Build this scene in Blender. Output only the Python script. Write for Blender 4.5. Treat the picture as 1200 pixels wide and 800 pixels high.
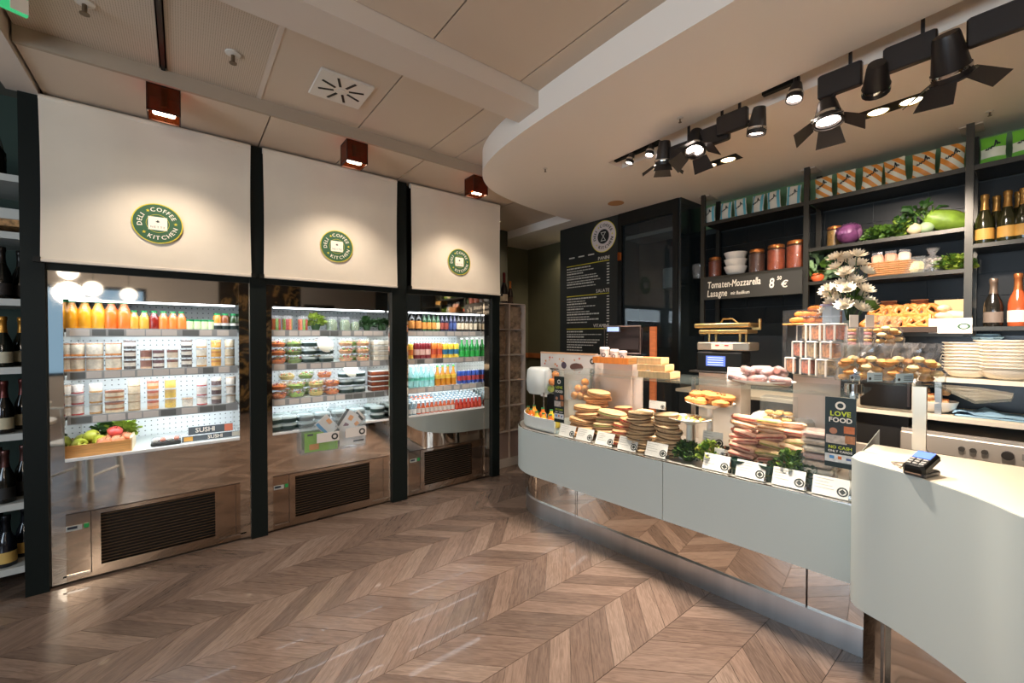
import bpy, math, random
from mathutils import Vector, Matrix
random.seed(7)
scene = bpy.context.scene
for o in list(bpy.data.objects): bpy.data.objects.remove(o, do_unlink=True)
COL = scene.collection
# ------------------------------------------------------------------ camera
FPX, CAMH = 489.5, 1.5
YAW, PIT = math.radians(38.33), math.radians(0.8)
cam_d = bpy.data.cameras.new('camera'); cam = bpy.data.objects.new('camera', cam_d); COL.objects.link(cam)
cam_d.sensor_width = 36.0; cam_d.lens = 36.0*FPX/1200.0; cam_d.clip_start = 0.02; cam_d.clip_end = 200
cam.location = (0, 0, CAMH); cam.rotation_euler = (math.radians(90)-PIT, 0, -YAW)
scene.camera = cam
# ------------------------------------------------------------------ look
vs = scene.view_settings
vs.view_transform = 'Standard'; vs.look = 'None'; vs.gamma = 1.0; vs.use_curve_mapping = False
vs.exposure = 0.72
cy = scene.cycles
cy.max_bounces = 8; cy.diffuse_bounces = 4; cy.glossy_bounces = 5; cy.transmission_bounces = 6
cy.transparent_max_bounces = 24; cy.sample_clamp_indirect = 4.0; cy.caustics_reflective = False; cy.caustics_refractive = False
# ------------------------------------------------------------------ world: overcast daylight outside the windows
w = bpy.data.worlds.new('world'); scene.world = w; w.use_nodes = True
bg = w.node_tree.nodes['Background']; bg.inputs[0].default_value = (0.30, 0.48, 0.68, 1); bg.inputs[1].default_value = 0.7
def area(name, loc, rot, sx, sy, energy, color):
    l = bpy.data.lights.new(name, 'AREA'); l.shape = 'RECTANGLE'; l.size = sx; l.size_y = sy; l.energy = energy; l.color = color
    o = bpy.data.objects.new(name, l); COL.objects.link(o); o.location = loc; o.rotation_euler = rot
    return o
def spot(name, loc, target, energy, color, ang=50, blend=0.6, r=0.03):
    l = bpy.data.lights.new(name, 'SPOT'); l.energy = energy; l.color = color; l.spot_size = math.radians(ang); l.spot_blend = blend; l.shadow_soft_size = r
    o = bpy.data.objects.new(name, l); COL.objects.link(o); o.location = loc
    o.rotation_euler = (Vector(target)-Vector(loc)).to_track_quat('-Z', 'Y').to_euler()
    return o
WARM = (1.0, 0.77, 0.55); WARM2 = (1.0, 0.84, 0.68); COOL = (0.72, 0.86, 1.0)
# daylight entering through the windows behind the camera (window_1 .. window_3)
area('window_daylight', (-3.62, 0.3, 1.6), (math.radians(90), 0, math.radians(-90)), 3.0, 1.6, 72, COOL)
# fill spots added out of view to brighten the room
for i, (x, y) in enumerate([(0.9, -1.2), (-0.9, -0.9), (0.2, -2.6), (1.1, 0.3), (-0.4, 1.3)]):
    spot('added_fill_spot', (x, y, 2.93), (x, y, 0), 32, WARM2, 110, 0.9, 0.13)
# ------------------------------------------------------------------ geometry helpers
def lin(h):
    if isinstance(h, str):
        h = h.lstrip('#'); c = [int(h[i:i+2], 16)/255 for i in (0, 2, 4)]
    else: c = h
    return tuple((v/12.92 if v <= 0.04045 else ((v+0.055)/1.055)**2.4) for v in c)
class MB:
    def __init__(s): s.v = []; s.f = []; s.m = []; s.sm = []
    def add(s, vs_, fs, mi=0, M=None, smooth=False):
        b = len(s.v)
        for p in vs_:
            p = Vector(p); s.v.append(tuple(M @ p) if M is not None else tuple(p))
        for f in fs: s.f.append(tuple(b+i for i in f)); s.m.append(mi); s.sm.append(smooth)
        return s
    def box(s, c, d, rz=0, mi=0, M=None, taper=1.0):
        x, y, z = d[0]/2, d[1]/2, d[2]/2; t = taper
        vs_ = [(-x,-y,-z),(x,-y,-z),(x,y,-z),(-x,y,-z),(-x*t,-y*t,z),(x*t,-y*t,z),(x*t,y*t,z),(-x*t,y*t,z)]
        T = Matrix.Translation(c) @ (Matrix.Rotation(rz, 4, 'Z') if rz else Matrix.Identity(4))
        if M is not None: T = M @ T
        return s.add(vs_, [(0,3,2,1),(4,5,6,7),(0,1,5,4),(1,2,6,5),(2,3,7,6),(3,0,4,7)], mi, T)
    def bb(s, a, b, mi=0, M=None):
        return s.box(((a[0]+b[0])/2,(a[1]+b[1])/2,(a[2]+b[2])/2), (abs(b[0]-a[0]),abs(b[1]-a[1]),abs(b[2]-a[2])), 0, mi, M)
    def rbox(s, c, d, r=0.01, mi=0, M=None, rz=0):
        # box with rounded vertical and horizontal edges (chamfered)
        x, y, z = d[0]/2, d[1]/2, d[2]/2; r = min(r, x*.9, y*.9, z*.9)
        ring = lambda e: [(-x+e,-y),(x-e,-y),(x,-y+e),(x,y-e),(x-e,y),(-x+e,y),(-x,y-e),(-x,-y+e)]
        vs_ = []
        for zz, k in ((-z,1),(-z+r,0),(z-r,0),(z,1)):
            for (px, py) in ring(r):
                f = 1 if not k else 1
                qx = px-(math.copysign(r,px) if k else 0)*.7; qy = py-(math.copysign(r,py) if k else 0)*.7
                vs_.append((qx,qy,zz))
        fs = [tuple(range(7,-1,-1)), tuple(range(24,32))]
        for a in range(3):
            for i in range(8): fs.append((a*8+i, a*8+(i+1)%8, a*8+8+(i+1)%8, a*8+8+i))
        T = Matrix.Translation(c) @ Matrix.Rotation(rz, 4, 'Z')
        if M is not None: T = M @ T
        return s.add(vs_, fs, mi, T)
    def lathe(s, prof, n=16, c=(0,0,0), mi=0, M=None, smooth=True, sx=1, sy=1):
        vs_ = []; fs = []; rows = []
        for (r, z) in prof:
            if r < 1e-6: rows.append([len(vs_)]); vs_.append((0,0,z))
            else:
                rows.append(list(range(len(vs_), len(vs_)+n)))
                for i in range(n): a = 2*math.pi*i/n; vs_.append((r*math.cos(a)*sx, r*math.sin(a)*sy, z))
        for A, B in zip(rows, rows[1:]):
            for i in range(n):
                j = (i+1) % n
                if len(A) == 1 and len(B) == 1: continue
                if len(A) == 1: fs.append((A[0], B[j], B[i]))
                elif len(B) == 1: fs.append((A[i], A[j], B[0]))
                else: fs.append((A[i], A[j], B[j], B[i]))
        T = Matrix.Translation(c)
        if M is not None: T = M @ T
        return s.add(vs_, fs, mi, T, smooth)
    def cyl(s, c, r, h, n=16, mi=0, M=None, r2=None):
        r2 = r if r2 is None else r2
        return s.lathe([(0,0),(r,0),(r2,h),(0,h)], n, c, mi, M)
    def ball(s, c, r, n=12, mi=0, M=None, k=6):
        if not isinstance(r, (tuple, list)): r = (r, r, r)
        prof = [(math.sin(math.pi*i/k), -math.cos(math.pi*i/k)) for i in range(k+1)]; prof[0] = (0,-1); prof[-1] = (0,1)
        T = Matrix.Translation(c) @ Matrix.Diagonal((r[0], r[1], r[2], 1))
        if M is not None: T = M @ T
        return s.lathe(prof, n, (0,0,0), mi, T)
    def tube(s, pts, r, n=6, mi=0, M=None, close=False):
        pts = [Vector(p) for p in pts]; vs_ = []; fs = []; N = len(pts)
        for i, p in enumerate(pts):
            d = (pts[(i+1) % N]-pts[i-1]) if close else (pts[min(i+1,N-1)]-pts[max(i-1,0)])
            d.normalize(); up = Vector((0,0,1)) if abs(d.z) < .9 else Vector((1,0,0))
            a = d.cross(up).normalized(); b = a.cross(d)
            rr = r[i] if isinstance(r, (list, tuple)) else r
            for k in range(n):
                t = 2*math.pi*k/n; vs_.append(p+a*rr*math.cos(t)+b*rr*math.sin(t))
        for i in range(N if close else N-1):
            for k in range(n):
                i2 = (i+1) % N; fs.append((i*n+k, i2*n+k, i2*n+(k+1)%n, i*n+(k+1)%n))
        if not close: fs.append(tuple(range(n))); fs.append(tuple((N-1)*n+k for k in range(n-1,-1,-1)))
        return s.add(vs_, fs, mi, M, True)
    def prism(s, poly, z0, z1, mi=0, M=None, cap=True):
        n = len(poly); vs_ = [(p[0],p[1],z0) for p in poly]+[(p[0],p[1],z1) for p in poly]
        fs = [(i,(i+1)%n,n+(i+1)%n,n+i) for i in range(n)]
        if cap: fs += [tuple(range(n-1,-1,-1)), tuple(range(n,2*n))]
        return s.add(vs_, fs, mi, M)
    def wall(s, path, z0, z1, mi=0, M=None, smooth=True):
        n = len(path); vs_ = [(p[0],p[1],z0) for p in path]+[(p[0],p[1],z1) for p in path]
        return s.add(vs_, [(i,i+1,n+i+1,n+i) for i in range(n-1)], mi, M, smooth)
    def leaves(s, c, rad, n, size, rnd, mi=0, up=0.5, nm=1):
        # cluster of curled leaves inside an ellipsoid
        for _ in range(n):
            a = rnd.uniform(0, 2*math.pi); u = rnd.uniform(-.3, 1); rr = math.sqrt(max(0, 1-u*u*.9))*rnd.uniform(.5, 1)
            p = Vector((c[0]+rad[0]*rr*math.cos(a), c[1]+rad[1]*rr*math.sin(a), c[2]+rad[2]*u*rnd.uniform(.6, 1)))
            d = Vector((math.cos(a)*rr, math.sin(a)*rr, up+u*.5+rnd.uniform(-.3,.3))).normalized()
            q = d.to_track_quat('Y', 'Z').to_matrix().to_4x4() @ Matrix.Rotation(rnd.uniform(-1,1), 4, 'Y')
            L = size*rnd.uniform(.7, 1.25); W = L*rnd.uniform(.35,.55); k = rnd.uniform(.1,.35)*L
            vs_ = [(-W*.3,0,0),(W*.3,0,0),(W,L*.5,k),(0,L*.5,0),(-W,L*.5,k),(W*.6,L,-k*.3),(0,L*.95,-k),(-W*.6,L,-k*.3)]
            s.add(vs_, [(0,1,3),(1,2,3),(0,3,4),(3,2,5,6),(4,3,6,7)], mi+(rnd.randrange(nm)), Matrix.Translation(p) @ q, False)
        return s
MESHES = {}
def mesh(name, mb, mats):
    me = bpy.data.meshes.new(name); me.from_pydata(mb.v, [], mb.f)
    mats = mats if isinstance(mats, (list, tuple)) else [mats]
    for m in mats: me.materials.append(m)
    me.polygons.foreach_set('material_index', mb.m); me.polygons.foreach_set('use_smooth', mb.sm)
    me.update()
    if any(mb.sm): me.set_sharp_from_angle(angle=math.radians(50))
    return me
def obj(name, mb, mats, parent=None, loc=(0,0,0), rot=(0,0,0)):
    me = mb if isinstance(mb, bpy.types.Mesh) else mesh(name, mb, mats)
    o = bpy.data.objects.new(name, me); COL.objects.link(o); o.location = loc; o.rotation_euler = rot
    if parent is not None: o.parent = parent
    return o
def tag(o, label=None, cat=None, group=None, kind=None):
    if label: o['label'] = label
    if cat: o['category'] = cat
    if group: o['group'] = group
    if kind: o['kind'] = kind
    return o
def thing(name, label, cat, loc=(0,0,0), rz=0, group=None):
    o = bpy.data.objects.new(name, None); COL.objects.link(o); o.empty_display_size = .05
    o.location = loc; o.rotation_euler = (0,0,rz) if not isinstance(rz, (tuple, list)) else rz
    return tag(o, label, cat, group)
def struct(name, mb, mats, label=None, parent=None):
    o = obj(name, mb, mats, parent)
    if parent is None: tag(o, label, None, None, 'structure')
    return o
def copy_tree(o, parent=None):
    c = o.copy(); COL.objects.link(c); c.parent = parent
    for ch in list(o.children): copy_tree(ch, c)
    return c
class Proto:
    """first use returns the built thing itself, later uses return a copy with copies of its parts"""
    def __init__(s, make): s.make = make; s.o = None
    def put(s, label, loc, rz=0, sc=1.0, group=None):
        if s.o is None: s.o = s.make(); o = s.o
        else: o = copy_tree(s.o)
        o['label'] = label
        if group: o['group'] = group
        o.location = loc; o.rotation_euler = (0,0,rz) if not isinstance(rz, (tuple, list)) else rz
        o.scale = (sc,sc,sc) if not isinstance(sc, (tuple, list)) else sc
        return o
ORD = ['first','second','third','fourth','fifth','sixth','seventh','eighth','ninth','tenth','eleventh','twelfth','thirteenth','fourteenth','fifteenth','sixteenth','seventeenth','eighteenth','nineteenth','twentieth']
# pixel -> direction -> point on a known plane of the room
_F0 = Vector((math.sin(YAW), math.cos(YAW), 0)); _R = Vector((math.cos(YAW), -math.sin(YAW), 0)); _Z = Vector((0,0,1))
_F = _F0*math.cos(PIT)-_Z*math.sin(PIT); _U = _Z*math.cos(PIT)+_F0*math.sin(PIT); _C = Vector((0,0,CAMH))
def ray(px, py): return _F+_R*((px-600)/FPX)+_U*((400-py)/FPX)
def at(px, py, ax, val):
    d = ray(px, py); i = 'xyz'.index(ax); return _C+d*((val-_C[i])/d[i])
A5 = math.radians(5.0); CO = Vector((2.40,.51,0)); CT_ = Vector((-math.sin(A5), math.cos(A5), 0)); CN_ = Vector((math.cos(A5), math.sin(A5), 0))
def ct(s_, off, z=0): return CO+CT_*s_+CN_*off+Vector((0,0,z))     # along the counter, inwards from its front, up
def pcs(px, py, off):
    d = ray(px, py); t = ((CO+CN_*off-_C).dot(CN_))/d.dot(CN_); p = _C+d*t
    return (p-CO).dot(CT_), p.z
CRZ = A5                                                             # local x = inwards (CN_), local y = along (CT_)
# ------------------------------------------------------------------ lettering
_GL = {}
def glyph(ch):
    if ch in _GL: return _GL[ch]
    cu = bpy.data.curves.new('glyph', 'FONT'); cu.body = ch; cu.size = 1.0; cu.resolution_u = 2
    o = bpy.data.objects.new('glyph', cu); COL.objects.link(o)
    bpy.context.view_layer.update()
    me = o.evaluated_get(bpy.context.evaluated_depsgraph_get()).to_mesh()
    vs_ = [tuple(v.co) for v in me.vertices]; fs = [tuple(p.vertices) for p in me.polygons]
    bpy.data.objects.remove(o, do_unlink=True); bpy.data.curves.remove(cu)
    if vs_:
        x0 = min(v[0] for v in vs_); x1 = max(v[0] for v in vs_)
        vs_ = [(v[0]-x0, v[1], 0) for v in vs_]; wd = x1-x0
    else: wd = .22
    _GL[ch] = (vs_, fs, wd); return _GL[ch]
def text(mb, s_, size, M, align='L', mi=0, bold=0.0, shear=0.0, track=0.09, sx=1.0):
    tot = sum(glyph(c)[2]+track for c in s_)-track
    x = {'L': 0, 'C': -tot/2, 'R': -tot}[align]
    for c in s_:
        vs_, fs, wd = glyph(c)
        if vs_:
            for k in ((0,0),(bold,0),(0,bold),(bold,bold)) if bold else ((0,0),):
                mb.add([((v[0]+x+k[0]+shear*v[1])*size*sx, (v[1]+k[1])*size, 0.0002*k[0]/max(bold,1e-6)+.0001*k[1]/max(bold,1e-6)) for v in vs_], fs, mi, M)
        x += wd+track
    return tot*size*sx
def arctext(mb, s_, size, rad, a0, M, inward=True, mi=0, bold=.03, track=.12):
    # letters round a circle; a0 = middle angle (deg, 90 = top); inward False = read along the bottom
    tot = sum(glyph(c)[2]+track for c in s_)*size-track*size; sgn = -1 if inward else 1
    a = math.radians(a0)-sgn*tot/(2*rad)
    for c in s_:
        vs_, fs, wd = glyph(c); am = a+sgn*wd*size/(2*rad)
        if vs_:
            base = rad if inward else rad+size*.7
            T = M @ Matrix.Rotation(am-math.pi/2 if inward else am+math.pi/2, 4, 'Z') @ Matrix.Translation((-wd*size/2, (base if inward else -base), 0))
            for k in (0, bold): mb.add([((v[0]+k)*size, v[1]*size, k*.01) for v in vs_], fs, mi, T)
        a += sgn*(wd+track)*size/rad
def star(mb, M, r, mi=0):
    pts = [((r if i%2==0 else r*.42)*math.sin(math.pi*i/5), (r if i%2==0 else r*.42)*math.cos(math.pi*i/5)) for i in range(10)]
    mb.add([(0,0,0)]+[(p[0],p[1],0) for p in pts], [(0, 1+(i+1)%10, 1+i) for i in range(10)], mi, M)
def disc(mb, M, r0, r1, mi=0, n=40, z=0):
    if r0 <= 0: mb.add([(r1*math.cos(2*math.pi*i/n), r1*math.sin(2*math.pi*i/n), z) for i in range(n)], [tuple(range(n))], mi, M)
    else:
        vs_ = [(r*math.cos(2*math.pi*i/n), r*math.sin(2*math.pi*i/n), z) for r in (r0, r1) for i in range(n)]
        mb.add(vs_, [(i, n+i, n+(i+1)%n, (i+1)%n) for i in range(n)], mi, M)
def facing(o, xdir, up=(0,0,1)):
    """matrix: local x = xdir, local y = up, local z = outwards"""
    x = Vector(xdir).normalized(); y = Vector(up).normalized(); z = x.cross(y).normalized(); y = z.cross(x)
    return Matrix(((x.x,y.x,z.x,o[0]),(x.y,y.y,z.y,o[1]),(x.z,y.z,z.z,o[2]),(0,0,0,1)))
# ------------------------------------------------------------------ materials
_M = {}
def mat(name, col=(0.8,0.8,0.8), rough=.5, metal=0.0, noise=0.0, nscale=20.0, spec=.5, coat=0.0, emit=None, es=0.0, bump=0.0, alpha=None, stretch=None, sss=0.0):
    if name in _M: return _M[name]
    m = bpy.data.materials.new(name); m.use_nodes = True; nt = m.node_tree; p = nt.nodes['Principled BSDF']
    c = lin(col) if isinstance(col, str) else col
    p.inputs['Base Color'].default_value = (*c, 1); p.inputs['Roughness'].default_value = rough; p.inputs['Metallic'].default_value = metal
    p.inputs['Specular IOR Level'].default_value = spec; p.inputs['Coat Weight'].default_value = coat; p.inputs['Coat Roughness'].default_value = .15
    if sss: p.inputs['Subsurface Weight'].default_value = sss; p.inputs['Subsurface Radius'].default_value = (.01,.006,.004)
    if emit is not None:
        e = lin(emit) if isinstance(emit, str) else emit
        p.inputs['Emission Color'].default_value = (*e, 1); p.inputs['Emission Strength'].default_value = es
    if noise or bump:
        tc = nt.nodes.new('ShaderNodeTexCoord'); mp = nt.nodes.new('ShaderNodeMapping'); nz = nt.nodes.new('ShaderNodeTexNoise')
        nz.inputs['Scale'].default_value = nscale; nz.inputs['Detail'].default_value = 5
        if stretch: mp.inputs['Scale'].default_value = stretch
        nt.links.new(tc.outputs['Object'], mp.inputs[0]); nt.links.new(mp.outputs[0], nz.inputs['Vector'])
        if noise:
            rp = nt.nodes.new('ShaderNodeValToRGB'); rp.color_ramp.elements[0].position = .3; rp.color_ramp.elements[1].position = .7
            rp.color_ramp.elements[0].color = (*[v*(1-noise) for v in c], 1); rp.color_ramp.elements[1].color = (*[min(1, v*(1+noise)) for v in c], 1)
            nt.links.new(nz.outputs['Fac'], rp.inputs[0]); nt.links.new(rp.outputs[0], p.inputs['Base Color'])
        if bump:
            b = nt.nodes.new('ShaderNodeBump'); b.inputs['Strength'].default_value = bump; b.inputs['Distance'].default_value = .01
            nt.links.new(nz.outputs['Fac'], b.inputs['Height']); nt.links.new(b.outputs[0], p.inputs['Normal'])
    _M[name] = m; return m
def clear(name, tint=(1,1,1), haze=0.04, hazecol=(1,1,1), refl=1.0):
    """thin clear plastic or sheet glass: see-through, fresnel reflection, a little haze"""
    if name in _M: return _M[name]
    m = bpy.data.materials.new(name); m.use_nodes = True; nt = m.node_tree; nt.nodes.clear()
    out = nt.nodes.new('ShaderNodeOutputMaterial'); tr = nt.nodes.new('ShaderNodeBsdfTransparent'); gl = nt.nodes.new('ShaderNodeBsdfGlossy'); df = nt.nodes.new('ShaderNodeBsdfDiffuse')
    fr = nt.nodes.new('ShaderNodeLayerWeight'); pw = nt.nodes.new('ShaderNodeMath'); pw.operation = 'POWER'; pw.inputs[1].default_value = 4.0
    nt.links.new(fr.outputs['Facing'], pw.inputs[0])
    mu = nt.nodes.new('ShaderNodeMath'); mu.operation = 'MULTIPLY_ADD'; mu.inputs[1].default_value = .55*refl; mu.inputs[2].default_value = .03*refl
    m1 = nt.nodes.new('ShaderNodeMixShader'); m2 = nt.nodes.new('ShaderNodeMixShader')
    tr.inputs[0].default_value = (*tint, 1); gl.inputs['Roughness'].default_value = .03; df.inputs[0].default_value = (*hazecol, 1)
    m1.inputs[0].default_value = haze
    nt.links.new(tr.outputs[0], m1.inputs[1]); nt.links.new(df.outputs[0], m1.inputs[2])
    nt.links.new(pw.outputs[0], mu.inputs[0]); nt.links.new(mu.outputs[0], m2.inputs[0])
    nt.links.new(m1.outputs[0], m2.inputs[1]); nt.links.new(gl.outputs[0], m2.inputs[2]); nt.links.new(m2.outputs[0], out.inputs[0])
    _M[name] = m; return m
def nodes_mat(name, fn, rough=.5, metal=0, coat=0):
    m = bpy.data.materials.new(name); m.use_nodes = True; nt = m.node_tree; p = nt.nodes['Principled BSDF']
    p.inputs['Roughness'].default_value = rough; p.inputs['Metallic'].default_value = metal; p.inputs['Coat Weight'].default_value = coat
    fn(nt, p); _M[name] = m; return m
def N(nt, t, **k):
    n = nt.nodes.new(t)
    for a, v in k.items(): setattr(n, a, v)
    return n
GLASS = clear('sheet_glass', (.985,.995,.99), .006, (.9,1,.97), .8)
PLASTIC = clear('clear_plastic', (.98,.98,.98), .09, (1,1,1), 1.0)
BAG = clear('cellophane', (.97,.97,.97), .09, (1,1,1), 1.6)
ACRYL = clear('acrylic', (.97,.99,1), .05, (.95,1,1), 1.2)
BLACK = mat('black_metal', '#0f100d', .45, spec=.25)
DKGREEN = mat('dark_frame', '#0d1412', .5, spec=.2)
WHITE = mat('white', '#e8e6df', .5)
MIRROR = mat('polished_steel', '#d9d4cc', .035, 1.0)
STEEL = mat('brushed_steel', '#b9b6b0', .28, 1.0, noise=.12, nscale=14, stretch=(1,1,30))
CHROME = mat('chrome', '#d0cfcc', .08, 1.0)
PAPER = mat('paper', '#dad3cb', .7)
INK = mat('ink', '#2a2c28', .7)
CREAM = mat('cream_paint', '#d9cdbd', .6)
WOOD = mat('light_wood', '#c98f4e', .55, noise=.2, nscale=9, stretch=(1,1,12))
COPPER = mat('copper', '#b8693a', .25, 1.0)
GREEN_CAP = mat('green_cap', '#1f8a4c', .4)
LEAF = mat('leaf_green', '#4a6a22', .5, noise=.3, nscale=30)
LEAF2 = mat('leaf_dark', '#26461a', .5, noise=.3, nscale=30)
LEAF3 = mat('leaf_yellow', '#829634', .5, noise=.25, nscale=30)
# ================================================================== STRUCTURE
ZC, ZS, YF = 2.98, 2.80, 3.62
def _plank(nt, p, rot):
    oi = N(nt,'ShaderNodeObjectInfo'); ge = N(nt,'ShaderNodeNewGeometry'); tc = N(nt,'ShaderNodeTexCoord')
    ad = N(nt,'ShaderNodeMath', operation='ADD'); fr = N(nt,'ShaderNodeMath', operation='FRACT')
    nt.links.new(oi.outputs['Random'], ad.inputs[0]); nt.links.new(ge.outputs['Random Per Island'], ad.inputs[1]); nt.links.new(ad.outputs[0], fr.inputs[0])
    rp = N(nt,'ShaderNodeValToRGB'); e = rp.color_ramp.elements
    e[0].position = 0; e[0].color = (*lin('#594b42'),1); e[1].position = 1; e[1].color = (*lin('#746459'),1)
    a = rp.color_ramp.elements.new(.35); a.color = (*lin('#625248'),1); a = rp.color_ramp.elements.new(.7); a.color = (*lin('#6d5c51'),1)
    nt.links.new(fr.outputs[0], rp.inputs[0])
    mp = N(nt,'ShaderNodeMapping'); mp.inputs['Rotation'].default_value = (0,0,rot); mp.inputs['Scale'].default_value = (1.0, 9.0, 1.0)
    off = N(nt,'ShaderNodeVectorMath', operation='ADD'); sc = N(nt,'ShaderNodeMath', operation='MULTIPLY'); sc.inputs[1].default_value = 37
    nt.links.new(fr.outputs[0], sc.inputs[0]); nt.links.new(tc.outputs['Object'], mp.inputs[0]); nt.links.new(mp.outputs[0], off.inputs[0]); nt.links.new(sc.outputs[0], off.inputs[1])
    nz = N(nt,'ShaderNodeTexNoise'); nz.inputs['Scale'].default_value = 9; nz.inputs['Detail'].default_value = 7; nz.inputs['Distortion'].default_value = 1.2
    nt.links.new(off.outputs[0], nz.inputs['Vector'])
    r2 = N(nt,'ShaderNodeValToRGB'); r2.color_ramp.elements[0].position = .32; r2.color_ramp.elements[0].color = (.70,.67,.64,1); r2.color_ramp.elements[1].position = .62; r2.color_ramp.elements[1].color = (1.08,1.06,1.04,1)
    nt.links.new(nz.outputs['Fac'], r2.inputs[0])
    mx = N(nt,'ShaderNodeMix', data_type='RGBA', blend_type='MULTIPLY'); mx.inputs[0].default_value = 1
    nt.links.new(rp.outputs[0], mx.inputs[6]); nt.links.new(r2.outputs[0], mx.inputs[7]); nt.links.new(mx.outputs[2], p.inputs['Base Color'])
    b = N(nt,'ShaderNodeBump'); b.inputs['Strength'].default_value = .12; b.inputs['Distance'].default_value = .004
    nt.links.new(nz.outputs['Fac'], b.inputs['Height']); nt.links.new(b.outputs[0], p.inputs['Normal'])
PL0 = nodes_mat('oak_plank', lambda nt,p: _plank(nt,p,0), .27, 0, .25)
PLP = nodes_mat('oak_plank_up', lambda nt,p: _plank(nt,p,-math.pi/4), .27, 0, .25)
PLM = nodes_mat('oak_plank_down', lambda nt,p: _plank(nt,p,math.pi/4), .27, 0, .25)
X0, X1, Y0, Y1 = -3.6, 4.15, -4.0, 4.84
floor = struct('floor', MB().bb((X0-.2,Y0-.2,-.10),(X1+.2,Y1+.2,-.004)), mat('floor_joint','#2b211b',.7), 'oak floor laid in chevron rows')
RH, PW, G = .305, .1385, .0012
def plank_poly(x, y, s): # parallelogram of one chevron plank
    x += G; return [(x,y+G),(x+PW-2*G,y+G),(x+PW-2*G+s*RH,y+RH-G),(x+s*RH,y+RH-G)]
cands = []
k0 = int((Y0-1.485)/RH)-1
for k in range(k0, int((Y1-1.485)/RH)+1):
    y = 1.485+k*RH; s = -1 if k % 2 == 0 else 1
    xo = (k*.0371) % PW
    if y+RH < Y0-.05 or y > Y1: continue
    for i in range(int((X0-RH)/PW)-1, int((X1+RH)/PW)+2):
        x = i*PW + (0 if s > 0 else RH)
        c = Vector((x+PW/2+s*RH/2, y+RH/2, 0))
        if not (X0-.2 < c.x < X1+.1): continue
        v = c-_C; dz = v.dot(_F)
        vis = 0
        if dz > .3:
            u = 600+FPX*v.dot(_R)/dz; w_ = 400-FPX*v.dot(_U)/dz
            behind = c.y > YF or (c.x > 2.52 and c.y < 3.0)
            if -60 < u < 1200 and w_ < 850 and not behind: vis = 1/dz**3
        cands.append((vis, x, y, s))
cands.sort(key=lambda a: -a[0])
pm = {}
def plank_mesh(s):
    if s in pm: return pm[s]
    ctr = Vector((PW/2+s*RH/2, RH/2)); R_ = Matrix.Rotation(-s*math.pi/4, 2)
    pts = [R_ @ (Vector(q)-ctr) for q in plank_poly(0, 0, s)]
    pm[s] = mesh('plank', MB().prism([(q.x,q.y) for q in pts], -.008, 0), PL0); return pm[s]
nplank = 0; stuff = MB(); rp_ = random.Random(3)
for vis, x, y, s in cands:
    if vis > 0 and nplank < 300:
        nplank += 1
        o = obj('plank', plank_mesh(s), None, floor, (x+PW/2+s*RH/2, y+RH/2, rp_.uniform(-.0006,.0002)), (0,0,s*math.pi/4))
    else:
        stuff.prism(plank_poly(x, y, s), -.008, rp_.uniform(-.0006,.0002), 0 if s > 0 else 1)
tag(obj('planks_beyond', stuff, [PLP, PLM], floor), kind='stuff')
# ---- walls
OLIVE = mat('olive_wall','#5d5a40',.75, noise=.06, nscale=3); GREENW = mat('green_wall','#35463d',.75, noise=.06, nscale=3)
WALLC = mat('pale_wall','#b9ada0',.8); TILE = mat('dark_tile','#0c1112',.35,spec=.25)
struct('wall_back', MB().bb((2.62,Y1,0),(X1+.2,Y1+.15,3.3)), OLIVE, 'olive green wall behind the brown packet rack')
struct('wall_fridges', MB().bb((X0,4.30,0),(2.62,4.42,3.3)), GREENW, 'dark green wall behind the refrigerators')
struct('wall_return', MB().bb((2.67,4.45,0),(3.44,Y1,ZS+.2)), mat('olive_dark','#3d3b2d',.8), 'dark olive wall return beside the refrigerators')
wr = struct('wall_right', MB().bb((X1,Y0,0),(X1+.15,Y1,3.3)), mat('tile_joint','#2e3636',.6), 'dark tiled wall behind the serving counter')
tm = mesh('wall_tile', MB().box((0,0,0),(.008,.297,.147)), TILE)
for j in range(10):
    for i in range(11): obj('wall_tile', tm, None, wr, (X1-.003,-1.0+.15*(j%2)+.30*i,1.085+.15*j))
obj('upper_facing', MB().bb((X1-.006,Y0,2.56),(X1,Y1,3.2)).bb((X1-.006,Y0,0),(X1,Y1,1.01)).bb((X1-.006,2.14,1.01),(X1,Y1,2.56)), TILE, wr)
fw = MB()
WX0, WX1, WZ0, WZ1 = -2.75, -.55, .75, 2.45
fw.bb((X0,Y0-.15,0),(WX0,Y0,3.3)).bb((WX1,Y0-.15,0),(X1,Y0,3.3)).bb((WX0,Y0-.15,0),(WX1,Y0,WZ0)).bb((WX0,Y0-.15,WZ1),(WX1,Y0,3.3))
struct('wall_front', fw, WALLC, 'pale wall with window behind the camera')
lw = MB(); VY0, VY1 = -1.3, 1.9
lw.bb((X0-.15,Y0,0),(X0,VY0,3.3)).bb((X0-.15,VY1,0),(X0,Y1,3.3)).bb((X0-.15,VY0,0),(X0,VY1,WZ0)).bb((X0-.15,VY0,WZ1),(X0,VY1,3.3))
struct('wall_left', lw, WALLC, 'pale wall with window on the left of the room')
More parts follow.
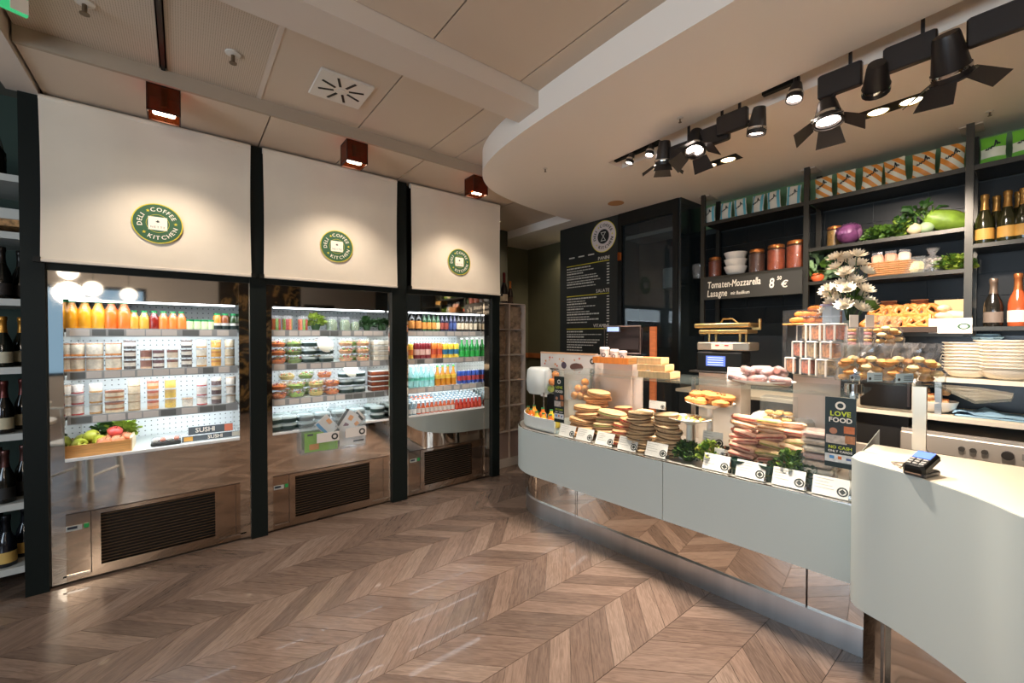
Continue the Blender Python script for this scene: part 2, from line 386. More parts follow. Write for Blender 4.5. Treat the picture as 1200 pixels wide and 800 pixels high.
def window(n, ax, p0, p1, at_, lab):
    m = MB(); t = .06
    def seg(a0, a1, z0, z1, mb, d=.05, e=.0):
        if ax == 'x': mb.bb((a0,at_-d-e,z0),(a1,at_-e,z1))
        else: mb.bb((at_-d-e,a0,z0),(at_-e,a1,z1))
    for a0, a1, z0, z1 in ((p0,p0+t,WZ0,WZ1),(p1-t,p1,WZ0,WZ1),(p0,p1,WZ0,WZ0+t),(p0,p1,WZ1-t,WZ1),((p0+p1)/2-.04,(p0+p1)/2+.04,WZ0,WZ1)): seg(a0,a1,z0,z1,m)
    o = struct('window_%d' % n, m, BLACK, lab)
    g = MB(); seg(p0+t,(p0+p1)/2-.04,WZ0+t,WZ1-t,g,.008,.02); obj('pane', g, GLASS, o)
    g = MB(); seg((p0+p1)/2+.04,p1-t,WZ0+t,WZ1-t,g,.008,.02); obj('pane', g, GLASS, o)
window(1, 'x', WX0, WX1, Y0-.03, 'black framed window behind the camera'); window(2, 'y', VY0, VY1, X0-.03, 'black framed window on the left wall')
def _marble(nt, p):
    tc = N(nt,'ShaderNodeTexCoord'); nz = N(nt,'ShaderNodeTexNoise'); nz.inputs['Scale'].default_value = 2.2; nz.inputs['Detail'].default_value = 8; nz.inputs['Distortion'].default_value = 1.5
    rp = N(nt,'ShaderNodeValToRGB'); e = rp.color_ramp.elements; e[0].position = .47; e[0].color = (*lin('#17130f'),1); e[1].position = .53; e[1].color = (*lin('#17130f'),1)
    a = e.new(.5); a.color = (*lin('#a07a45'),1)
    nt.links.new(tc.outputs['Object'], nz.inputs['Vector']); nt.links.new(nz.outputs['Fac'], rp.inputs[0]); nt.links.new(rp.outputs[0], p.inputs['Base Color'])
struct('wall_marble', MB().bb((.55,-2.5,0),(1.95,-2.3,ZC)), nodes_mat('dark_marble', _marble, .2), 'dark marble pier with gold veins behind the camera')
# ---- ceiling
CEIL = mat('ceiling_panel','#c9b8a4',.75); CEIL2 = mat('ceiling_white','#cfc2b4',.7)
def _perf(nt, p):
    tc = N(nt,'ShaderNodeTexCoord'); vo = N(nt,'ShaderNodeTexVoronoi'); vo.inputs['Scale'].default_value = 105; vo.inputs['Randomness'].default_value = 0
    mp = N(nt,'ShaderNodeMapping'); mp.inputs['Rotation'].default_value = (0,0,.0); mp.inputs['Scale'].default_value = (1,1,0)
    lt = N(nt,'ShaderNodeMath', operation='LESS_THAN'); lt.inputs[1].default_value = .22
    mx = N(nt,'ShaderNodeMix', data_type='RGBA'); mx.inputs[6].default_value = (*lin('#c6b6a2'),1); mx.inputs[7].default_value = (*lin('#8f8272'),1)
    nt.links.new(tc.outputs['Object'], mp.inputs[0]); nt.links.new(mp.outputs[0], vo.inputs['Vector']); nt.links.new(vo.outputs['Distance'], lt.inputs[0]); nt.links.new(lt.outputs[0], mx.inputs[0]); nt.links.new(mx.outputs[2], p.inputs['Base Color'])
PERF = nodes_mat('perforated_panel', _perf, .8)
ceiling = struct('ceiling', MB().bb((X0-.2,Y0-.2,3.2),(X1+.2,Y1+.2,3.3)), BLACK, 'panelled ceiling with narrow dark joints')
xs = [-.62, -.08, .38, 1.0, 1.56]
def panel(x0, x1, y0, y1, z, m, name='ceiling_panel', g=.004):
    obj(name, MB().bb((x0+g,y0+g,z),(x1-g,y1-g,z+.02)), m, ceiling)
for a, b in zip(xs, xs[1:]):
    x0 = -.055 if a == -.08 else a; x0 = .395 if a == .38 else x0
    m = PERF if a < .38 else CEIL
    b2 = .385 if b == .38 else b
    panel(x0, b2, 2.11, 3.05, ZC, m)
    for y0, y1 in ((.7,1.90),(-.5,.7),(-1.7,-.5),(-2.9,-1.7),(-4.0,-2.9)): panel(x0, b2, y0, y1, ZC, m)
for y0, y1 in ((2.11,3.05),(.7,1.90),(-.5,.7),(-1.7,-.5),(-2.9,-1.7),(-4.0,-2.9)): panel(1.56, 1.80, y0, y1, ZC, CEIL)
panel(1.80, 3.5, 2.11, 3.05, ZC, CEIL)
obj('joint_strip', MB().bb((.378,2.11,ZC-.003),(.402,3.05,ZC)), CEIL2, ceiling)
for a, b in ((-.62,.457),(.457,1.0),(1.0,1.53),(1.53,2.15),(2.15,2.75),(2.75,3.5)):
    panel(a, b, 3.06, 3.70 if a < 2.6 else 4.84, 2.90, CEIL, 'wall_side_panel')
panel(2.15,2.75,3.70,4.84,2.90,CEIL,'wall_side_panel')
obj('ceiling_step', MB().bb((-.62,3.04,2.898),(3.5,3.062,ZC+.01)), mat('ceiling_step','#a39380',.75), ceiling)
obj('side_ceiling', MB().bb((X0,Y0,3.1),(-.75,4.42,3.14)), mat('side_ceiling','#6f6c60',.8), ceiling)
obj('ceiling_back_infill', MB().bb((X0,Y0,3.06),(-.62,-2.0,3.08)), CEIL, ceiling)
struct('trim_1', MB().bb((-.76,Y0,2.88),(-.63,3.60,3.10)), CEIL2, 'pale ceiling edge trim running towards the wine shelf')
bm_ = MB().bb((-.63,1.90,2.877),(1.75,2.11,2.99))
struct('trim_2', bm_, CEIL2, 'shallow pale ceiling beam running into the curved soffit')
# black lighting track set flush in the ceiling above the first refrigerator
tag(obj('ceiling_track', MB().bb((-.077,-.6,ZC-.012),(-.058,3.03,ZC+.01)).bb((-.077,3.065,2.89),(-.058,3.60,2.905)), BLACK), 'thin black track along the ceiling leading to the leftmost lantern', 'light track')
# ---- curved soffit over the counter
def catmull(pts, n=6):
    out = []
    for i in range(len(pts)-1):
        p0, p1, p2, p3 = (Vector(pts[max(i-1,0)]), Vector(pts[i]), Vector(pts[i+1]), Vector(pts[min(i+2,len(pts)-1)]))
        for k in range(n):
            t = k/n; out.append(.5*((2*p1)+(p2-p0)*t+(2*p0-5*p1+4*p2-p3)*t*t+(3*p1-p0-3*p2+p3)*t**3))
    out.append(Vector(pts[-1])); return [(p[0],p[1]) for p in out]
arc = catmull([(1.69,1.30),(1.70,1.75),(1.725,2.12),(1.775,2.45),(1.875,2.74),(2.05,2.96),(2.30,3.11),(2.75,3.23),(3.20,3.28),(3.46,3.29)], 6)
outl = [(1.70,Y0),(1.70,-2.0),(1.70,0.0),(1.695,.74)]+arc+[(3.46,3.6),(3.46,Y1)]
sm = MB()
def xg(y): return 2.375+.075*y
GW, GY0, GY1 = .17, -1.6, 2.03
cut = [p for p in outl if p[1] < GY1]; rest = [p for p in outl if p[1] >= GY1]
e0 = (1.715, GY1)
P1 = cut+[e0,(xg(GY1),GY1),(xg(GY0),GY0),(xg(GY0),Y0)]
P3 = [e0]+rest+[(X1,Y1),(X1,GY1),(xg(GY1)+GW,GY1),(xg(GY1),GY1)]
P2 = [(xg(GY0)+GW,Y0),(xg(GY0)+GW,GY0),(xg(GY1)+GW,GY1),(X1,GY1),(X1,Y0)]
P4 = [(xg(GY0),Y0),(xg(GY0),GY0),(xg(GY0)+GW,GY0),(xg(GY0)+GW,Y0)]
for P in (P1,P2,P3,P4): sm.add([(p[0],p[1],ZS) for p in P], [tuple(range(len(P)))])
gp = [(xg(GY0),GY0),(xg(GY1),GY1),(xg(GY1)+GW,GY1),(xg(GY0)+GW,GY0)]
sm.add([(p[0],p[1],z) for z in (ZS,ZS+.11) for p in gp], [(0,1,5,4),(1,2,6,5),(2,3,7,6),(3,0,4,7),(4,5,6,7)])
sm.wall(outl, ZS, ZC+.12)
sm.add([(p[0],p[1],ZC+.12) for p in outl+[(X1,Y1),(X1,Y0)]], [tuple(range(len(outl)+2))])
SOFF = mat('soffit_paint','#f0e7dc',.40)
struct('ceiling_soffit', sm, SOFF, 'cream dropped soffit with a rounded end and a light slot')
# ================================================================== REFRIGERATOR WALL
POSTS = [(-.715,-.62),(.392,.497),(1.472,1.612),(2.572,2.665)]
fr = thing('refrigerator_surround', 'black frame of four posts and headers around the three refrigerators', 'frame', (1.0,3.6,0))
def rel(mb, o):
    mb.v = [(v[0]-o[0], v[1]-o[1], v[2]-o[2]) for v in mb.v]; return mb
O_ = (1.0,3.6,0)
for i, (a, b) in enumerate(POSTS): obj('post', rel(MB().bb((a,3.585,0),(b,4.28,2.885)), O_), DKGREEN, fr)
OPEN = [(-.62,-.555,.326,.392),(.497,.536,1.450,1.472),(1.612,1.638,2.486,2.572)]
for a, _, _, b in OPEN:
    obj('header', rel(MB().bb((a,3.60,1.885),(b,3.70,1.96)), O_), DKGREEN, fr)
    obj('upper_panel', rel(MB().bb((a,3.66,1.96),(b,3.70,2.885)), O_), BLACK, fr)
BLIND = mat('blind_fabric','#e3d8c6',.8, noise=.04, nscale=4)
LG = mat('logo_green','#2f5a3c',.7); LY = mat('logo_yellow','#d2c22f',.7); LW = mat('logo_white','#eee6d8',.7)
def logo(parent, M, R, ring=None, txt=None, inner=None, edge=None, mark=0, z=.0006):
    ring = ring or LG; txt = txt or LW; inner = inner or LW; edge = edge or LY
    e = MB(); disc(e, M, R*.955, R, 0); obj('logo_edge', e, edge, parent)
    d = MB(); disc(d, M, R*.42 if mark else 0, R*.955, 0); obj('logo_ring', d, ring, parent)
    T = M @ Matrix.Translation((0,0,z)); bd = .10 if mark else .03
    for wd_, a, inw in (('COFFEE',68,True),('DELI',170,True),('KITCHEN',293,False)):
        t = MB(); arctext(t, wd_, R*.28, R*.61, a, T, inward=inw, bold=bd, track=.13); obj('logo_word_ring', t, txt, parent)
    for a in (122, 222, 5):
        s_ = MB(); star(s_, T @ Matrix.Translation((R*.71*math.cos(math.radians(a)), R*.71*math.sin(math.radians(a)), 0)), R*.085); obj('logo_star', s_, edge, parent)
    c = MB()
    if mark == 0:
        c2 = MB(); disc(c2, T, R*.44, R*.455, 0, 32); obj('logo_circle', c2, edge, parent)
        c.add([(-R*.37,-R*.33,0),(R*.37,-R*.33,0),(R*.37,R*.33,0),(-R*.37,R*.33,0)], [(0,1,2,3)], 0, T); obj('logo_plate', c, inner, parent)
        k = MB(); T2 = T @ Matrix.Translation((0,0,z)); text(k, 'NETTE', R*.14, T2 @ Matrix.Translation((0,-R*.23,0)), 'C', track=.35); obj('logo_word', k, INK, parent); k = MB()
        k.add([(-R*.09,R*.09,0),(0,R*.04,0),(R*.09,R*.09,0),(R*.03,R*.13,0),(0,R*.19,0),(-R*.03,R*.13,0)], [(0,1,2,3,4,5)], 0, T2); obj('logo_mark', k, INK, parent)
    else:
        disc(c, T, 0, R*.46, 0, 32); obj('logo_plate', c, inner, parent)
        k = MB(); T2 = T @ Matrix.Translation((0,0,z)); q = R*.03
        for (x0,y0,x1,y1) in ((-.2,.26,.2,.26),(-.2,-.26,.2,-.26),(-.18,.26,.18,-.26),(.18,.26,-.18,-.26)):
            a = Vector((x0*R,y0*R,0)); b = Vector((x1*R,y1*R,0)); d_ = (b-a).normalized(); n_ = Vector((-d_.y,d_.x,0))*q*.5
            k.add([a-n_,b-n_,b+n_,a+n_], [(0,1,2,3)], 0, T2)
        obj('logo_word', k, txt if mark == 1 else LW, parent)
BL = [(-.632,.402,'leftmost'),(.478,1.512,'middle'),(1.642,2.652,'rightmost')]
for (a, b, w_) in BL:
    c = (a+b)/2; wd = (b-a)/2
    t = thing('roller_blind', 'cream roller blind with round green logo, %s of three above refrigerators' % w_, 'blind', (c,3.555,1.94), 0, 'roller blinds over the refrigerators')
    m = MB(); nx, nz_ = 16, 12; vs_ = []
    for j in range(nz_+1):
        for i in range(nx+1):
            u = i/nx*2-1; v = j/nz_
            x = u*wd*(1-.010*math.sin(math.pi*v)); y = .006*math.sin(math.pi*v)*(1-u*u)+.004*math.sin(u*7+v*2)
            vs_.append((x, y, v*.93))
    m.add(vs_, [(j*(nx+1)+i, j*(nx+1)+i+1, (j+1)*(nx+1)+i+1, (j+1)*(nx+1)+i) for j in range(nz_) for i in range(nx)], 0, None, True)
    obj('fabric', m, BLIND, t)
    obj('bottom_bar', MB().rbox((0,0,-.006),(2*wd+.02,.018,.02),.004), CREAM, t)
    obj('roller', MB().lathe([(0,-wd),(.022,-wd),(.022,wd),(0,wd)], 12, (0,.02,.925), 0, Matrix.Translation((0,.02,.925)) @ Matrix.Rotation(math.pi/2,4,'Y') @ Matrix.Translation((0,-.02,-.925))), BLIND, t)
    for e in (-1,1): obj('bracket', MB().box((e*(wd+.012),.005,-.004),(.03,.03,.03)), BLACK, t)
    logo(t, facing(((0.0 if w_!='leftmost' else -.0),-.0065,.284),(1,0,0)), .128)
# ---- lanterns
AMBER = clear('amber_glass', (.50,.16,.05), .10, (.35,.10,.03), .8)
for i, x in enumerate((-.068,1.005,2.075)):
    t = thing('ceiling_lantern', 'square amber glass ceiling lantern with dark frame, %s of three' % ('leftmost','middle','rightmost')[i], 'lamp', (x,3.14,2.75), 0, 'amber lanterns')
    f_ = MB(); h = .15; s_ = .072
    for sx in (-1,1):
        for sy in (-1,1): f_.box((sx*s_,sy*s_,h/2),(.006,.006,h))
    for z in (.003,h-.003):
        for k in (-1,1): f_.box((0,k*s_,z),(2*s_,.006,.006)).box((k*s_,0,z),(.006,2*s_,.006))
    f_.box((0,0,h-.004),(2*s_,2*s_,.006)); obj('frame', f_, mat('bronze','#3a1c10',.4,.6), t)
    g = MB()
    for k in (-1,1): g.box((0,k*s_,h/2),(2*s_-.006,.002,h-.012)).box((k*s_,0,h/2),(.002,2*s_-.006,h-.012))
    obj('glass', g, AMBER, t)
    b_ = obj('lamp_holder', MB().cyl((0,0,.06),.016,.09,10), BLACK, t)
    obj('lamp_tube', MB().rbox((0,0,.022),(.10,.028,.016),.006), mat('lamp_glow','#fff0dd',.4,emit='#ffe2c0',es=22), t)
    spot('ceiling_lantern_light', (x,3.14,2.745), (x,3.42,0.2), 22, WARM2, 110, .8, .04)
# ---- refrigerators
def _dots(nt, p):
    tc = N(nt,'ShaderNodeTexCoord'); mp = N(nt,'ShaderNodeMapping'); mp.inputs['Scale'].default_value = (28,0,28)
    vo = N(nt,'ShaderNodeTexVoronoi'); vo.inputs['Scale'].default_value = 1; vo.inputs['Randomness'].default_value = 0
    lt = N(nt,'ShaderNodeMath', operation='LESS_THAN'); lt.inputs[1].default_value = .11
    mx = N(nt,'ShaderNodeMix', data_type='RGBA'); mx.inputs[6].default_value = (.80,.83,.83,1); mx.inputs[7].default_value = (.05,.06,.06,1)
    nt.links.new(tc.outputs['Object'], mp.inputs[0]); nt.links.new(mp.outputs[0], vo.inputs['Vector']); nt.links.new(vo.outputs['Distance'], lt.inputs[0]); nt.links.new(lt.outputs[0], mx.inputs[0]); nt.links.new(mx.outputs[2], p.inputs['Base Color'])
DOTS = nodes_mat('perforated_white', _dots, .45); INW = mat('fridge_white','#dfe4e3',.4); RAIL = mat('price_rail','#a9acac',.35,.3); GREY = mat('tag_grey','#6f7371',.6)
LED = mat('led','#ffffff',.5,emit='#eef6ff',es=4)
SHZ = [1.54,1.275,1.0,.75]; SHY = 3.68
slat_me = {}
FN = ['leftmost','middle','rightmost']
FRNAME = ['first refrigerator','second refrigerator','third refrigerator']
for i, (a, b, c, d) in enumerate(OPEN):
    lab = ['mirror steel open refrigerator holding juices and layered dessert cups','mirror steel open refrigerator holding salads and sandwich leaflets','mirror steel open refrigerator holding beer bottles, cans and water'][i]
    ox = (b+c)/2; t = thing('open_refrigerator', lab, 'refrigerator', (ox,YF,0), 0, 'open refrigerators')
    w2 = (c-b)/2; L = a-ox; Rr = d-ox
    P_ = lambda nm, mb, mt, par=None: obj(nm, mb, mt, par or t)
    P_('canopy', MB().bb((-w2,0,1.72),(w2,.30,1.90)), MIRROR)
    P_('side_jamb', MB().bb((L,-.004,.015),(-w2,.03,1.90)), MIRROR); P_('side_jamb', MB().bb((w2,-.004,.015),(Rr,.03,1.90)), MIRROR)
    P_('side_liner', MB().bb((-w2-.012,.03,.42),(-w2,.58,1.90)), MIRROR); P_('side_liner', MB().bb((w2,.03,.42),(w2+.012,.58,1.90)), MIRROR)
    P_('back_panel', MB().bb((-w2,.55,.7),(w2,.58,1.90)), DOTS)
    P_('canopy_light', MB().bb((-w2+.02,.04,1.712),(w2-.02,.07,1.72)), LED)
    P_('deck', MB().bb((-w2,.0,.738),(w2,.56,.75)), INW)
    P_('deck_lip', MB().bb((-w2,-.006,.742),(w2,.0,.757)), mat('white_lip','#eceae4',.4))
    P_('lower_panel', MB().bb((-w2,.0,.425),(w2,.02,.738)), MIRROR)
    gx0, gx1 = (-.406-ox,.176-ox) if i == 0 else ((.690-ox,1.276-ox) if i == 1 else (1.80-ox,2.335-ox))
    P_('kick_frame', MB().bb((L,.0,.015),(gx0,.03,.42)).bb((gx1,.0,.015),(Rr,.03,.42)).bb((gx0,.0,.395),(gx1,.03,.42)).bb((gx0,.0,.015),(gx1,.03,.075)), mat('satin_steel','#b5a494',.10,1.0))
    P_('joint', MB().bb((L,-.002,.4195),(Rr,.0,.4235)).bb((gx0-.045,-.002,.04),(gx0-.041,.0,.42)).bb((gx1+.12,-.002,.06),(gx1+.123,.0,.41)), mat('joint_dark','#4a403a',.4,.6))
    P_('bottom_edge', MB().bb((L+.05,-.004,.045),(gx0-.05,.0,.055)), CHROME); P_('bottom_edge', MB().bb((gx1+.02,-.004,.045),(Rr-.03,.0,.055)), CHROME)
    gr = P_('grille', MB().bb((gx0,.035,.07),(gx1,.05,.40)), BLACK)
    key = round(gx1-gx0,3)
    if key not in slat_me: slat_me[key] = mesh('slat', MB().box((0,0,0),(gx1-gx0,.008,.003)), mat('slat_steel','#8a7058',.35,.9))
    for k in range(16): obj('slat', slat_me[key], None, gr, ((gx0+gx1)/2,.02,.085+k*.0197))
    cp = P_('control_panel', MB().box((gx0-.115,-.003,.335),(.068,.006,.030)), mat('panel_grey','#a9aaa4',.4))
    obj('display', MB().box((gx0-.122,-.007,.339),(.042,.003,.014)), mat('display_dark','#1c2430',.2), cp)
    obj('switch', MB().box((gx0-.062,-.004,.338),(.022,.005,.026)), mat('switch_green','#12502a',.3,emit='#12803a',es=.25), cp)
    for k, z in enumerate(SHZ[:3]):
        sh = P_('shelf', MB().bb((-w2+.004,.055,z-.018),(w2-.004,.55,z)), INW)
        obj('price_rail', MB().bb((-w2+.004,.046,z-.047),(w2-.004,.055,z+.006)), RAIL, sh)
        obj('shelf_light', MB().bb((-w2+.03,.075,z-.026),(w2-.03,.10,z-.018)), LED, sh)
        rr = random.Random(i*10+k); x = -w2+.02
        while x < w2-.09:
            wd = rr.uniform(.06,.09); m_ = PAPER if rr.random() < .78 else GREY
            g = obj('price_tag', MB().box((x+wd/2,.0445,z-.021),(wd,.003,.040)), m_, sh)
            x += wd+rr.choice((.006,.012,.03))
        area('shelf_led_light.001', (ox,YF+.27,z-.03), (0.7,0,0), w2*1.85, .03, .7, (.90,.96,1.0))
        area('shelf_led_light', (ox,YF+.052,z-.05), (0.55,0,0), w2*1.9, .03, .72, (.90,.96,1.0))
    area('canopy_led_light', (ox,YF+.015,1.712), (0.60,0,0), w2*1.9, .03, .85, (.90,.96,1.0))
# ================================================================== GOODS IN THE REFRIGERATORS
def xat(px, y): return at(px, 400, 'y', y).x
def glossy(name, col, r=.25): return mat(name, col, r, coat=.3)
def juice(col, h=.185, r=.036):
    def make():
        t = thing('juice_bottle', '', 'bottle'); k = h/.185
        obj('bottle', MB().lathe([(0,0),(r*.92,0),(r,.006),(r,.10*k),(r*.85,.128*k),(r*.52,.158*k),(r*.5,.168*k),(0,.168*k)], 16), glossy('juice_'+col, col), t)
        obj('neck', MB().lathe([(r*.85,.128*k),(r*.54,.158*k),(r*.52,.170*k)], 16), PLASTIC, t)
        obj('cap', MB().cyl((0,0,.167*k), r*.58, .018*k, 14), GREEN_CAP, t)
        return t
    return Proto(make)
ys = 3.755
J = {c: juice(c) for c in ('#e89a1c','#f0a526','#e8ad30','#e8742a','#ea7d33')}
JS = {c: juice(c, .128, .029) for c in ('#e0a03a','#d8a840','#8c1f14','#e8823a')}
names = ['deep yellow','bright yellow','bright yellow','pale yellow','peach orange','light orange']
for i, (px, c) in enumerate(zip((75,84,100,116,131,146), ('#e89a1c','#e89a1c','#f0a526','#e8ad30','#e8742a','#ea7d33'))):
    J[c].put('tall %s juice bottle, green cap, %s from left on upper shelf' % (names[i], ORD[i]), (xat(px,ys), ys, SHZ[0]), 0, 1, 'tall juice bottles')
nm = ['amber','golden','dark red','orange','orange','orange']
for i, (px, c) in enumerate(zip((157.5,169.5,181,192,203,213), ('#e0a03a','#d8a840','#8c1f14','#e8823a','#e8823a','#e8823a'))):
    JS[c].put('short %s juice bottle, green cap, %s of the six short ones' % (nm[i], ORD[i]), (xat(px,ys), ys, SHZ[0]), 0, 1, 'short juice bottles')
def pot():
    t = thing('lidded_pot', '', 'jar'); r = .023
    obj('jar', MB().lathe([(0,0),(r,0),(r,.062),(0,.062)], 14), mat('pale_green_cream','#cfdcae',.4), t)
    obj('lid', MB().cyl((0,0,.062), r*1.05, .012, 14), GREEN_CAP, t); return t
pp = Proto(pot)
for i, px in enumerate((222.5,231.5,240,247.5)):
    pp.put('pale green jar with green lid, %s from left of four beside juices' % ORD[i], (xat(px,ys), ys, SHZ[0]), 0, 1, 'pale jars')
def dpot(col):
    def make():
        t = thing('pudding_jar', '', 'jar'); r = .027
        obj('jar', MB().lathe([(0,0),(r,0),(r,.098),(r*.7,.112),(0,.112)], 14), glossy('pud'+col, col), t)
        obj('label_band', MB().lathe([(r*1.02,.004),(r*1.02,.034)], 14), mat('black_label','#11241c',.5), t)
        obj('white_band', MB().lathe([(r*1.02,.034),(r*1.02,.052)], 14), PAPER, t)
        obj('lid', MB().cyl((0,0,.110), r*.75, .014, 14), GREEN_CAP, t); return t
    return Proto(make)
for i, (px, c, n) in enumerate(((255,'#d08a30','orange'),(264,'#8c4a24','brown'),(274,'#2f4a24','dark green'))):
    dpot(c).put('%s smoothie jar with black and white band, end of upper shelf' % n, (xat(px,ys), ys, SHZ[0]), 0, 1, 'banded smoothie jars')
# layered dessert cups
def cup(name, layers, r, h):
    def make():
        t = thing('dessert_cup', '', 'cup'); z = .004
        for (c, f) in layers:
            hh = f*(h-.012); prof = [(0,z),(r*.92,z),(r*.94,z+hh),(0,z+hh)]
            m = MB().lathe(prof, 14, (0,0,0)); obj('filling_layer', m, mat('fill'+c, c, .55, noise=.18, nscale=60), t); z += hh
        obj('cup_wall', MB().lathe([(r*.93,0),(r*.97,h*.9),(r,h*.93)], 16), PLASTIC, t)
        obj('lid', MB().lathe([(r*1.03,h*.90),(r*1.03,h*.965),(r*.9,h*.985),(0,h*.985)], 16), PLASTIC, t); return t
    return Proto(make)
big = cup('a', [('#e0892c',.16),('#e8dcc4',.74),('#b97a44',.10)], .043, .092)
big2 = cup('b', [('#e8b07a',.12),('#e9dfcc',.78),('#c08a50',.10)], .043, .092)
t_ = lambda *l: cup('c', list(l), .033, .066)
choc = t_(('#241610',.35),('#e6dccb',.45),('#4a2a1c',.2)); brown = t_(('#d9b28a',.22),('#8a4a2e',.78)); berry = t_(('#3a1218',.22),('#e3d6c6',.4),('#5a1c22',.38))
crum = t_(('#dcc6a8',.7),('#7a3a26',.3)); crm = t_(('#c99448',.2),('#e6dcc8',.8)); yel = t_(('#e2a326',.55),('#c97a1c',.2),('#e9bb4a',.25)); tan = t_(('#a8844e',.16),('#d8c4a0',.84))
fruit = t_(('#d98a3a',.4),('#e8b58a',.35),('#c85a3a',.25)); pine = t_(('#e5bf3c',.6),('#d8b04a',.4)); straw = t_(('#c03a3a',.16),('#e8ddd2',.84)); dk = t_(('#4a2620',.6),('#d9c6b0',.4)); whi = t_(('#ddd2c2',.9),('#c9a27a',.1))
flat = cup('d', [('#dcc39a',.25),('#b8743c',.2),('#e4d2ae',.35),('#a8623a',.2)], .050, .075)
y2 = 3.745
def stack(pr, px, z, n, h, desc, row, y=y2, grp='dessert cups'):
    lev = {1:['single'],2:['lower','upper'],3:['bottom','middle','top'],4:['bottom','second','third','top'],5:['bottom','second','middle','fourth','top'],6:['bottom','second','third','fourth','fifth','top']}[n]
    for k in range(n):
        pr.put('%s, %s one in %s' % (desc, lev[k], row), (xat(px,y), y, z+k*h), random.uniform(0,6), 1, grp)
A_ = 'of second shelf'
lst2 = [(77,big,2,'cream and caramel dessert cup'),(89,big,2,'cream and caramel dessert cup'),(111,big2,2,'cream and caramel dessert cup'),(133,big,2,'cream and caramel dessert cup'),(152,choc,3,'chocolate and cream cup'),(171,brown,2,'cocoa brown dessert cup'),(185.5,berry,2,'dark berry cream cup'),(202,crum,2,'crumble cream cup'),(218.5,choc,3,'chocolate and cream cup'),(236,crm,3,'pale cream cup'),(253,yel,3,'yellow mango cup'),(269,tan,3,'beige cream cup')]
for i, (px, pr, n, dsc) in enumerate(lst2):
    stack(pr, px, SHZ[1], n, .093 if n == 2 and i < 4 else .067, dsc, 'stack %s from left on second shelf' % ORD[i])
lst3 = [(77,whi,3,'pale cream cup'),(89.5,straw,3,'cream cup with red base'),(111.5,crm,3,'pale cream cup'),(133.5,flat,2,'wide striped trifle cup'),(156.5,tan,4,'beige cream cup'),(178.5,fruit,3,'fruit salad cup'),(199,pine,3,'pineapple cup'),(219,whi,1,'pale cream cup'),(236,straw,3,'cream cup with red base'),(253,dk,3,'dark chocolate cup'),(270,whi,3,'pale cream cup')]
for i, (px, pr, n, dsc) in enumerate(lst3):
    stack(pr, px, SHZ[2], n, .076 if pr is flat else .067 if n < 4 else .052, dsc, 'stack %s from left on third shelf' % ORD[i])
# fruit crate, fruit, lettuce, sushi box
cr = thing('fruit_crate', 'light wooden crate of fruit on the floor of the first refrigerator', 'crate', (-.415,3.80,.75))
CW, CD, CH = .30,.26,.075
obj('front_board', MB().box((0,-CD/2,CH/2),(CW,.008,CH)), WOOD, cr); obj('back_board', MB().box((0,CD/2,CH/2),(CW,.008,CH)), WOOD, cr)
for s in (-1,1): obj('end_board', MB().box((s*CW/2,0,CH/2+.006),(.014,CD,CH+.012)), mat('end_wood','#e6d3b0',.6,noise=.1,nscale=8), cr)
obj('bottom_board', MB().box((0,0,.006),(CW-.01,CD-.01,.008)), WOOD, cr)
def fruitp(col, sx=1, sz=.9):
    def make():
        t = thing('apple', '', 'fruit'); r = .040
        obj('flesh', MB().lathe([(0,-r*.75*sz),(r*.35,-r*.86*sz),(r*.8,-r*.5*sz),(r,0),(r*.92,r*.45*sz),(r*.5,r*.82*sz),(r*.12,r*.7*sz),(0,r*.6*sz)], 16), mat('skin'+col, col, .3, noise=.25, nscale=25), t)
        obj('stalk', MB().tube([(0,0,r*.6*sz),(.003,.002,r*1.1*sz)], .002, 5), mat('stalk','#4a3418',.7), t); return t
    return Proto(make)
ap = fruitp('#b6423a'); pk = fruitp('#d98a62'); gp_ = fruitp('#a3a83a', 1, 1.15)
fz = .75
for lab, pr, dx, dy, dz, rt in (('green pear lying at front left of fruit crate',gp_,-.095,-.07,.080,(1.2,.3,.4)),('green pear on top at left of fruit crate',gp_,-.05,-.01,.118,(1.2,.3,1.2)),('green pear behind, at back left of fruit crate',gp_,-.10,.05,.085,(1.1,0,2)),('yellow green pear in middle of fruit crate',gp_,-.005,-.03,.082,(1.3,0,0)),
    ('peach coloured apple at front centre of fruit crate',pk,.02,-.075,.080,(.3,.2,0)),('peach coloured apple at front right of fruit crate',pk,.08,-.07,.080,(.2,.5,0)),('peach coloured apple behind front row in crate',pk,.045,.0,.085,(.1,.2,0)),('peach coloured apple at right end of crate',pk,.115,.0,.086,(0,.3,.2)),('red apple on top of the fruit in crate',ap,.065,-.03,.135,(.3,.3,0))):
    pr.put(lab, (-.415+dx,3.80+dy,fz+dz-.015), rt, 1, 'fruit in crate')
for lab, x, y, m_ in (('dark green leaf lettuce behind the fruit in crate',-.40,3.93,LEAF2),('light green lettuce behind the red apple',-.33,3.92,LEAF3)):
    t = thing('lettuce', lab, 'lettuce', (x,y,.80), 0, 'lettuces')
    obj('leaves', MB().leaves((0,0,.03),(.07,.06,.06),60,.05,random.Random(5)), m_, t); obj('heart', MB().ball((0,0,.02),(.04,.04,.05),10), m_, t)
sb = thing('sushi_sign', 'grey sushi card in front of trays on refrigerator floor', 'sign', (.16,3.70,.752))
SG = mat('sushi_grey','#545b60',.6); 
obj('tray', MB().rbox((-.01,.10,.02),(.34,.14,.04),.01), PLASTIC, sb)
obj('upper_card', MB().box((0,.004,.075),(.26,.004,.055)), SG, sb); obj('lower_card', MB().box((.0,.0,.022),(.33,.004,.038)), SG, sb)
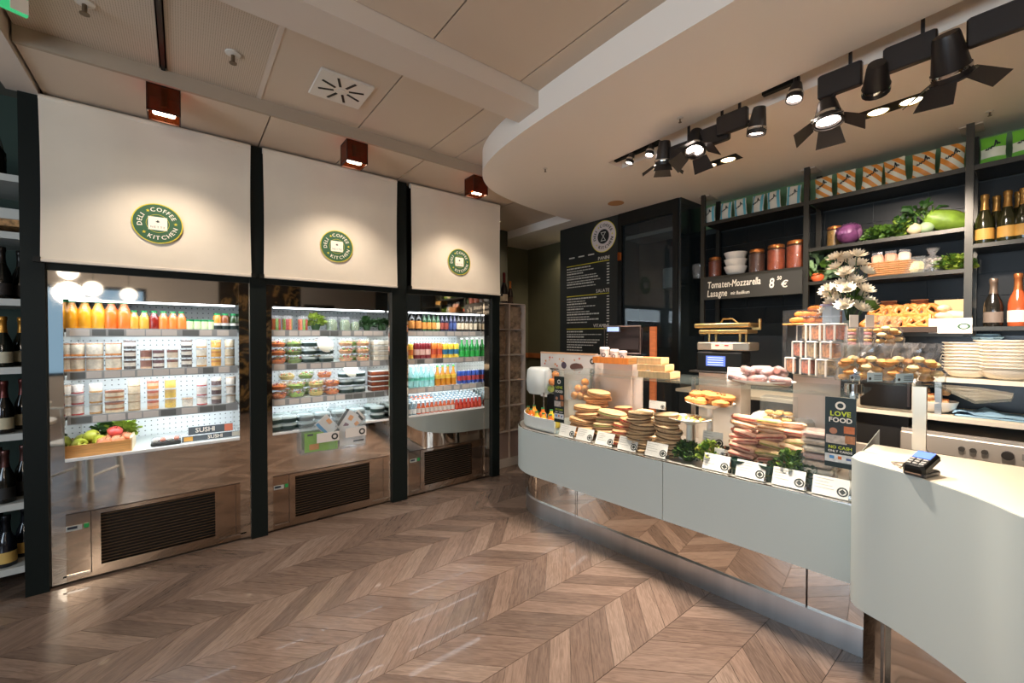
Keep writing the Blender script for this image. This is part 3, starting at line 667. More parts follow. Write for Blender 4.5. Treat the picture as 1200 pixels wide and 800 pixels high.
m = MB(); text(m,'SUSHI',.046,facing((-.09,.0,.062),(1,0,0)),'L',bold=.03); obj('lettering', m, LW, sb); m = MB(); text(m,'SUSHI',.036,facing((-.02,-.004,.010),(1,0,0)),'L',bold=.03); obj('lettering', m, LW, sb)
obj('picture_patch', MB().box((.105,.0005,.075),(.05,.004,.05)), mat('salmon_patch','#d9785a',.6), sb); obj('picture_patch', MB().box((-.13,-.003,.022),(.05,.003,.03)), mat('patch_orange','#d9a04a',.6), sb)
obj('price_card', MB().box((.155,-.003,.022),(.06,.003,.032)), mat('pale_patch','#cfc6b4',.7), sb)
sg2 = thing('sushi_tray', 'clear tray of sushi beside the fruit crate', 'tray', (-.09,3.74,.752))
obj('base', MB().rbox((0,0,.012),(.16,.10,.022),.006), mat('black_tray','#1a1a18',.4), sg2); obj('lid', MB().rbox((0,0,.035),(.155,.095,.03),.008), PLASTIC, sg2)
for k in range(4): obj('sushi_piece', MB().rbox((-.055+k*.037,0,.034),(.028,.05,.022),.006), mat('salmon','#e58a6a',.5) if k % 2 else mat('rice','#e9e2d4',.6), sg2)
# ---------------- second refrigerator
def vegcup():
    t = thing('vegetable_cup', '', 'cup'); r = .042; h = .125
    for k in range(9):
        a = k*2*math.pi/9; obj('vegetable_stick', MB().box((r*.62*math.cos(a),r*.62*math.sin(a),.048),(.018,.018,.09),a), mat(('carrot','cucumber','pepper')[k%3], ('#d86a26','#7fa23a','#b8321e')[k%3], .5), t)
    obj('cup_wall', MB().lathe([(0,.001),(r*.82,.001),(r,h*.8),(r*1.02,h*.82)], 16), PLASTIC, t)
    obj('dome_lid', MB().lathe([(r*1.03,h*.8),(r*1.0,h*.9),(r*.6,h),(0,h)], 16), PLASTIC, t); return t
vc = Proto(vegcup)
for i, px in enumerate((323,337,355)): vc.put('clear cup of carrot and cucumber sticks, %s from left' % ORD[i], (xat(px,ys),ys,SHZ[0]), i, 1, 'vegetable stick cups')
def herb(lab, px, m_, n, rad, size, name='herb_bunch', y=3.77, z=SHZ[0]):
    t = thing(name, lab, 'herbs', (xat(px,y),y,z), 0, 'herb bunches')
    obj('leaves', MB().leaves((0,0,rad[2]*.75),rad,n,size,random.Random(int(px))), m_, t); obj('stems', MB().lathe([(0,0),(rad[0]*.35,0),(rad[0]*.6,rad[2]*.8),(0,rad[2]*.9)], 10), LEAF2, t)
herb('bright green lettuce bunch on top shelf of second refrigerator', 370, [LEAF3], 90, (.07,.05,.075), .035)
herb('dark green parsley bunch near right end of top shelf', 430, [LEAF2], 110, (.065,.05,.07), .028); herb('dark green parsley bunch at right end of top shelf', 446, [LEAF2], 100, (.05,.05,.065), .028)
def sprout():
    t = thing('sprout_tub', '', 'tub'); r = .046
    obj('sprouts', MB().lathe([(0,.004),(r*.9,.004),(r*.95,.07),(r*.6,.095),(0,.1)], 16), mat('sprout','#7d8a66',.8,noise=.45,nscale=70,bump=.6), t)
    obj('tub_wall', MB().lathe([(r*.95,0),(r,.11),(r*.98,.118),(0,.12)], 16), PLASTIC, t); return t
sp = Proto(sprout)
for i, px in enumerate((389,404)): sp.put('clear tub of grey green sprouts, %s one' % ('left','right')[i], (xat(px,ys),ys,SHZ[0]), 0, 1, 'sprout tubs')
sp.put('clear tub of sprouts beside the dark parsley', (xat(416,ys),ys,SHZ[0]), 1, .85, 'sprout tubs')
def bowl(cols, r=.068, h=.070, dome=True, band=None, lid=None):
    def make():
        t = thing('salad_bowl', '', 'bowl')
        rn = random.Random(sum(map(ord, cols[0]))); 
        obj('bowl_wall', MB().lathe([(0,.001),(r*.7,.001),(r*.98,h*.55),(r,h*.58)], 16), PLASTIC, t)
        obj('dressing', MB().lathe([(0,.004),(r*.66,.004),(r*.88,h*.42),(r*.5,h*.55),(0,h*.58)], 14), mat('base'+cols[0], cols[0], .6, noise=.4, nscale=45), t)
        for c in cols:
            m = MB()
            for k in range(7):
                a = rn.uniform(0,6.28); q = r*rn.uniform(.2,.72)
                m.ball((q*math.cos(a), q*math.sin(a), h*rn.uniform(.42,.7)), (r*.2,r*.15,r*.13), 6, 0, None, 4)
            obj('topping', m, mat('top'+c, c, .5, noise=.2, nscale=50), t)
        if band: obj('label_band', MB().lathe([(r*1.005,h*.12),(r*1.02,h*.6)], 16), mat('band'+band, band, .5), t)
        if dome: obj('lid', MB().lathe([(r*1.02,h*.58),(r*1.0,h*.72),(r*.8,h*.98),(0,h)], 16), PLASTIC, t)
        else: obj('lid', MB().lathe([(r*1.03,h*.60),(r*1.03,h*.72),(r*.9,h*.95),(0,h)], 16), lid or PLASTIC, t)
        return t
    return Proto(make)
orange = bowl(['#d2702a','#8c2f1c','#e0a050']); green = bowl(['#6f8a3a','#93b04a','#c85a4a']); shr = bowl(['#d9a070','#c8603a','#8fae4a']); mixb = bowl(['#c9b060','#d07a3a','#7f9a3c']); mix2 = bowl(['#8fae4a','#d8884a','#8a5a78'])
dark = bowl(['#3a4a3a','#5a6a50'], .064,.055,False,'#1d302a', clear('frost_lid',(.9,.95,.94),.45,(.75,.85,.83),1.0)); 
L3 = ['bottom','middle','top']
def piles(lst, z, h, shelf, y=3.76):
    for i, (px, pr, n, dsc) in enumerate(lst):
        for k in range(n):
            lv = L3[k] if n == 3 else ('lower','upper')[k] if n == 2 else ('bottom','second','third','top','fifth')[k]
            pr.put('%s, %s in pile %s from left on %s' % (dsc, lv, ORD[i], shelf), (xat(px,y),y,z+k*h), i+k, 1, 'salad bowls')
piles([(325,orange,3,'orange fruit salad bowl'),(345,green,3,'green salad bowl'),(362,dark,3,'black banded salad bowl'),(381,dark,2,'black banded salad bowl'),(405,shr,3,'shrimp salad bowl'),(425,shr,3,'shrimp salad bowl')], SHZ[1], .066, 'salad shelf')
piles([(326,orange,2,'orange vegetable salad bowl'),(347,mix2,2,'mixed salad bowl'),(370,mixb,2,'golden noodle salad bowl'),(389,orange,2,'carrot salad bowl'),(405,dark,3,'black banded salad bowl'),(419,dark,3,'black banded salad bowl')], SHZ[2], .068, 'lower salad shelf')
piles([(333,green,3,'green salad bowl behind'),(371,mixb,3,'golden salad bowl behind'),(415,mix2,3,'mixed salad bowl behind')], SHZ[1], .066, 'salad shelf', 3.90)
piles([(336,mixb,3,'golden salad bowl behind'),(358,green,3,'green salad bowl behind'),(380,orange,3,'orange salad bowl behind')], SHZ[2], .066, 'lower salad shelf', 3.90)
def lidd(lab, px, y, z, tilt):
    t = thing('round_lid', lab, 'lid', (xat(px,y),y,z), (tilt,0,.3))
    obj('disc', MB().lathe([(0,0),(.07,0),(.072,.006),(.06,.012),(0,.014)], 24), mat('lid_cream','#b9b5a4',.4), t); obj('rim', MB().tube([(.071*math.cos(a*.262),.071*math.sin(a*.262),.006) for a in range(24)], .003, 5, close=True), PLASTIC, t)
lidd('tilted cream round lid on black banded bowls, salad shelf', 381, 3.725, SHZ[1]+.150, 1.15); lidd('tilted cream round lid on bowls, lower salad shelf', 411, 3.725, SHZ[2]+.205, 1.15)
def cbox(col, name):
    def make():
        t = thing('food_box', '', 'box'); obj('tray', MB().rbox((0,0,.019),(.13,.11,.036),.006), mat('tray'+col,col,.55,noise=.2,nscale=30), t); obj('lid', MB().rbox((0,0,.040),(.134,.114,.008),.003), mat('lid_white','#dfdcd2',.35), t); return t
    return Proto(make)
cb = cbox('#d9ceba','c'); bb_ = cbox('#7d3a1a','b')
for k in range(4): cb.put('cream food box, %s in stack at right of salad shelf' % ('bottom','second','third','top')[k], (xat(444,3.77),3.77,SHZ[1]+k*.046), 0, 1, 'cream food boxes')
for k in range(4): bb_.put('brown food box with white lid, %s in stack' % ('bottom','second','third','top')[k], (xat(441,3.77),3.77,SHZ[2]+k*.046), 0, 1, 'brown food boxes')
pos = [(320,3.72),(337,3.72),(357,3.70),(377,3.70),(397,3.70),(418,3.70),(442,3.72)]
for i, (px, y) in enumerate(pos):
    for k in range(2): dark.put('glassy black banded bowl, %s layer, %s from left along refrigerator floor' % (('lower','upper')[k], ORD[i]), (xat(px,y),y,.757+k*.055), i, 1, 'bowls on the refrigerator floor')
for i, px in enumerate((330,350,370,392,413,434)): dark.put('glassy black banded bowl in back row, %s from left' % ORD[i], (xat(px,3.86),3.86,.757+.055), i, 1, 'bowls in the back row')
# leaflet holder hung on the front of the second refrigerator
p0 = at(352,500,'y',3.56); p1 = at(428,500,'y',3.56); hz0 = at(354,533,'y',3.56).z; hz1 = at(354,486,'y',3.56).z
lh = thing('leaflet_holder', 'clear acrylic leaflet box hanging on the middle refrigerator front', 'holder', (p0.x,3.55,hz0)); W_ = p1.x-p0.x; Hh = hz1-hz0
a_ = MB().box((W_/2,0,Hh/2),(W_,.003,Hh)).box((W_/2,.055,Hh/2+.02),(W_,.003,Hh+.04)).box((0,.0275,Hh/2),(.003,.055,Hh)).box((W_,.0275,Hh/2),(.003,.055,Hh)).box((W_*.52,.0275,Hh/2),(.003,.055,Hh)).box((W_/2,.0275,0),(W_,.055,.003))
obj('box', a_, ACRYL, lh)
obj('hook', MB().box((W_/2,.06,Hh+.03),(.05,.012,.05)), ACRYL, lh)
GRP = mat('lime_print','#7fb522',.6); ORP = mat('orange_print','#d98a2c',.6); BKP = mat('black_print','#1c1c1a',.6); BLP = mat('blue_print','#3f8fc0',.6)
def leaflet(lab, x, z, w_, h, rot, back, bits, dy=.03):
    t = thing('leaflet', lab, 'leaflet', (p0.x+x,3.55+dy,hz0+z), (0,rot,0), 'leaflets in the acrylic box')
    obj('sheet', MB().box((0,0,0),(w_,.004,h)), back, t)
    for (bx,bz,bw,bh,m_) in bits: obj('print_patch', MB().box((bx*w_,-.003,bz*h),(bw*w_,.002,bh*h)), m_, t)
leaflet('lime green leaflet at lower left of acrylic box', .10,.085,.14,.15,0,GRP,[(0,-.25,.5,.3,ORP),(-.2,.4,.3,.1,BKP)],.02)
leaflet('lime green leaflet in middle of acrylic box', .22,.075,.12,.14,0,GRP,[(0,.42,1,.1,BKP)],.024)
leaflet('white leaflet with orange picture in right half of box', .35,.10,.11,.16,0,PAPER,[(.1,.1,.4,.3,ORP)],.02)
leaflet('white leaflet at the right end of acrylic box', .45,.09,.11,.15,0,PAPER,[(0,-.3,.8,.1,BKP)],.024)
leaflet('tilted leaflet with blue stripe at top of box', .20,.20,.12,.15,-.7,PAPER,[(-.35,0,.2,.9,BLP),(.3,.1,.25,.3,ORP)],.032)
leaflet('tilted black edged leaflet in middle of box', .36,.22,.12,.17,.6,PAPER,[(-.4,0,.2,1,BKP),(.1,.2,.3,.25,ORP),(.1,-.2,.3,.2,mat('plum','#6a2f3a',.6))],.034)
leaflet('tilted leaflet with black corner on the right', .43,.22,.10,.14,.9,PAPER,[(0,.3,.9,.15,BKP),(.3,-.1,.3,.25,ORP)],.038)
for lab, x, z in (('white card with round mark on left half of acrylic box',.20,.115),('white card with round mark on right half of acrylic box',.42,.125)):
    t = thing('holder_card', lab, 'card', (p0.x+x,3.545,hz0+z)); obj('card', MB().box((0,0,0),(.17,.003,.075)), PAPER, t)
    m = MB(); disc(m, facing((.05,-.003,0),(1,0,0)), .014, .026, 0, 20); obj('printed_ring', m, INK, t)
# ---------------- third refrigerator
def bottle(col, h=.215, r=.026, label=None, cap=None, neck=.36, lz=(.12,.42), name='beer_bottle', clear_=None):
    def make():
        t = thing(name, '', 'bottle')
        obj('glass_body', MB().lathe([(0,0),(r*.95,0),(r,.004),(r,h*.50),(r*.85,h*.57),(r*neck,h*.72),(r*neck*.9,h*.95),(0,h*.95)], 14), glossy('glass'+col, col, .12) if clear_ is None else clear_, t)
        if label: obj('paper_label', MB().lathe([(r*1.015,h*lz[0]),(r*1.015,h*lz[1])], 14), mat('label'+label, label, .6, noise=.15, nscale=60), t)
        obj('cap', MB().cyl((0,0,h*.93), r*neck*1.05, h*.07, 10), mat('cap'+(cap or '#222'), cap or '#222222', .4), t); return t
    return Proto(make)
y3 = 3.75
B1 = bottle('#15130f',.245,.032,'#c8823a','#b0b0a8'); B2 = bottle('#1f4a22',.215,.024,'#d08a3a','#d8d0b0'); B3 = bottle('#1f4a22',.215,.023,'#d8c08a','#b8402a'); B4 = bottle('#1a1830',.215,.022,'#8a3a2a','#c8502a'); B5 = bottle('#1c2248',.215,.021,'#3a4a7a','#3a4a9a'); B6 = bottle('#1c120c',.215,.0225,'#cbb89a','#2a2622')
seq = [(482,B1,'large dark beer bottle, orange label'),(490,B1,'large dark beer bottle, orange label'),(497,B2,'green beer bottle, orange label'),(502.5,B2,'green beer bottle, orange label'),(508,B2,'green beer bottle, orange label'),(513,B3,'green beer bottle, cream label and red cap'),(518,B4,'dark beer bottle, red label'),(523,B4,'dark beer bottle, red label'),(528,B5,'blue beer bottle'),(532.5,B5,'blue beer bottle'),(537,B6,'brown beer bottle, cream label'),(541.5,B6,'brown beer bottle, cream label'),(546.5,B6,'brown beer bottle, cream label'),(551.5,B6,'brown beer bottle, cream label'),(557,B6,'brown beer bottle, cream label'),(562,B6,'brown beer bottle, cream label')]
for i, (px, pr, d_) in enumerate(seq): pr.put('%s, %s from left on beer shelf' % (d_, ORD[i]), (xat(px,y3),y3,SHZ[0]), i, 1, 'beer bottles')
def can(col, band=None, h=.135, r=.03, band2=None):
    def make():
        t = thing('drink_can', '', 'can')
        obj('can_body', MB().lathe([(0,0),(r*.85,0),(r,.008),(r,h-.012),(r*.82,h-.002),(0,h-.002)], 14), mat('can'+col, col, .3, .1, noise=.1, nscale=40), t)
        if band: obj('print_band', MB().lathe([(r*1.01,h*.25),(r*1.01,h*.6)], 14), mat('canb'+band, band, .4), t)
        obj('can_top', MB().lathe([(r*.82,h-.002),(r*.80,h+.001),(r*.76,h-.003),(0,h-.003)], 14), CHROME, t); return t
    return Proto(make)
c_y = can('#e0b23a','#c86a2a',.15,.034); c_r = can('#7d1c22','#d8b0a0',.155,.031); c_o = can('#e07a30','#c04a2a',.155,.031); c_yy = can('#e8c33e','#2a6a8a',.145,.031); c_b = can('#2a4a9a','#b03a3a',.135,.026)
B7 = bottle('#17802f',.20,.031,'#1f9a3a','#e8e8e0',.4,(.05,.35),'soda_bottle'); 
seq = [(480,c_y,'yellow drink can'),(488,c_r,'dark red drink can with pale band'),(494.5,c_r,'dark red drink can with pale band'),(501,c_r,'dark red drink can with pale band'),(508,c_o,'orange drink can'),(514.5,c_o,'orange drink can'),(521,c_yy,'yellow can with blue print'),(527.5,c_yy,'yellow can with blue print'),(534,c_yy,'yellow can with blue print'),(541,B7,'green soda bottle, white cap'),(547,B7,'green soda bottle, white cap'),(553,B7,'green soda bottle, white cap'),(559,B7,'green soda bottle, white cap'),(564.5,B7,'green soda bottle, white cap')]
for i, (px, pr, d_) in enumerate(seq): pr.put('%s, %s from left on colourful shelf' % (d_, ORD[i]), (xat(px,y3),y3,SHZ[1]), i*.7, 1, 'cans and sodas')
W1 = bottle('#8fc8c0',.215,.031,'#5fb8a0','#dfeeee',.42,(.30,.42),'water_bottle', clear('water_teal',(.72,.92,.90),.45,(.45,.80,.78),1.0)); W2 = bottle('#c07a1c',.20,.031,'#d8b03a','#3aa04a',.42,(.35,.55),'iced_tea_bottle')
seq = [(481,W1,'pale teal water bottle'),(487.5,W1,'pale teal water bottle'),(493.5,W1,'pale teal water bottle'),(499.5,W1,'pale teal water bottle'),(505.5,W1,'pale teal water bottle'),(512.5,W2,'amber iced tea bottle'),(518.5,W2,'amber iced tea bottle'),(524.5,W2,'amber iced tea bottle'),(531,W2,'amber iced tea bottle'),(538,c_b,'blue energy drink can'),(543.5,c_b,'blue energy drink can'),(549,c_b,'blue energy drink can'),(554.5,c_b,'blue energy drink can'),(559.5,c_b,'blue energy drink can'),(564.5,c_b,'blue energy drink can')]
for i, (px, pr, d_) in enumerate(seq): pr.put('%s, %s from left on water shelf' % (d_, ORD[i]), (xat(px,y3),y3,SHZ[2]), i*.7, 1, 'waters and energy drinks')
S1 = bottle('#c8603a',.11,.021,'#d8d0c8','#e9ecec',.62,(.1,.5),'yogurt_drink'); S2 = bottle('#8aa0a8',.11,.021,'#e0e4e4','#d5dcdc',.62,(.1,.5),'yogurt_drink'); S3 = bottle('#b8321e',.11,.021,'#c8482a','#e9ecec',.62,(.1,.4),'yogurt_drink'); S4 = bottle('#c8d0d0',.11,.021,'#d8dcdc','#e8703a',.62,(.1,.5),'yogurt_drink')
for r_ in range(5):
    for k in range(18):
        x = 1.665+k*.0462; y = 3.652+r_*.052
        pr = (S2 if k < 2 else S1 if k < 11 else S3) if r_ == 0 else (S4 if (r_ == 2 or r_ == 3) and 1 < k < 7 else S2)
        pr.put('small white capped bottle, %s row, %s from left on refrigerator floor' % (('front','second','third','fourth','back')[r_], ORD[k]), (x,y,.757+(.012*r_)), 0, 1, 'small bottles on the refrigerator floor')
    if r_: tag(obj('bottle_riser', MB().bb((1.642,3.632+r_*.052,.7505),(2.482,3.632+r_*.052+.048,.7565+.012*r_)), INW), 'white step under the %s row of small bottles' % ('front','second','third','fourth','back')[r_], 'riser', 'risers under small bottles')
# ================================================================== SERVING COUNTER
PANEL = mat('counter_panel','#c2cbc6',.42); CTOP = mat('counter_top','#ded3bd',.35)
def lc(t, name, mb, m): return obj(name, mb, m, t)
cnt = thing('display_counter', 'pale grey deli display counter with glass front and rounded end', 'counter', (CO.x,CO.y,0), CRZ)
RAD, S1_ = .46, 2.02
def outline(off, s0, s1=None, end=.80):
    pts = [(off,s0)]; n = 5
    for i in range(1, n): pts.append((off, s0+(S1_-s0)*i/n))
    r = RAD-off
    for i in range(13):
        a = math.radians(i*7.2); pts.append((RAD-r*math.cos(a), S1_+r*math.sin(a)))
    pts.append((end, S1_+r)); return pts
def shell(mb, path, th, z0, z1):  # thick curved wall
    P = [Vector(p) for p in path]; inn = []
    for i, p in enumerate(P):
        d = (P[min(i+1,len(P)-1)]-P[max(i-1,0)]).normalized(); inn.append(p+Vector((d.y,-d.x))*th)
    n = len(P); vs_ = [(p.x,p.y,z) for z in (z0,z1) for p in P+inn]; N2 = 2*n; fs = []
    for i in range(n-1):
        fs += [(i,i+1,N2+i+1,N2+i),(n+i+1,n+i,N2+n+i,N2+n+i+1),(N2+i,N2+i+1,N2+n+i+1,N2+n+i),(i+1,i,n+i,n+i+1)]
    fs += [(0,N2,N2+n,n),(n-1,2*n-1,N2+2*n-1,N2+n-1)]
    mb.add(vs_, fs, 0, None, True); return mb
lc(cnt, 'front_panel', MB().bb((0,.002,.362),(.02,.927,.722)), PANEL)
lc(cnt, 'front_panel', shell(MB(), outline(0,.931), .02, .362, .722), PANEL)
lc(cnt, 'mirror_recess', shell(MB(), outline(.085,-.02), .01, .125, .365), MIRROR)
lc(cnt, 'plinth', shell(MB(), outline(.07,-.02), .02, 0, .13), mat('plinth_steel','#c4c6c8',.33,1.0,noise=.10,nscale=10,stretch=(1,1,.05)))
for s in (1.66,.2): lc(cnt, 'plinth_joint', MB().bb((.0725,s,.0),(.075,s+.004,.36)), mat('joint_dark','#4a403a',.4,.6))
ol = outline(.021,.0); DECK = mat('deck_steel','#c9c2b8',.3,.5)
lc(cnt, 'display_floor', MB().prism(ol+[(.80,0.0)], .695, .722), DECK)
lc(cnt, 'bottom_tray', MB().prism(outline(.03,0)+[(.80,0)], .366, .372), BLACK)
lc(cnt, 'back_board', MB().bb((.76,.0,.1),(.80,2.45,.86)), CREAM)
lc(cnt, 'end_board', MB().bb((.0215,-.003,.37),(.80,.0,.95)), PANEL)
lc(cnt, 'edge_trim', shell(MB(), outline(.002,0), .012, .722,.728), CHROME)
lc(cnt, 'front_glass', MB().bb((.008,.004,.729),(.014,.928,1.214)), GLASS)
lc(cnt, 'front_glass', MB().bb((.008,.932,.729),(.014,1.815,1.214)), GLASS)
lc(cnt, 'end_glass', MB().bb((.014,1.812,.729),(.50,1.818,1.214)), GLASS)
lc(cnt, 'glass_shelf', MB().bb((.002,.0,1.215),(.47,1.83,1.227)), clear('shelf_glass',(.96,.99,.975),.018,(.8,.95,.9),.9))
for s in (.075,.93,1.78): lc(cnt, 'shelf_support', MB().box((.44,s,.965),(.022,.022,.50)), STEEL)
# service counter on the right
svc = thing('service_counter', 'curved white service counter with cream top beside display case', 'counter', (2.3,0,0))
def sv(mb): return rel(mb, (2.3,0,0))
fo = [(2.40,.500),(2.32,.500)]+catmull([(2.255,.497),(2.205,.455),(2.158,.345),(2.076,.215),(1.987,.11),(1.886,.024),(1.79,-.10),(1.72,-.27),(1.67,-.55),(1.65,-1.0),(1.65,-1.6)],4)
def inset(path, d):
    P = [Vector(p) for p in path]; out = []
    for i, p in enumerate(P):
        t = (P[min(i+1,len(P)-1)]-P[max(i-1,0)]).normalized(); out.append((p.x-t.y*d, p.y+t.x*d))
    return out
def shell2(path, th, z0, z1):
    inn = inset(path, th); n = len(path); mb = MB(); vs_ = [(p[0],p[1],z) for z in (z0,z1) for p in list(path)+inn]; N2 = 2*n; fs = []
    for i in range(n-1): fs += [(i,i+1,N2+i+1,N2+i),(n+i+1,n+i,N2+n+i,N2+n+i+1),(N2+i,N2+i+1,N2+n+i+1,N2+n+i),(i+1,i,n+i,n+i+1)]
    fs += [(0,N2,N2+n,n),(n-1,2*n-1,N2+2*n-1,N2+n-1)]
    mb.add(vs_, fs, 0, None, True); return mb
bk = [(2.64,-1.6),(2.60,.36),(2.60,.49),(2.42,.49)]
obj('worktop', sv(MB().prism(inset(fo,.004)+bk, .955, .98)), CTOP, svc)
obj('front_panel', sv(shell2(fo, .0035, .36, .979)), PANEL, svc)
obj('chrome_recess', sv(shell2(inset(fo,.10), .015, 0, .36)), CHROME, svc)
obj('back_panel', sv(MB().bb((2.57,-1.6,0),(2.60,.36,.955))), CREAM, svc)
# ---- price tags along the glass
TAGW = .143
def ring_mark(mb, M, r):
    disc(mb, M, r*.68, r, 0, 24); q = r*.5; mb.add([(-q*.75,-q*.6,0),(q*.75,-q*.6,0),(q*.75,q*.6,0),(-q*.75,q*.6,0)], [(0,1,2,3)], 0, M); disc(mb, M @ Matrix.Translation((0,0,-.0002)), r*.2, r*.62, 0, 4)
def tagcard(lab, s, off, z, w_=TAGW, h=.092, tilt=.45, rows=4, grp='counter price cards', rz=0, ringx=.33):
    p = ct(s, off, z)
    t = thing('price_card', lab, 'price card', p, (0,0,CRZ+math.pi/2+rz+math.pi), grp)   # local x runs towards the camera's right, local -y faces the customer
    t.rotation_euler = (0,0,CRZ-math.pi/2)
    M = Matrix.Rotation(-tilt, 4, 'X')
    obj('card', MB().box((0,0,h/2),(w_,.003,h),0,0,M), PAPER, t)
    m = MB(); F_ = M @ facing((0,-.0022,0),(1,0,0))
    rn = random.Random(int(s*1000))
    for k in range(rows):
        L = rn.uniform(.3,.55)*w_; y = h*(.84-k*.16); m.add([(-w_*.44,y,0),(-w_*.44+L,y,0),(-w_*.44+L,y+h*.035,0),(-w_*.44,y+h*.035,0)], [(0,1,2,3)], 0, F_)
    obj('print_lines', m, mat('faint_ink','#a9a39b',.8), t)
    m = MB(); ring_mark(m, F_ @ Matrix.Translation((w_*ringx,h*.35,0)), h*.24); obj('logo_ring', m, INK, t)
    obj('holder', MB().box((w_*.5+.004,.012,.012),(.010,.03,.022)), CHROME, t)
    return t
tpx = [662.5,683,706.5,733.5,767,837.5,878,923,972.5]
what = ['beside the left love food sign','in front of the leftmost sandwich pile','between the two left sandwich piles','in front of the red filled flatbreads','in front of the tall flatbread pile','in front of the dark lettuce','in front of the pink wraps','in front of the bright lettuce','below the love food poster']
for i, px in enumerate(tpx):
    tagcard('white price card with round mark %s' % what[i], pcs(px, 520, .035)[0], .040, .729)
# ---- flatbread sandwiches
def sandwich(col, fill, L=.155, W=.11, h=.036):
    def make():
        t = thing('flatbread_sandwich', '', 'sandwich')
        bm = mat('bread'+col, col, .7, noise=.22, nscale=22, bump=.3)
        pf_ = lambda z0, hh: [(0,z0),(.80,z0),(.96,z0+hh*.22),(1.0,z0+hh*.5),(.95,z0+hh*.8),(.78,z0+hh*.97),(0,z0+hh*1.04)]
        obj('lower_bread', MB().lathe(pf_(0,h*.46),14,(0,0,0),0,None,True,W/2,L/2), bm, t)
        obj('filling', MB().lathe([(0,h*.44),(.97,h*.44),(1.03,h*.50),(.98,h*.57),(0,h*.57)],14,(0,0,0),0,None,True,W/2,L/2), mat('fill'+fill, fill, .6, noise=.5, nscale=50), t)
        obj('upper_bread', MB().lathe(pf_(h*.55,h*.44),14,(0,0,0),0,None,True,W/2*.98,L/2*.98), bm, t); return t
    return Proto(make)
fa = sandwich('#dba877','#a8743c'); fb = sandwich('#dcb083','#7f7c3c'); fc = sandwich('#d8a070','#a83a26'); fd = sandwich('#d8b48a','#7a5630',.150,.13)
LV = ['bottom','second from bottom','third from bottom','fourth from bottom','fifth from bottom','sixth from bottom','seventh from bottom','eighth from bottom','ninth from bottom']
rn = random.Random(11)
def pile(pr, px, off, n, h, desc, sc=1.0, lean=0.0, z0=.724, grp='flatbread sandwiches'):
    s = pcs(px, 500, off)[0]
    for k in range(n):
        p = ct(s+rn.uniform(-.022,.022), off+lean*k+rn.uniform(-.012,.012), z0+k*h)
        pr.put('%s, %s in its pile' % (desc, LV[k] if k < n-1 else 'topmost'), p, (rn.uniform(-.10,.10),rn.uniform(-.07,.07),CRZ+rn.uniform(-.4,.4)), (sc*rn.uniform(.94,1.06),sc*rn.uniform(.92,1.06),h/.036), grp)
pile(fa, 682, .17, 5, .046, 'golden flatbread sandwich in leftmost pile', 1.55, .014)
pile(fa, 700, .36, 8, .042, 'golden flatbread sandwich in pile behind the leftmost', 1.45, .0)
pile(fb, 711, .18, 5, .044, 'pale flatbread with green filling in second pile', 1.4, .014)
pile(fc, 730, .15, 5, .038, 'flatbread with red filling beside the white card', 1.2, .012)
pile(fd, 750, .13, 8, .032, 'thin toasted flatbread in the tall pile', 1.2, .004)
pile(fd, 780, .15, 8, .034, 'thin toasted flatbread in pile next to plate', 1.15, .003)
pile(fc, 733, .42, 6, .038, 'tomato flatbread in back pile', .95, .0)
pile(fd, 758, .34, 7, .034, 'toasted flatbread in pile behind tall pile', .9, .0)
# ---- plates on pedestals
def plate_stand(lab, px, py, off, r, cat='plate'):
    s, z = pcs(px, py, off); t = thing('pedestal_plate', lab, cat, ct(s,off,.724), CRZ); H = z-.724
    obj('plate', MB().lathe([(0,H-.006),(r*.6,H-.006),(r,H+.012),(r*1.01,H+.016),(r*.62,H+.002),(0,H+.002)], 28), mat('porcelain','#ece6dc',.25), t)
    obj('pedestal', MB().lathe([(r*.5,0),(r*.48,.008),(.02,.03),(.018,H-.03),(r*.4,H-.006)], 18), mat('porcelain','#ece6dc',.25), t)
    return s, z, t
s, z, t = plate_stand('white plate of pasta salad on pedestal', 808, 492, .20, .130)
m = MB()
for k in range(40):
    a = rn.uniform(0,6.28); q = .075*math.sqrt(rn.random()); m.ball((q*math.cos(a)*1.2,q*math.sin(a)*1.2,z-.724+.008+rn.uniform(0,.010)),(.013,.006,.005),6,0,Matrix.Identity(4),4)
tag(obj('pasta_salad', m, mat('pasta','#d8a752',.5,noise=.3,nscale=60), None, ct(s,.20,.724), (0,0,CRZ)), 'golden pasta salad heaped on the white plate', 'salad', None, 'stuff')
s, z, t = plate_stand('white plate holding round cookies on pedestal', 832, 474, .36, .145)
def cookie(col):
    def make():
        t = thing('cookie', '', 'cookie'); obj('dough', MB().ball((0,0,.014),(.036,.036,.017),12,0,None,5), mat('cookie'+col,col,.8,noise=.35,nscale=40,bump=.6), t)
        m = MB(); r_ = random.Random(2)
        for k in range(6): a = r_.uniform(0,6.28); m.ball((.02*math.cos(a),.02*math.sin(a),.028),(.005,.005,.004),6,0,None,4)
        obj('crumbs', m, mat('crumb','#8a5226',.8), t); return t
    return Proto(make)
ck = cookie('#c07a3c')
cl = [(-.05,-.07,0),(.0,-.02,0),(-.04,.03,0),(.04,.06,0),(.03,-.06,0),(-.02,.08,0),(-.03,-.03,.026),(.015,.02,.026),(.0,.065,.024),(-.01,-.085,.022)]
for k, (a, b, c) in enumerate(cl): ck.put('round golden cookie on pedestal plate, %s' % ('lower layer number %s from right' % ORD[k] if k < 6 else 'upper layer number %s from right' % ORD[k-6]), ct(s+b*1.25, .36+a*1.2, z+.004+c*1.4), k, 1.5, 'cookies on the plate')
tagcard('white price card leaning below the cookie plate', pcs(835,495,.26)[0], .26, .80, .12,.10,.1,4,'small display cards')
tagcard('white price card behind the pink wraps', pcs(873,488,.40)[0], .40, .90, .13,.09,.1,4,'small display cards')
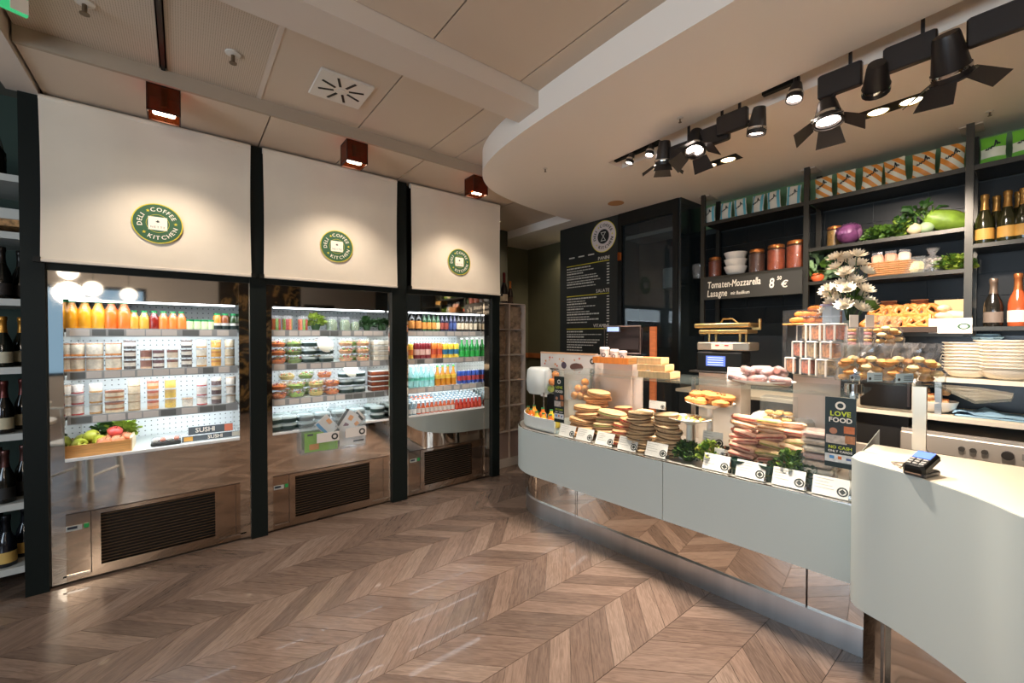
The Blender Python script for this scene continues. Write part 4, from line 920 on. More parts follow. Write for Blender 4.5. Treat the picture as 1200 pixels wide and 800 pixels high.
tagcard('small grey card standing by the lettuce', pcs(843,518,.10)[0], .10, .80, .055,.045,.1,2,'small display cards')
tagcard('white price card behind the flatbread piles', pcs(770,478,.50)[0], .50, .95, .13,.06,.1,2,'small display cards')
for lab, px, py, off in (('card support under the cookie plate card',835,495,.26),('card support behind the pink wraps',873,488,.40),('card support behind the flatbreads',770,478,.50),('card support by the lettuce',843,518,.10)):
    sx = pcs(px,py,off)[0]; zt = {.26:.80,.40:.90,.50:.95,.10:.80}[off]
    o = tag(obj('card_stand', MB().box((0,0,(zt-.723)/2),(.02,.02,zt-.7235)).box((0,0,.002),(.06,.05,.004)), mat('stand_grey','#6c6a66',.4,.5), None, ct(sx,off+.012,.7232), (0,0,CRZ)), lab, 'stand')
# ---- lettuces in the display
def lettuce(lab, px, off, rad, n, size, mats, z0=.724):
    s = pcs(px, 525, off)[0]; t = thing('lettuce', lab, 'lettuce', ct(s,off,z0), CRZ, 'lettuce heads in display')
    obj('leaves', MB().leaves((0,0,rad[2]*.5),rad,n,size,random.Random(int(px)),0,.5,len(mats)), mats, t)
    obj('heart', MB().ball((0,0,rad[2]*.45),(rad[0]*.6,rad[1]*.6,rad[2]*.55),10), mats[-1], t)
lettuce('dark green curly lettuce left of the pasta plate stand', 806, .135, (.06,.08,.075), 230, .028, [LEAF2,LEAF,LEAF2])
lettuce('olive green lettuce right of pasta plate stand', 830, .135, (.06,.06,.09), 130, .034, [LEAF3,LEAF,mat('leaf_olive','#7a7a24',.5,noise=.3,nscale=30)])
lettuce('bright curly lettuce in front of wrapped packs', 928, .15, (.07,.085,.11), 330, .026, [LEAF,LEAF3,LEAF2,LEAF])
lettuce('dark green leafy head beside love food poster', 950, .13, (.05,.06,.07), 120, .03, [LEAF2,LEAF2])
for lab, px in (('dark green round tub left of the bright lettuce',900),('dark green round tub below the wraps',868)):
    s = pcs(px,540,.115)[0]; t = thing('dark_tub', lab, 'tub', ct(s,.115,.724), CRZ, 'dark tubs'); obj('tub', MB().lathe([(0,0),(.045,0),(.052,.075),(.054,.08),(.046,.08),(.044,.07),(0,.07)],18), mat('tub_green','#16382f',.35), t)
    obj('label_strip', MB().lathe([(.0505,.03),(.0515,.036)],18), mat('strip_olive','#5a5f2a',.5), t)
# ---- long wraps
def wrap(col, col2):
    def make():
        t = thing('wrap_roll', '', 'sandwich'); L = .15; r = .024
        prof = [(0,-L/2),(r*.6,-L/2+.004),(r*.95,-L/2+.02),(r,0),(r*.95,L/2-.02),(r*.6,L/2-.004),(0,L/2)]
        obj('roll', MB().lathe(prof,12,(0,0,0),0,Matrix.Rotation(math.pi/2,4,'X') @ Matrix.Diagonal((1,.72,1,1))), mat('wrap'+col,col,.65,noise=.2,nscale=25,bump=.2), t)
        obj('filling', MB().rbox((-r*.55,0,.002),(r*1.0,L*.86,r*.42),.006), mat('wfill'+col2,col2,.6,noise=.4,nscale=60), t); return t
    return Proto(make)
wa = wrap('#cf9c86','#9a4434'); wb = wrap('#dcb694','#a8683a'); wc = wrap('#cfab7e','#7f7a34')
kk = 0
for row, (off, nlay) in enumerate(((.17,4),(.225,5),(.28,6),(.335,7),(.39,8))):
    for lay in range(nlay):
        for j, px in enumerate((872,903,934)):
            if row == 0 and j == 2: continue
            s = pcs(px, 520, off)[0]
            pr = (wa,wb,wc)[(kk*7+row+j) % 3] if j else (wa,wa,wb)[(kk+lay) % 3]; kk += 1
            pr.put('pink filled wrap, row %s from glass, layer %s, %s column' % (ORD[row], ORD[lay], ('left','middle','right')[j]), ct(s+rn.uniform(-.015,.015), off+rn.uniform(-.01,.01), .745+lay*.034+rn.uniform(0,.006)), (rn.uniform(-.2,.2), rn.uniform(-.3,.3), CRZ+rn.uniform(-.4,.4)), rn.uniform(.92,1.12), 'wraps in the display')
FILM = mat('film_pack','#b9a79c',.25,noise=.35,nscale=40,coat=.6)
for k in range(8):
    t = thing('wrapped_pack', 'film wrapped sandwich pack, %s of the stack beside the poster' % (LV[k] if k < 7 else 'topmost'), 'package', ct(.17,.17,.724+k*.037), CRZ+.05*((k%3)-1), 'film wrapped packs')
    obj('bread', MB().rbox((0,0,.018),(.13,.12,.026),.01), mat('pack_bread'+str(k%3), ('#cdb096','#b78a7c','#d9c6ae')[k%3], .6, noise=.3, nscale=30), t); obj('film', MB().rbox((0,0,.018),(.14,.135,.034),.01), BAG, t)
for i, (px, m_) in enumerate(((905,'#efe6d8'),(935,'#efe6d8'))):
    t = thing('paper_stack', 'white paper wrap stack behind wraps, %s one' % ('left','right')[i], 'paper', ct(pcs(px,470,.62)[0],.60,.724), CRZ, 'paper stacks')
    obj('sheets', MB().rbox((0,0,.14),(.18,.20,.28),.02), PAPER, t); obj('band', MB().rbox((0,0,.14),(.184,.06,.284),.02), mat('kraft','#c9a46a',.7), t)
# ---- posters on the glass
DKG = mat('poster_green','#10231f',.5); LIME = mat('poster_lime','#c8d42a',.5)
def poster(lab, s0, s1, z0, z1, off=.004):
    t = thing('poster', lab, 'poster', ct((s0+s1)/2, off, z0), CRZ-math.pi/2, 'love food posters'); W = abs(s0-s1); H = z1-z0
    obj('board', MB().box((0,0,H/2),(W,.004,H)), DKG, t)
    F_ = facing((0,-.0026,0),(1,0,0)); u = W/.115
    m = MB(); disc(m, F_ @ Matrix.Translation((0,H*.885,0)), W*.10, W*.17, 0, 24); obj('round_logo', m, LW, t)
    m = MB(); text(m,'LOVE',W*.27,F_ @ Matrix.Translation((0,H*.735,0)),'C',bold=.05); obj('headline', m, LIME, t)
    m = MB(); text(m,'FOOD',W*.27,F_ @ Matrix.Translation((0,H*.645,0)),'C',bold=.05); obj('headline_second', m, LW, t)
    def patch(nm, x0,x1,y0,y1,c,dz=.0006): m = MB(); m.add([(x0*W,y0*H,dz),(x1*W,y0*H,dz),(x1*W,y1*H,dz),(x0*W,y1*H,dz)],[(0,1,2,3)],0,F_); obj(nm, m, mat('patch'+c,c,.6,noise=.25,nscale=60), t)
    patch('picture',-.49,.49,.335,.625,'#232b2c')
    patch('picture_sleeve',-.46,.22,.34,.46,'#b8ada2',.001); m = MB(); disc(m, F_ @ Matrix.Translation((-W*.22,H*.52,.0012)), 0, W*.13, 0, 16); obj('picture_face', m, mat('picture_skin','#b0785c',.6), t)
    patch('picture_food',.12,.46,.50,.60,'#b5673a',.001); patch('picture_bread',.16,.48,.36,.47,'#a9714a',.0013)
    m = MB(); text(m,'NO CASH',W*.17,F_ @ Matrix.Translation((0,H*.265,0)),'C',bold=.04); obj('notice', m, LIME, t)
    m = MB(); text(m,'ONLY CARDS',W*.125,F_ @ Matrix.Translation((0,H*.215,0)),'C',bold=.04); obj('notice_second', m, LW, t)
    patch('card_strip',-.49,.49,.075,.19,'#d4d4d0',.0008); patch('card_mark',-.34,-.18,.12,.165,'#4a8ac0',.0012); patch('card_mark',-.06,.06,.12,.165,'#d8702a',.0012); patch('card_mark',.2,.36,.12,.15,'#4a5a8a',.0012)
poster('large dark love food poster at the right end of glass front', .005,.120,.885,1.212); poster('small dark love food poster at the left end of glass front', 1.715,1.812,.84,1.190)
# ---- staff side screens, till, cups
SCREEN = mat('cream_screen','#e3d2c4',.5)
def screen(lab, px0, px1, z0, z1, off):
    a = pcs(px0,430,off)[0]; b = pcs(px1,430,off)[0]; t = thing('counter_screen', lab, 'panel', ct((a+b)/2,off,z0), CRZ)
    obj('board', MB().box((0,0,(z1-z0)/2),(.018,abs(a-b),z1-z0)), SCREEN, t); obj('foot', MB().box((.05,0,.006),(.12,abs(a-b),.012)), SCREEN, t); return (a+b)/2, abs(a-b)
sa, wa_ = screen('cream back screen below the till', 698, 753, .73, 1.335, .60)
sb_, wb_ = screen('cream back screen behind the wrapped packs', 930, 985, .73, 1.40, .56)
tr = thing('cup_shelf', 'orange wooden tray carrying three paper cups', 'tray', ct(pcs(719,430,.50)[0],.50,1.30), CRZ)
wt = abs(pcs(699,430,.5)[0]-pcs(740,430,.5)[0])
obj('tray_front', MB().box((-.05,0,0),(.012,wt,.05)), mat('orange_wood','#c8742e',.5,noise=.15,nscale=8,stretch=(1,8,1)), tr); obj('tray_base', MB().box((.01,0,-.019),(.12,wt,.012)), WOOD, tr)
for e in (-1,1): obj('tray_side', MB().box((.01,e*wt/2,0),(.12,.012,.05)), WOOD, tr)
obj('tray_leg', MB().box((.06,0,-.30),(.02,wt*.8,.55)), SCREEN, tr)
def pcup():
    t = thing('paper_cup', '', 'cup')
    obj('cup', MB().lathe([(0,0),(.026,0),(.036,.092),(0,.092)],18), mat('cup_paper','#e9d9cf',.6), t); obj('lid', MB().lathe([(.038,.09),(.038,.098),(.034,.104),(.030,.108),(0,.106)],18), mat('cup_lid','#f0e2d8',.4), t)
    m = MB(); M = facing((-.0345,0,.05),(0,-1,0)); disc(m, M, .010, .016, 0, 20); obj('round_mark', m, INK, t); return t
pcu = Proto(pcup)
for i, (px, sc) in enumerate(((708.5,1.1),(720,.95),(730,.85))): pcu.put('white takeaway paper cup with lid, %s of three on tray' % ('leftmost and tallest','middle','rightmost and shortest')[i], ct(pcs(px,420,.49)[0],.49,1.2875), CRZ+.35, sc, 'paper cups')
ti = thing('till_display', 'black cash till seen from behind with small blue customer screen', 'till', ct(pcs(730,420,.72)[0],.72,1.30), CRZ+.25)
obj('casing', MB().rbox((0,0,.17),(.05,.30,.22),.02,0,Matrix.Rotation(.25,4,'Y')), mat('till_dark','#2c2423',.3), ti)
obj('bezel', MB().tube([(-.03+.0,y,z) for y,z in ((-.155,.05),(-.155,.28),(.155,.28),(.155,.05))], .008, 6, close=True), mat('till_bezel','#9a8c86',.3,.5), ti)
obj('customer_screen', MB().box((-.045,.07,.255),(.012,.12,.05)), mat('till_frame','#3a3433',.3), ti); obj('screen_glow', MB().box((-.053,.07,.255),(.002,.10,.036)), mat('lcd_blue','#8fa5e0',.3,emit='#8fa5e0',es=.8), ti)
obj('stand', MB().box((.02,0,-.28),(.10,.12,.62)), mat('till_dark','#2c2423',.3), ti)
tag(obj('wooden_post', MB().box((0,0,.1),(.03,.05,1.15)), mat('post_wood','#b8683a',.5,noise=.2,nscale=10,stretch=(1,1,8)), None, ct(pcs(762,410,.78)[0],.83,.90), (0,0,CRZ)), 'narrow orange wooden post right of the till', 'post')
# small wooden crates stacked on the glass shelf
def crate():
    t = thing('wooden_tray', '', 'tray'); W,D,H = .22,.14,.042; m_ = mat('pale_wood','#dcb884',.6,noise=.15,nscale=9,stretch=(1,8,1))
    obj('base', MB().box((0,0,.004),(D,W,.008)), m_, t)
    for e in (-1,1): obj('long_side', MB().box((e*(D/2-.004),0,H/2),(.008,W,H)), m_, t); obj('short_side', MB().box((0,e*(W/2-.004),H/2),(D-.016,.008,H)), m_, t)
    return t
cp_ = Proto(crate)
for k, (px, off) in enumerate(((772,.13),(768,.15),(765,.17))): cp_.put('pale wooden tray with paper cards, %s of three stacked on glass shelf' % ('bottom','middle','top')[k], ct(pcs(px,440,off)[0],off,1.2275+k*.0425), CRZ+.05*k, (1,1-.13*k,1), 'stacked wooden trays')
tag(obj('small_card', MB().box((0,0,.025),(.002,.055,.05)), mat('grey_card','#9aa0a0',.7), None, ct(pcs(757,432,.08)[0],.075,1.2275), (0,.1,CRZ)), 'small grey card leaning on the wooden trays', 'card')
# plate of wrapped rolls on the glass shelf
s, z = pcs(890,447,.18); t = thing('serving_plate', 'oval white plate of wrapped meat rolls on the glass shelf', 'plate', ct(s,.19,1.2275), CRZ)
obj('dish', MB().lathe([(0,.0),(.07,.0),(.125,.02),(.127,.024),(.07,.006),(0,.006)],28,(0,0,0),0,None,True,.85,1.35), mat('porcelain','#ece6dc',.25), t)
ro = wrap('#c98a80','#8a4a44'); rfilm = BAG
def roll():
    t = thing('wrapped_roll', '', 'sandwich'); L=.12; r=.024
    obj('roll', MB().lathe([(0,-L/2),(r*.8,-L/2+.003),(r,-L/2+.02),(r,L/2-.02),(r*.8,L/2-.003),(0,L/2)],12,(0,0,0),0,Matrix.Rotation(math.pi/2,4,'X')), mat('roll_meat','#8a584c',.5,noise=.5,nscale=30), t)
    obj('film', MB().lathe([(r*.4,-L/2-.012),(r*1.08,-L/2+.01),(r*1.1,0),(r*1.08,L/2-.01),(r*.4,L/2+.012)],10,(0,0,0),0,Matrix.Rotation(math.pi/2,4,'X')), BAG, t); return t
rl = Proto(roll)
for k, (a, b, c, rz) in enumerate(((-.05,-.11,.03,.3),(-.05,.0,.03,-.2),(-.05,.10,.03,.15),(.03,-.08,.03,.5),(.03,.05,.03,-.4),(-.02,-.06,.072,.5),(-.01,.06,.072,-.5),(.0,-.10,.075,.9),(.02,.0,.078,.2))):
    rl.put('film wrapped meat roll on oval plate, %s %s' % (ORD[k % 5], 'in the bottom layer' if k < 5 else 'in the top layer'), ct(s+b,.19+a,1.2275+c), (rn.uniform(-.3,.3),0,CRZ+rz*1.6), (1,.85,1), 'wrapped rolls on plate')
tagcard('white price card standing beside the wrapped rolls', pcs(862,440,.20)[0], .22, 1.2275, .11,.085,.15,4,'small display cards')
# ---- left end of the counter: juicer, fruit, poster board, small bottles
jx = pcs(632,455,.42)[0]
t = thing('juicer', 'white orange juice machine at the rounded counter end', 'juicer', ct(pcs(636,470,.30)[0],.32,.722), CRZ)
CV = mat('juicer_white','#ccd2ce',.35)
obj('base', MB().rbox((.02,0,.012),(.26,.26,.024),.01), mat('juicer_grey','#8f9593',.4), t); obj('back_column', MB().rbox((.12,0,.25),(.05,.12,.46),.01), BLACK, t)
hd = MB()
for i in range(9):
    a = -1.2+i*.3
hd.lathe([(0,.0),(.10,.0),(.125,.03),(.13,.12),(.12,.21),(.09,.235),(0,.24)],18,(0,.06,.26),0,None,True,.8,1.0)
obj('cover', hd, CV, t); 
obj('hopper', MB().bb((-.06,-.17,.28),(.07,-.055,.48)), ACRYL, t)
for k in range(2): obj('drip_rod', MB().cyl((-.05,.08-.12*k,.02),.006,.26,8), CHROME, t)
OR = mat('orange_peel','#e0862a',.5,noise=.12,nscale=60,bump=.3)
def orangef(col):
    def make():
        t = thing('orange', '', 'fruit'); obj('peel', MB().ball((0,0,0),(.033,.033,.032),14,0,None,8), mat('peel'+col,col,.45,noise=.12,nscale=60,bump=.3), t); obj('navel', MB().cyl((0,0,.030),.004,.003,6), mat('stalk','#4a3418',.7), t); return t
    return Proto(make)
og = orangef('#e0862a'); lm = orangef('#9aa82c')
J0 = ct(pcs(636,470,.30)[0],.32,.722)
for k, (a,b,c,pr,nm_) in enumerate(((-.01,-.09,.315,lm,'green lime'),(.03,-.13,.315,og,'orange'),(-.02,-.11,.378,og,'orange'),(.03,-.10,.385,og,'orange'),(0,-.13,.44,og,'orange'))):
    pr.put('%s in the juicer hopper, %s from bottom' % (nm_, ORD[k]), J0+CN_*a+CT_*b+Vector((0,0,c)), k, 1, 'fruit in juicer hopper')
bd = thing('poster_board', 'white promotional board with orange fruit pattern and round mark', 'board', ct(pcs(665,425,.62)[0],.62,.90), CRZ-math.pi/2)
wpb = abs(pcs(632,425,.62)[0]-pcs(698,425,.62)[0]); zt = pcs(665,413,.62)[1]; hb = zt-.90
obj('sheet', MB().box((0,0,hb/2),(wpb,.006,hb)), PAPER, bd); obj('wooden_edge', MB().box((0,-.004,hb-.008),(wpb,.004,.016)), mat('peach_edge','#e6b48a',.6), bd); obj('foot', MB().box((0,.05,-.08),(wpb*.6,.08,.19)), CREAM, bd)
F_ = facing((0,-.0036,0),(1,0,0)); rr = random.Random(4)
for k in range(16):
    m = MB(); x = rr.uniform(-.45,.3)*wpb; y = hb-rr.uniform(.04,.16); star(m, F_ @ Matrix.Translation((x,y,0)) @ Matrix.Rotation(rr.uniform(0,6),4,'Z'), rr.uniform(.010,.018)); obj('fruit_print', m, mat('print_orange','#e0924a',.6) if k % 3 else mat('print_red','#d8603a',.6), bd)
m = MB(); disc(m, F_ @ Matrix.Translation((wpb*.42,hb-.07,.001)),.012,.026,0,20); obj('round_mark', m, INK, bd)
m = MB(); disc(m, F_ @ Matrix.Translation((wpb*.16,hb-.13,.0005)) @ Matrix.Diagonal((1.7,.8,1,1)),0,.045,0,20); obj('bowl_print', m, mat('print_brown','#6a4c42',.6), bd); m = MB(); disc(m, F_ @ Matrix.Translation((-wpb*.06,hb-.12,.0005)),0,.032,0,20); obj('cup_print', m, mat('print_plum','#5a4a58',.6), bd)
# fruit bin behind the glass
fbs = pcs(684,458,.50)[0]; t = thing('fruit_bin', 'clear bin of oranges and peaches behind the sandwiches', 'bin', ct(fbs,.52,.724), CRZ)
obj('bin_wall', MB().box((-.09,0,.30),(.004,.22,.16)).box((.09,0,.30),(.004,.22,.16)).box((0,-.11,.30),(.18,.004,.16)).box((0,.11,.30),(.18,.004,.16)), ACRYL, t); obj('bin_base', MB().box((0,0,.11),(.18,.22,.22)), CREAM, t)
op = orangef('#e89a4a')
for k, (a,b,c) in enumerate(((-.05,-.06,.255),(-.05,.01,.255),(-.05,.075,.255),(.02,-.03,.255),(.02,.05,.255),(-.03,-.02,.315),(-.03,.05,.315),(.0,.0,.37))): op.put('orange in the clear bin behind sandwiches, %s of eight' % ORD[k], ct(fbs+b,.52+a,.724+c), k, 1.05, 'oranges in bin')
# white tray with small juice bottles
bt = thing('bottle_tray', 'white rounded tray of small juice bottles at counter end', 'tray', (CO.x,CO.y,0), CRZ)
tp = [(p[0]+.03,p[1]) for p in outline(.03,1.86)]; tp = [p for p in tp if p[1] > 1.85 and p[0] < .40]
TW = mat('tray_white','#d9dcd6',.4)
lc(bt, 'tray_wall', shell(MB(), tp, .008, .7285, .83), TW); lc(bt, 'tray_base', MB().prism(tp+[(.36,1.86)], .7285,.738), TW)
lc(bt, 'tray_end', MB().bb((.07,1.86,.7285),(.36,1.868,.83)), TW)
sj = [bottle(c,.082,.026,None,'#1f7a3c',.5,(.1,.4),'juice_shot') for c in ('#e8a23a','#e0702a','#d8b83a')]
for k, (px, off) in enumerate(((619,.26),(622,.17),(629,.12),(637,.11),(645,.105),(652,.10),(626,.24),(636,.20),(646,.19))):
    s = pcs(px,490,off)[0]
    sj[k % 3].put('small juice bottle with green cap in tray, %s %s' % (ORD[k if k < 6 else k-6], 'of front row' if k < 6 else 'of back row'), ct(s,off,.739+(.03 if k<6 else .05)), k, 1.15, 'small juices in the tray')
    tag(obj('ice_bed', MB().ball((0,0,0),(.026,.026,.029 if k<6 else .049),8,0,None,4), mat('ice','#cfdcdc',.3)), None)
    o = bpy.context.scene.collection.objects[-1]
    o.parent = bt; o.location = (off, s, .739)
# ---- scale, grill and kitchen kit behind the counter
k1 = thing('scale', 'black shop scale with blue screen behind the glass shelf', 'scale', ct(pcs(846,430,.62)[0],.64,1.245), CRZ)
ws = abs(pcs(818,430,.6)[0]-pcs(872,430,.6)[0])
obj('body', MB().rbox((0,0,.075),(.16,ws,.14),.01), BLACK, k1); obj('pan', MB().rbox((-.02,0,.006),(.26,ws*1.15,.012),.004), mat('pan_dark','#2a2724',.3,.4), k1); obj('screen', MB().box((-.082,.02,.08),(.004,ws*.42,.07)), mat('scale_blue','#4a62b0',.3,emit='#4a62b0',es=.7), k1)
for j in range(4): obj('screen_line', MB().box((-.085,.02,.055+j*.016),(.001,ws*.34,.005)), mat('scale_line','#b8c4e8',.4,emit='#b8c4e8',es=.6), k1)
obj('stand', MB().box((.03,0,-.25),(.20,ws*.9,.49)), CREAM, k1)
k2 = thing('contact_grill', 'brass coloured sandwich press with raised plates on the scale', 'grill', ct(pcs(850,412,.62)[0],.66,1.392), CRZ)
BR = mat('brass_metal','#b99a62',.3,.85)
obj('base', MB().rbox((0,0,.035),(.20,.34,.055),.006), mat('grill_steel','#a79d8c',.3,.7), k2); obj('control_plate', MB().box((-.103,-.0,.035),(.004,.14,.04),0,0), CREAM, k2)
for j in (-.03,.03): obj('control_mark', MB().box((-.106,j,.042),(.001,.025,.008)), mat('mark_red','#c0392b',.5), k2)
for (a,b) in ((-.06,-.1),(-.06,.1),(.06,-.1),(.06,.1)): obj('leg', MB().cyl((a,b,.06),.009,.06,8), BR, k2)
obj('lower_plate', MB().rbox((0,0,.135),(.20,.32,.028),.006), BR, k2); obj('upper_plate', MB().rbox((0,.01,.178),(.21,.36,.03),.006), BR, k2); obj('handle', MB().tube([(0,.05,.19),(0,.03,.225),(0,-.03,.225),(0,-.07,.19)],.006,6), BR, k2); obj('lever', MB().cyl((0,-.20,.15),.010,.07,8).box((0,-.18,.155),(.02,.05,.015)), BR, k2)
# cookie jar and cupboard stuff behind the counter
t = thing('pastry_bin', 'clear bin of pale pastries behind the wraps', 'bin', ct(pcs(915,465,.52)[0],.48,.724), CRZ); obj('bin_wall', MB().box((0,0,.33),(.12,.17,.15)), ACRYL, t); obj('stand', MB().box((0,0,.125),(.12,.17,.25)), CREAM, t)
cb_ = cookie('#d8ad68'); q = ct(pcs(915,465,.52)[0],.48,.724)
for k in range(9): cb_.put('small pale pastry in clear bin, %s of nine' % ORD[k], q+CN_*(-.03+.03*(k%3))+CT_*(-.05+.05*(k//3))+Vector((0,0,.262+.035*(k%2))), k, .75, 'pale pastries')
# ---- raised glass platform with snacks
ZP = 1.28
front = [at(927,437,'z',ZP), at(985,443.5,'z',ZP), at(1042,449,'z',ZP), at(1100,451.5,'z',ZP)]
pl = [(p.x,p.y) for p in front]+[(2.10,.135),(2.27,.06),(2.50,.06),(2.66,.16),(2.72,.35),(2.72,.82)]
t = thing('snack_platform', 'raised glass platform with clear acrylic guard holding bagged snacks', 'platform', (2.4,.4,0)); R0 = (2.4,.4,0)
obj('glass_top', rel(MB().prism(pl, ZP-.010, ZP), R0), clear('shelf_glass',(.96,.99,.975),.018,(.8,.95,.9),.9), t)
gl = [(p.x,p.y) for p in front]
g0 = catmull([(front[0].x+.22,front[0].y+.10),(front[0].x+.08,front[0].y+.075),(front[0].x+.005,front[0].y),(front[1].x,front[1].y)],6)
m = MB(); m.wall(g0, ZP+.001, ZP+.37); obj('acrylic_guard', rel(m, R0), ACRYL, t)
pb = at(1077,540,'z',.98); 
obj('steel_post', rel(MB().box((2.62,.335,(.981+ZP-.01)/2),(.03,.045,ZP-.01-.981)), R0), mat('post_cream','#cfc3ae',.3,.6), t)
sp_ = ct(.03,.12,1.228); obj('spacer', rel(MB().cyl((sp_.x,sp_.y,1.2275),.035,ZP-.010-1.2275,20), R0), CHROME, t)
def tub(col):
    def make():
        t = thing('snack_tub', '', 'tub'); w_=.068; h=.092
        obj('snack', MB().rbox((0,0,.045),(w_*.9,w_*.9,.074),.006), mat('snack'+col,col,.7,noise=.6,nscale=70,bump=.8), t); obj('tub_wall', MB().rbox((0,0,.046),(w_,w_,h-.006),.004), PLASTIC, t)
        for sx in (-1,1):
            for sy in (-1,1): obj('white_corner', MB().box((sx*w_*.48,sy*w_*.48,.045),(.007,.007,h-.004)), mat('tub_corner','#cfcac0',.4), t)
        obj('lid', MB().rbox((0,0,h-.003),(w_*1.03,w_*1.03,.008),.003), mat('tub_lid','#ded8cc',.4), t); return t
    return Proto(make)
tb = [tub(c) for c in ('#b9733a','#a8552e','#8f7444')]
pf = lambda px, py, d: at(px,py,'z',ZP)+Vector((.78,.62,0))*d
ang = math.radians(-35)
for tier, pxs in enumerate(((936,955,975),(946,963,982),(953,970,988))):
    for j, px in enumerate(pxs):
        p = pf(px, 437.5+(px-927)*.11, .055+.012*tier); tb[(j+tier) % 3].put('clear snack tub, %s tier, %s from left on the platform' % (('bottom','middle','top')[tier], ORD[j]), (p.x,p.y,ZP+.002+tier*.0945), ang, 1, 'snack tubs')
# bags of cookies along the front
def bag(c1):
    def make():
        t = thing('snack_bag', '', 'bag'); rg = random.Random(c1)
        for k in range(15): obj('cookie', MB().ball((rg.uniform(-.048,.048),rg.uniform(-.022,.012),.014+.011*(k//2)),(.022,.018,.013),8,0,None,4), mat('bagc%d' % (k%3), ('#d9a45c','#c98a4a','#e6c68e')[k%3], .8, noise=.3, nscale=40), t)
        m = MB(); nx, nz = 8, 8; vs_ = []
        for side in (-1,1):
            for j in range(nz+1):
                for i in range(nx+1):
                    u = i/nx*2-1; v = j/nz; th = .034*(1-v**1.5)*(1-u*u*.55)+.003
                    vs_.append((u*.068*(1+.05*math.sin(v*9)), side*th+rg.uniform(-.009,.009), v*.155+rg.uniform(-.004,.004)))
        n1 = (nx+1)*(nz+1); fs = [(b+j*(nx+1)+i,b+j*(nx+1)+i+1,b+(j+1)*(nx+1)+i+1,b+(j+1)*(nx+1)+i) for b in (0,n1) for j in range(nz) for i in range(nx)]
        m.add(vs_, fs, 0, None, False); obj('cellophane', m, clear('crinkle_film',(.98,.98,.98),.05,(1,1,1),2.6), t); return t
    return Proto(make)
bg_ = [bag(1), bag(5)]
for k, px in enumerate((1008,1034,1063,1092)):
    p = pf(px, 447+(k*.9), .06); bg_[k % 2].put('cellophane bag of cookies at platform front, %s from left' % ORD[k], (p.x,p.y,ZP+.001), ang-.05*k, 1.18, 'cookie bags')
BLC = mat('blue_card','#a9bcc4',.6)
for k, px in enumerate((1003,1026,1061)):
    p = pf(px, 446.5+k*1.3, .006); t = thing('name_card', 'pale blue name card in front of cookie bags, %s from left' % ORD[k], 'card', (p.x,p.y,ZP+.001), ang, 'pale blue name cards')
    w_ = (.05,.075,.085)[k]; obj('card', MB().box((0,0,.023),(w_,.002,.042)), BLC, t); m = MB(); F2 = facing((0,-.0014,0),(1,0,0))
    for r_ in range(3): m.add([(-.005,.012+r_*.009,0),(w_*.45,.012+r_*.009,0),(w_*.45,.015+r_*.009,0),(-.005,.015+r_*.009,0)],[(0,1,2,3)],0,F2)
    obj('print_lines', m, INK, t); m = MB(); disc(m, F2 @ Matrix.Translation((-w_*.33,.016,0)),0,.007,0,12); obj('mark', m, INK, t)
# riser behind the bags with macaron boxes, cookie bag, cartons
rp0 = pf(1045,449,.17)
tag(obj('snack_riser', MB().box((0,0,.163),(.42,.11,.005)).box((-.205,0,.08),(.005,.11,.16)).box((.205,0,.08),(.005,.11,.16)), clear('riser_clear',(.98,.99,.99),.01,(1,1,1),.8), None, (rp0.x,rp0.y,ZP+.001), (0,0,ang)), 'clear acrylic riser behind the cookie bags', 'riser')
def macbox():
    t = thing('macaron_box', '', 'box')
    for k in range(5): obj('macaron', MB().lathe([(0,0),(.016,.001),(.018,.006),(.015,.008),(.018,.010),(.016,.014),(0,.0155)],12,(0,0,.004+k*.0165)), mat('mac%d' % (k%3), ('#d88a8a','#d9a45c','#c9a890')[k%3], .6), t)
    obj('box_wall', MB().box((0,0,.048),(.046,.046,.094)), PLASTIC, t); obj('card_top', MB().box((0,-.010,.125),(.046,.003,.062)), mat('greige_card','#c9c2b8',.6), t); return t
mb_ = Proto(macbox)
Rz = ZP+.169
for k, px in enumerate((1021,1041)): p = pf(px,448,.165); mb_.put('clear box of stacked macarons, %s one' % ('left','right')[k], (p.x,p.y,Rz), ang, 1, 'macaron boxes')
p = pf(1067,450,.165); bg_[1].put('twisted cellophane bag of cookies right of macaron boxes', (p.x,p.y,Rz), ang, .95, 'cookie bags')
p = pf(995,444,.15); t = thing('blue_carton', 'pale blue carton standing behind snack tubs', 'carton', (p.x,p.y,ZP+.001), ang); obj('carton', MB().box((0,0,.19),(.085,.06,.38)), mat('carton_blue','#9fb0c0',.55), t); obj('brown_print', MB().box((.01,-.031,.30),(.012,.002,.10)), mat('carton_brown','#8a5a44',.6), t)
p2 = pf(1005,445,.17); t = thing('lilac_envelope', 'lilac paper envelope lying on the blue carton', 'envelope', (p.x+.01,p.y,ZP+.384), ang); obj('sheet', MB().box((0,0,.022),(.12,.06,.006),0,0,Matrix.Rotation(-.35,4,'Y')), mat('lilac','#b5add0',.6), t); obj('flap', MB().box((.0,0,.027),(.06,.05,.003),0,0,Matrix.Rotation(-.35,4,'Y')), mat('lilac2','#c5bede',.6), t)
p = pf(968,442,.22); t = thing('bread_stand', 'pale stand carrying glazed bread behind the tubs', 'stand', (p.x,p.y,ZP+.001), ang); obj('column', MB().rbox((0,0,.14),(.16,.12,.28),.004), mat('stand_dark','#2b2f31',.4), t); obj('board', MB().rbox((0,0,.285),(.20,.15,.01),.004), WOOD, t)
glz = cookie('#d98a3a')
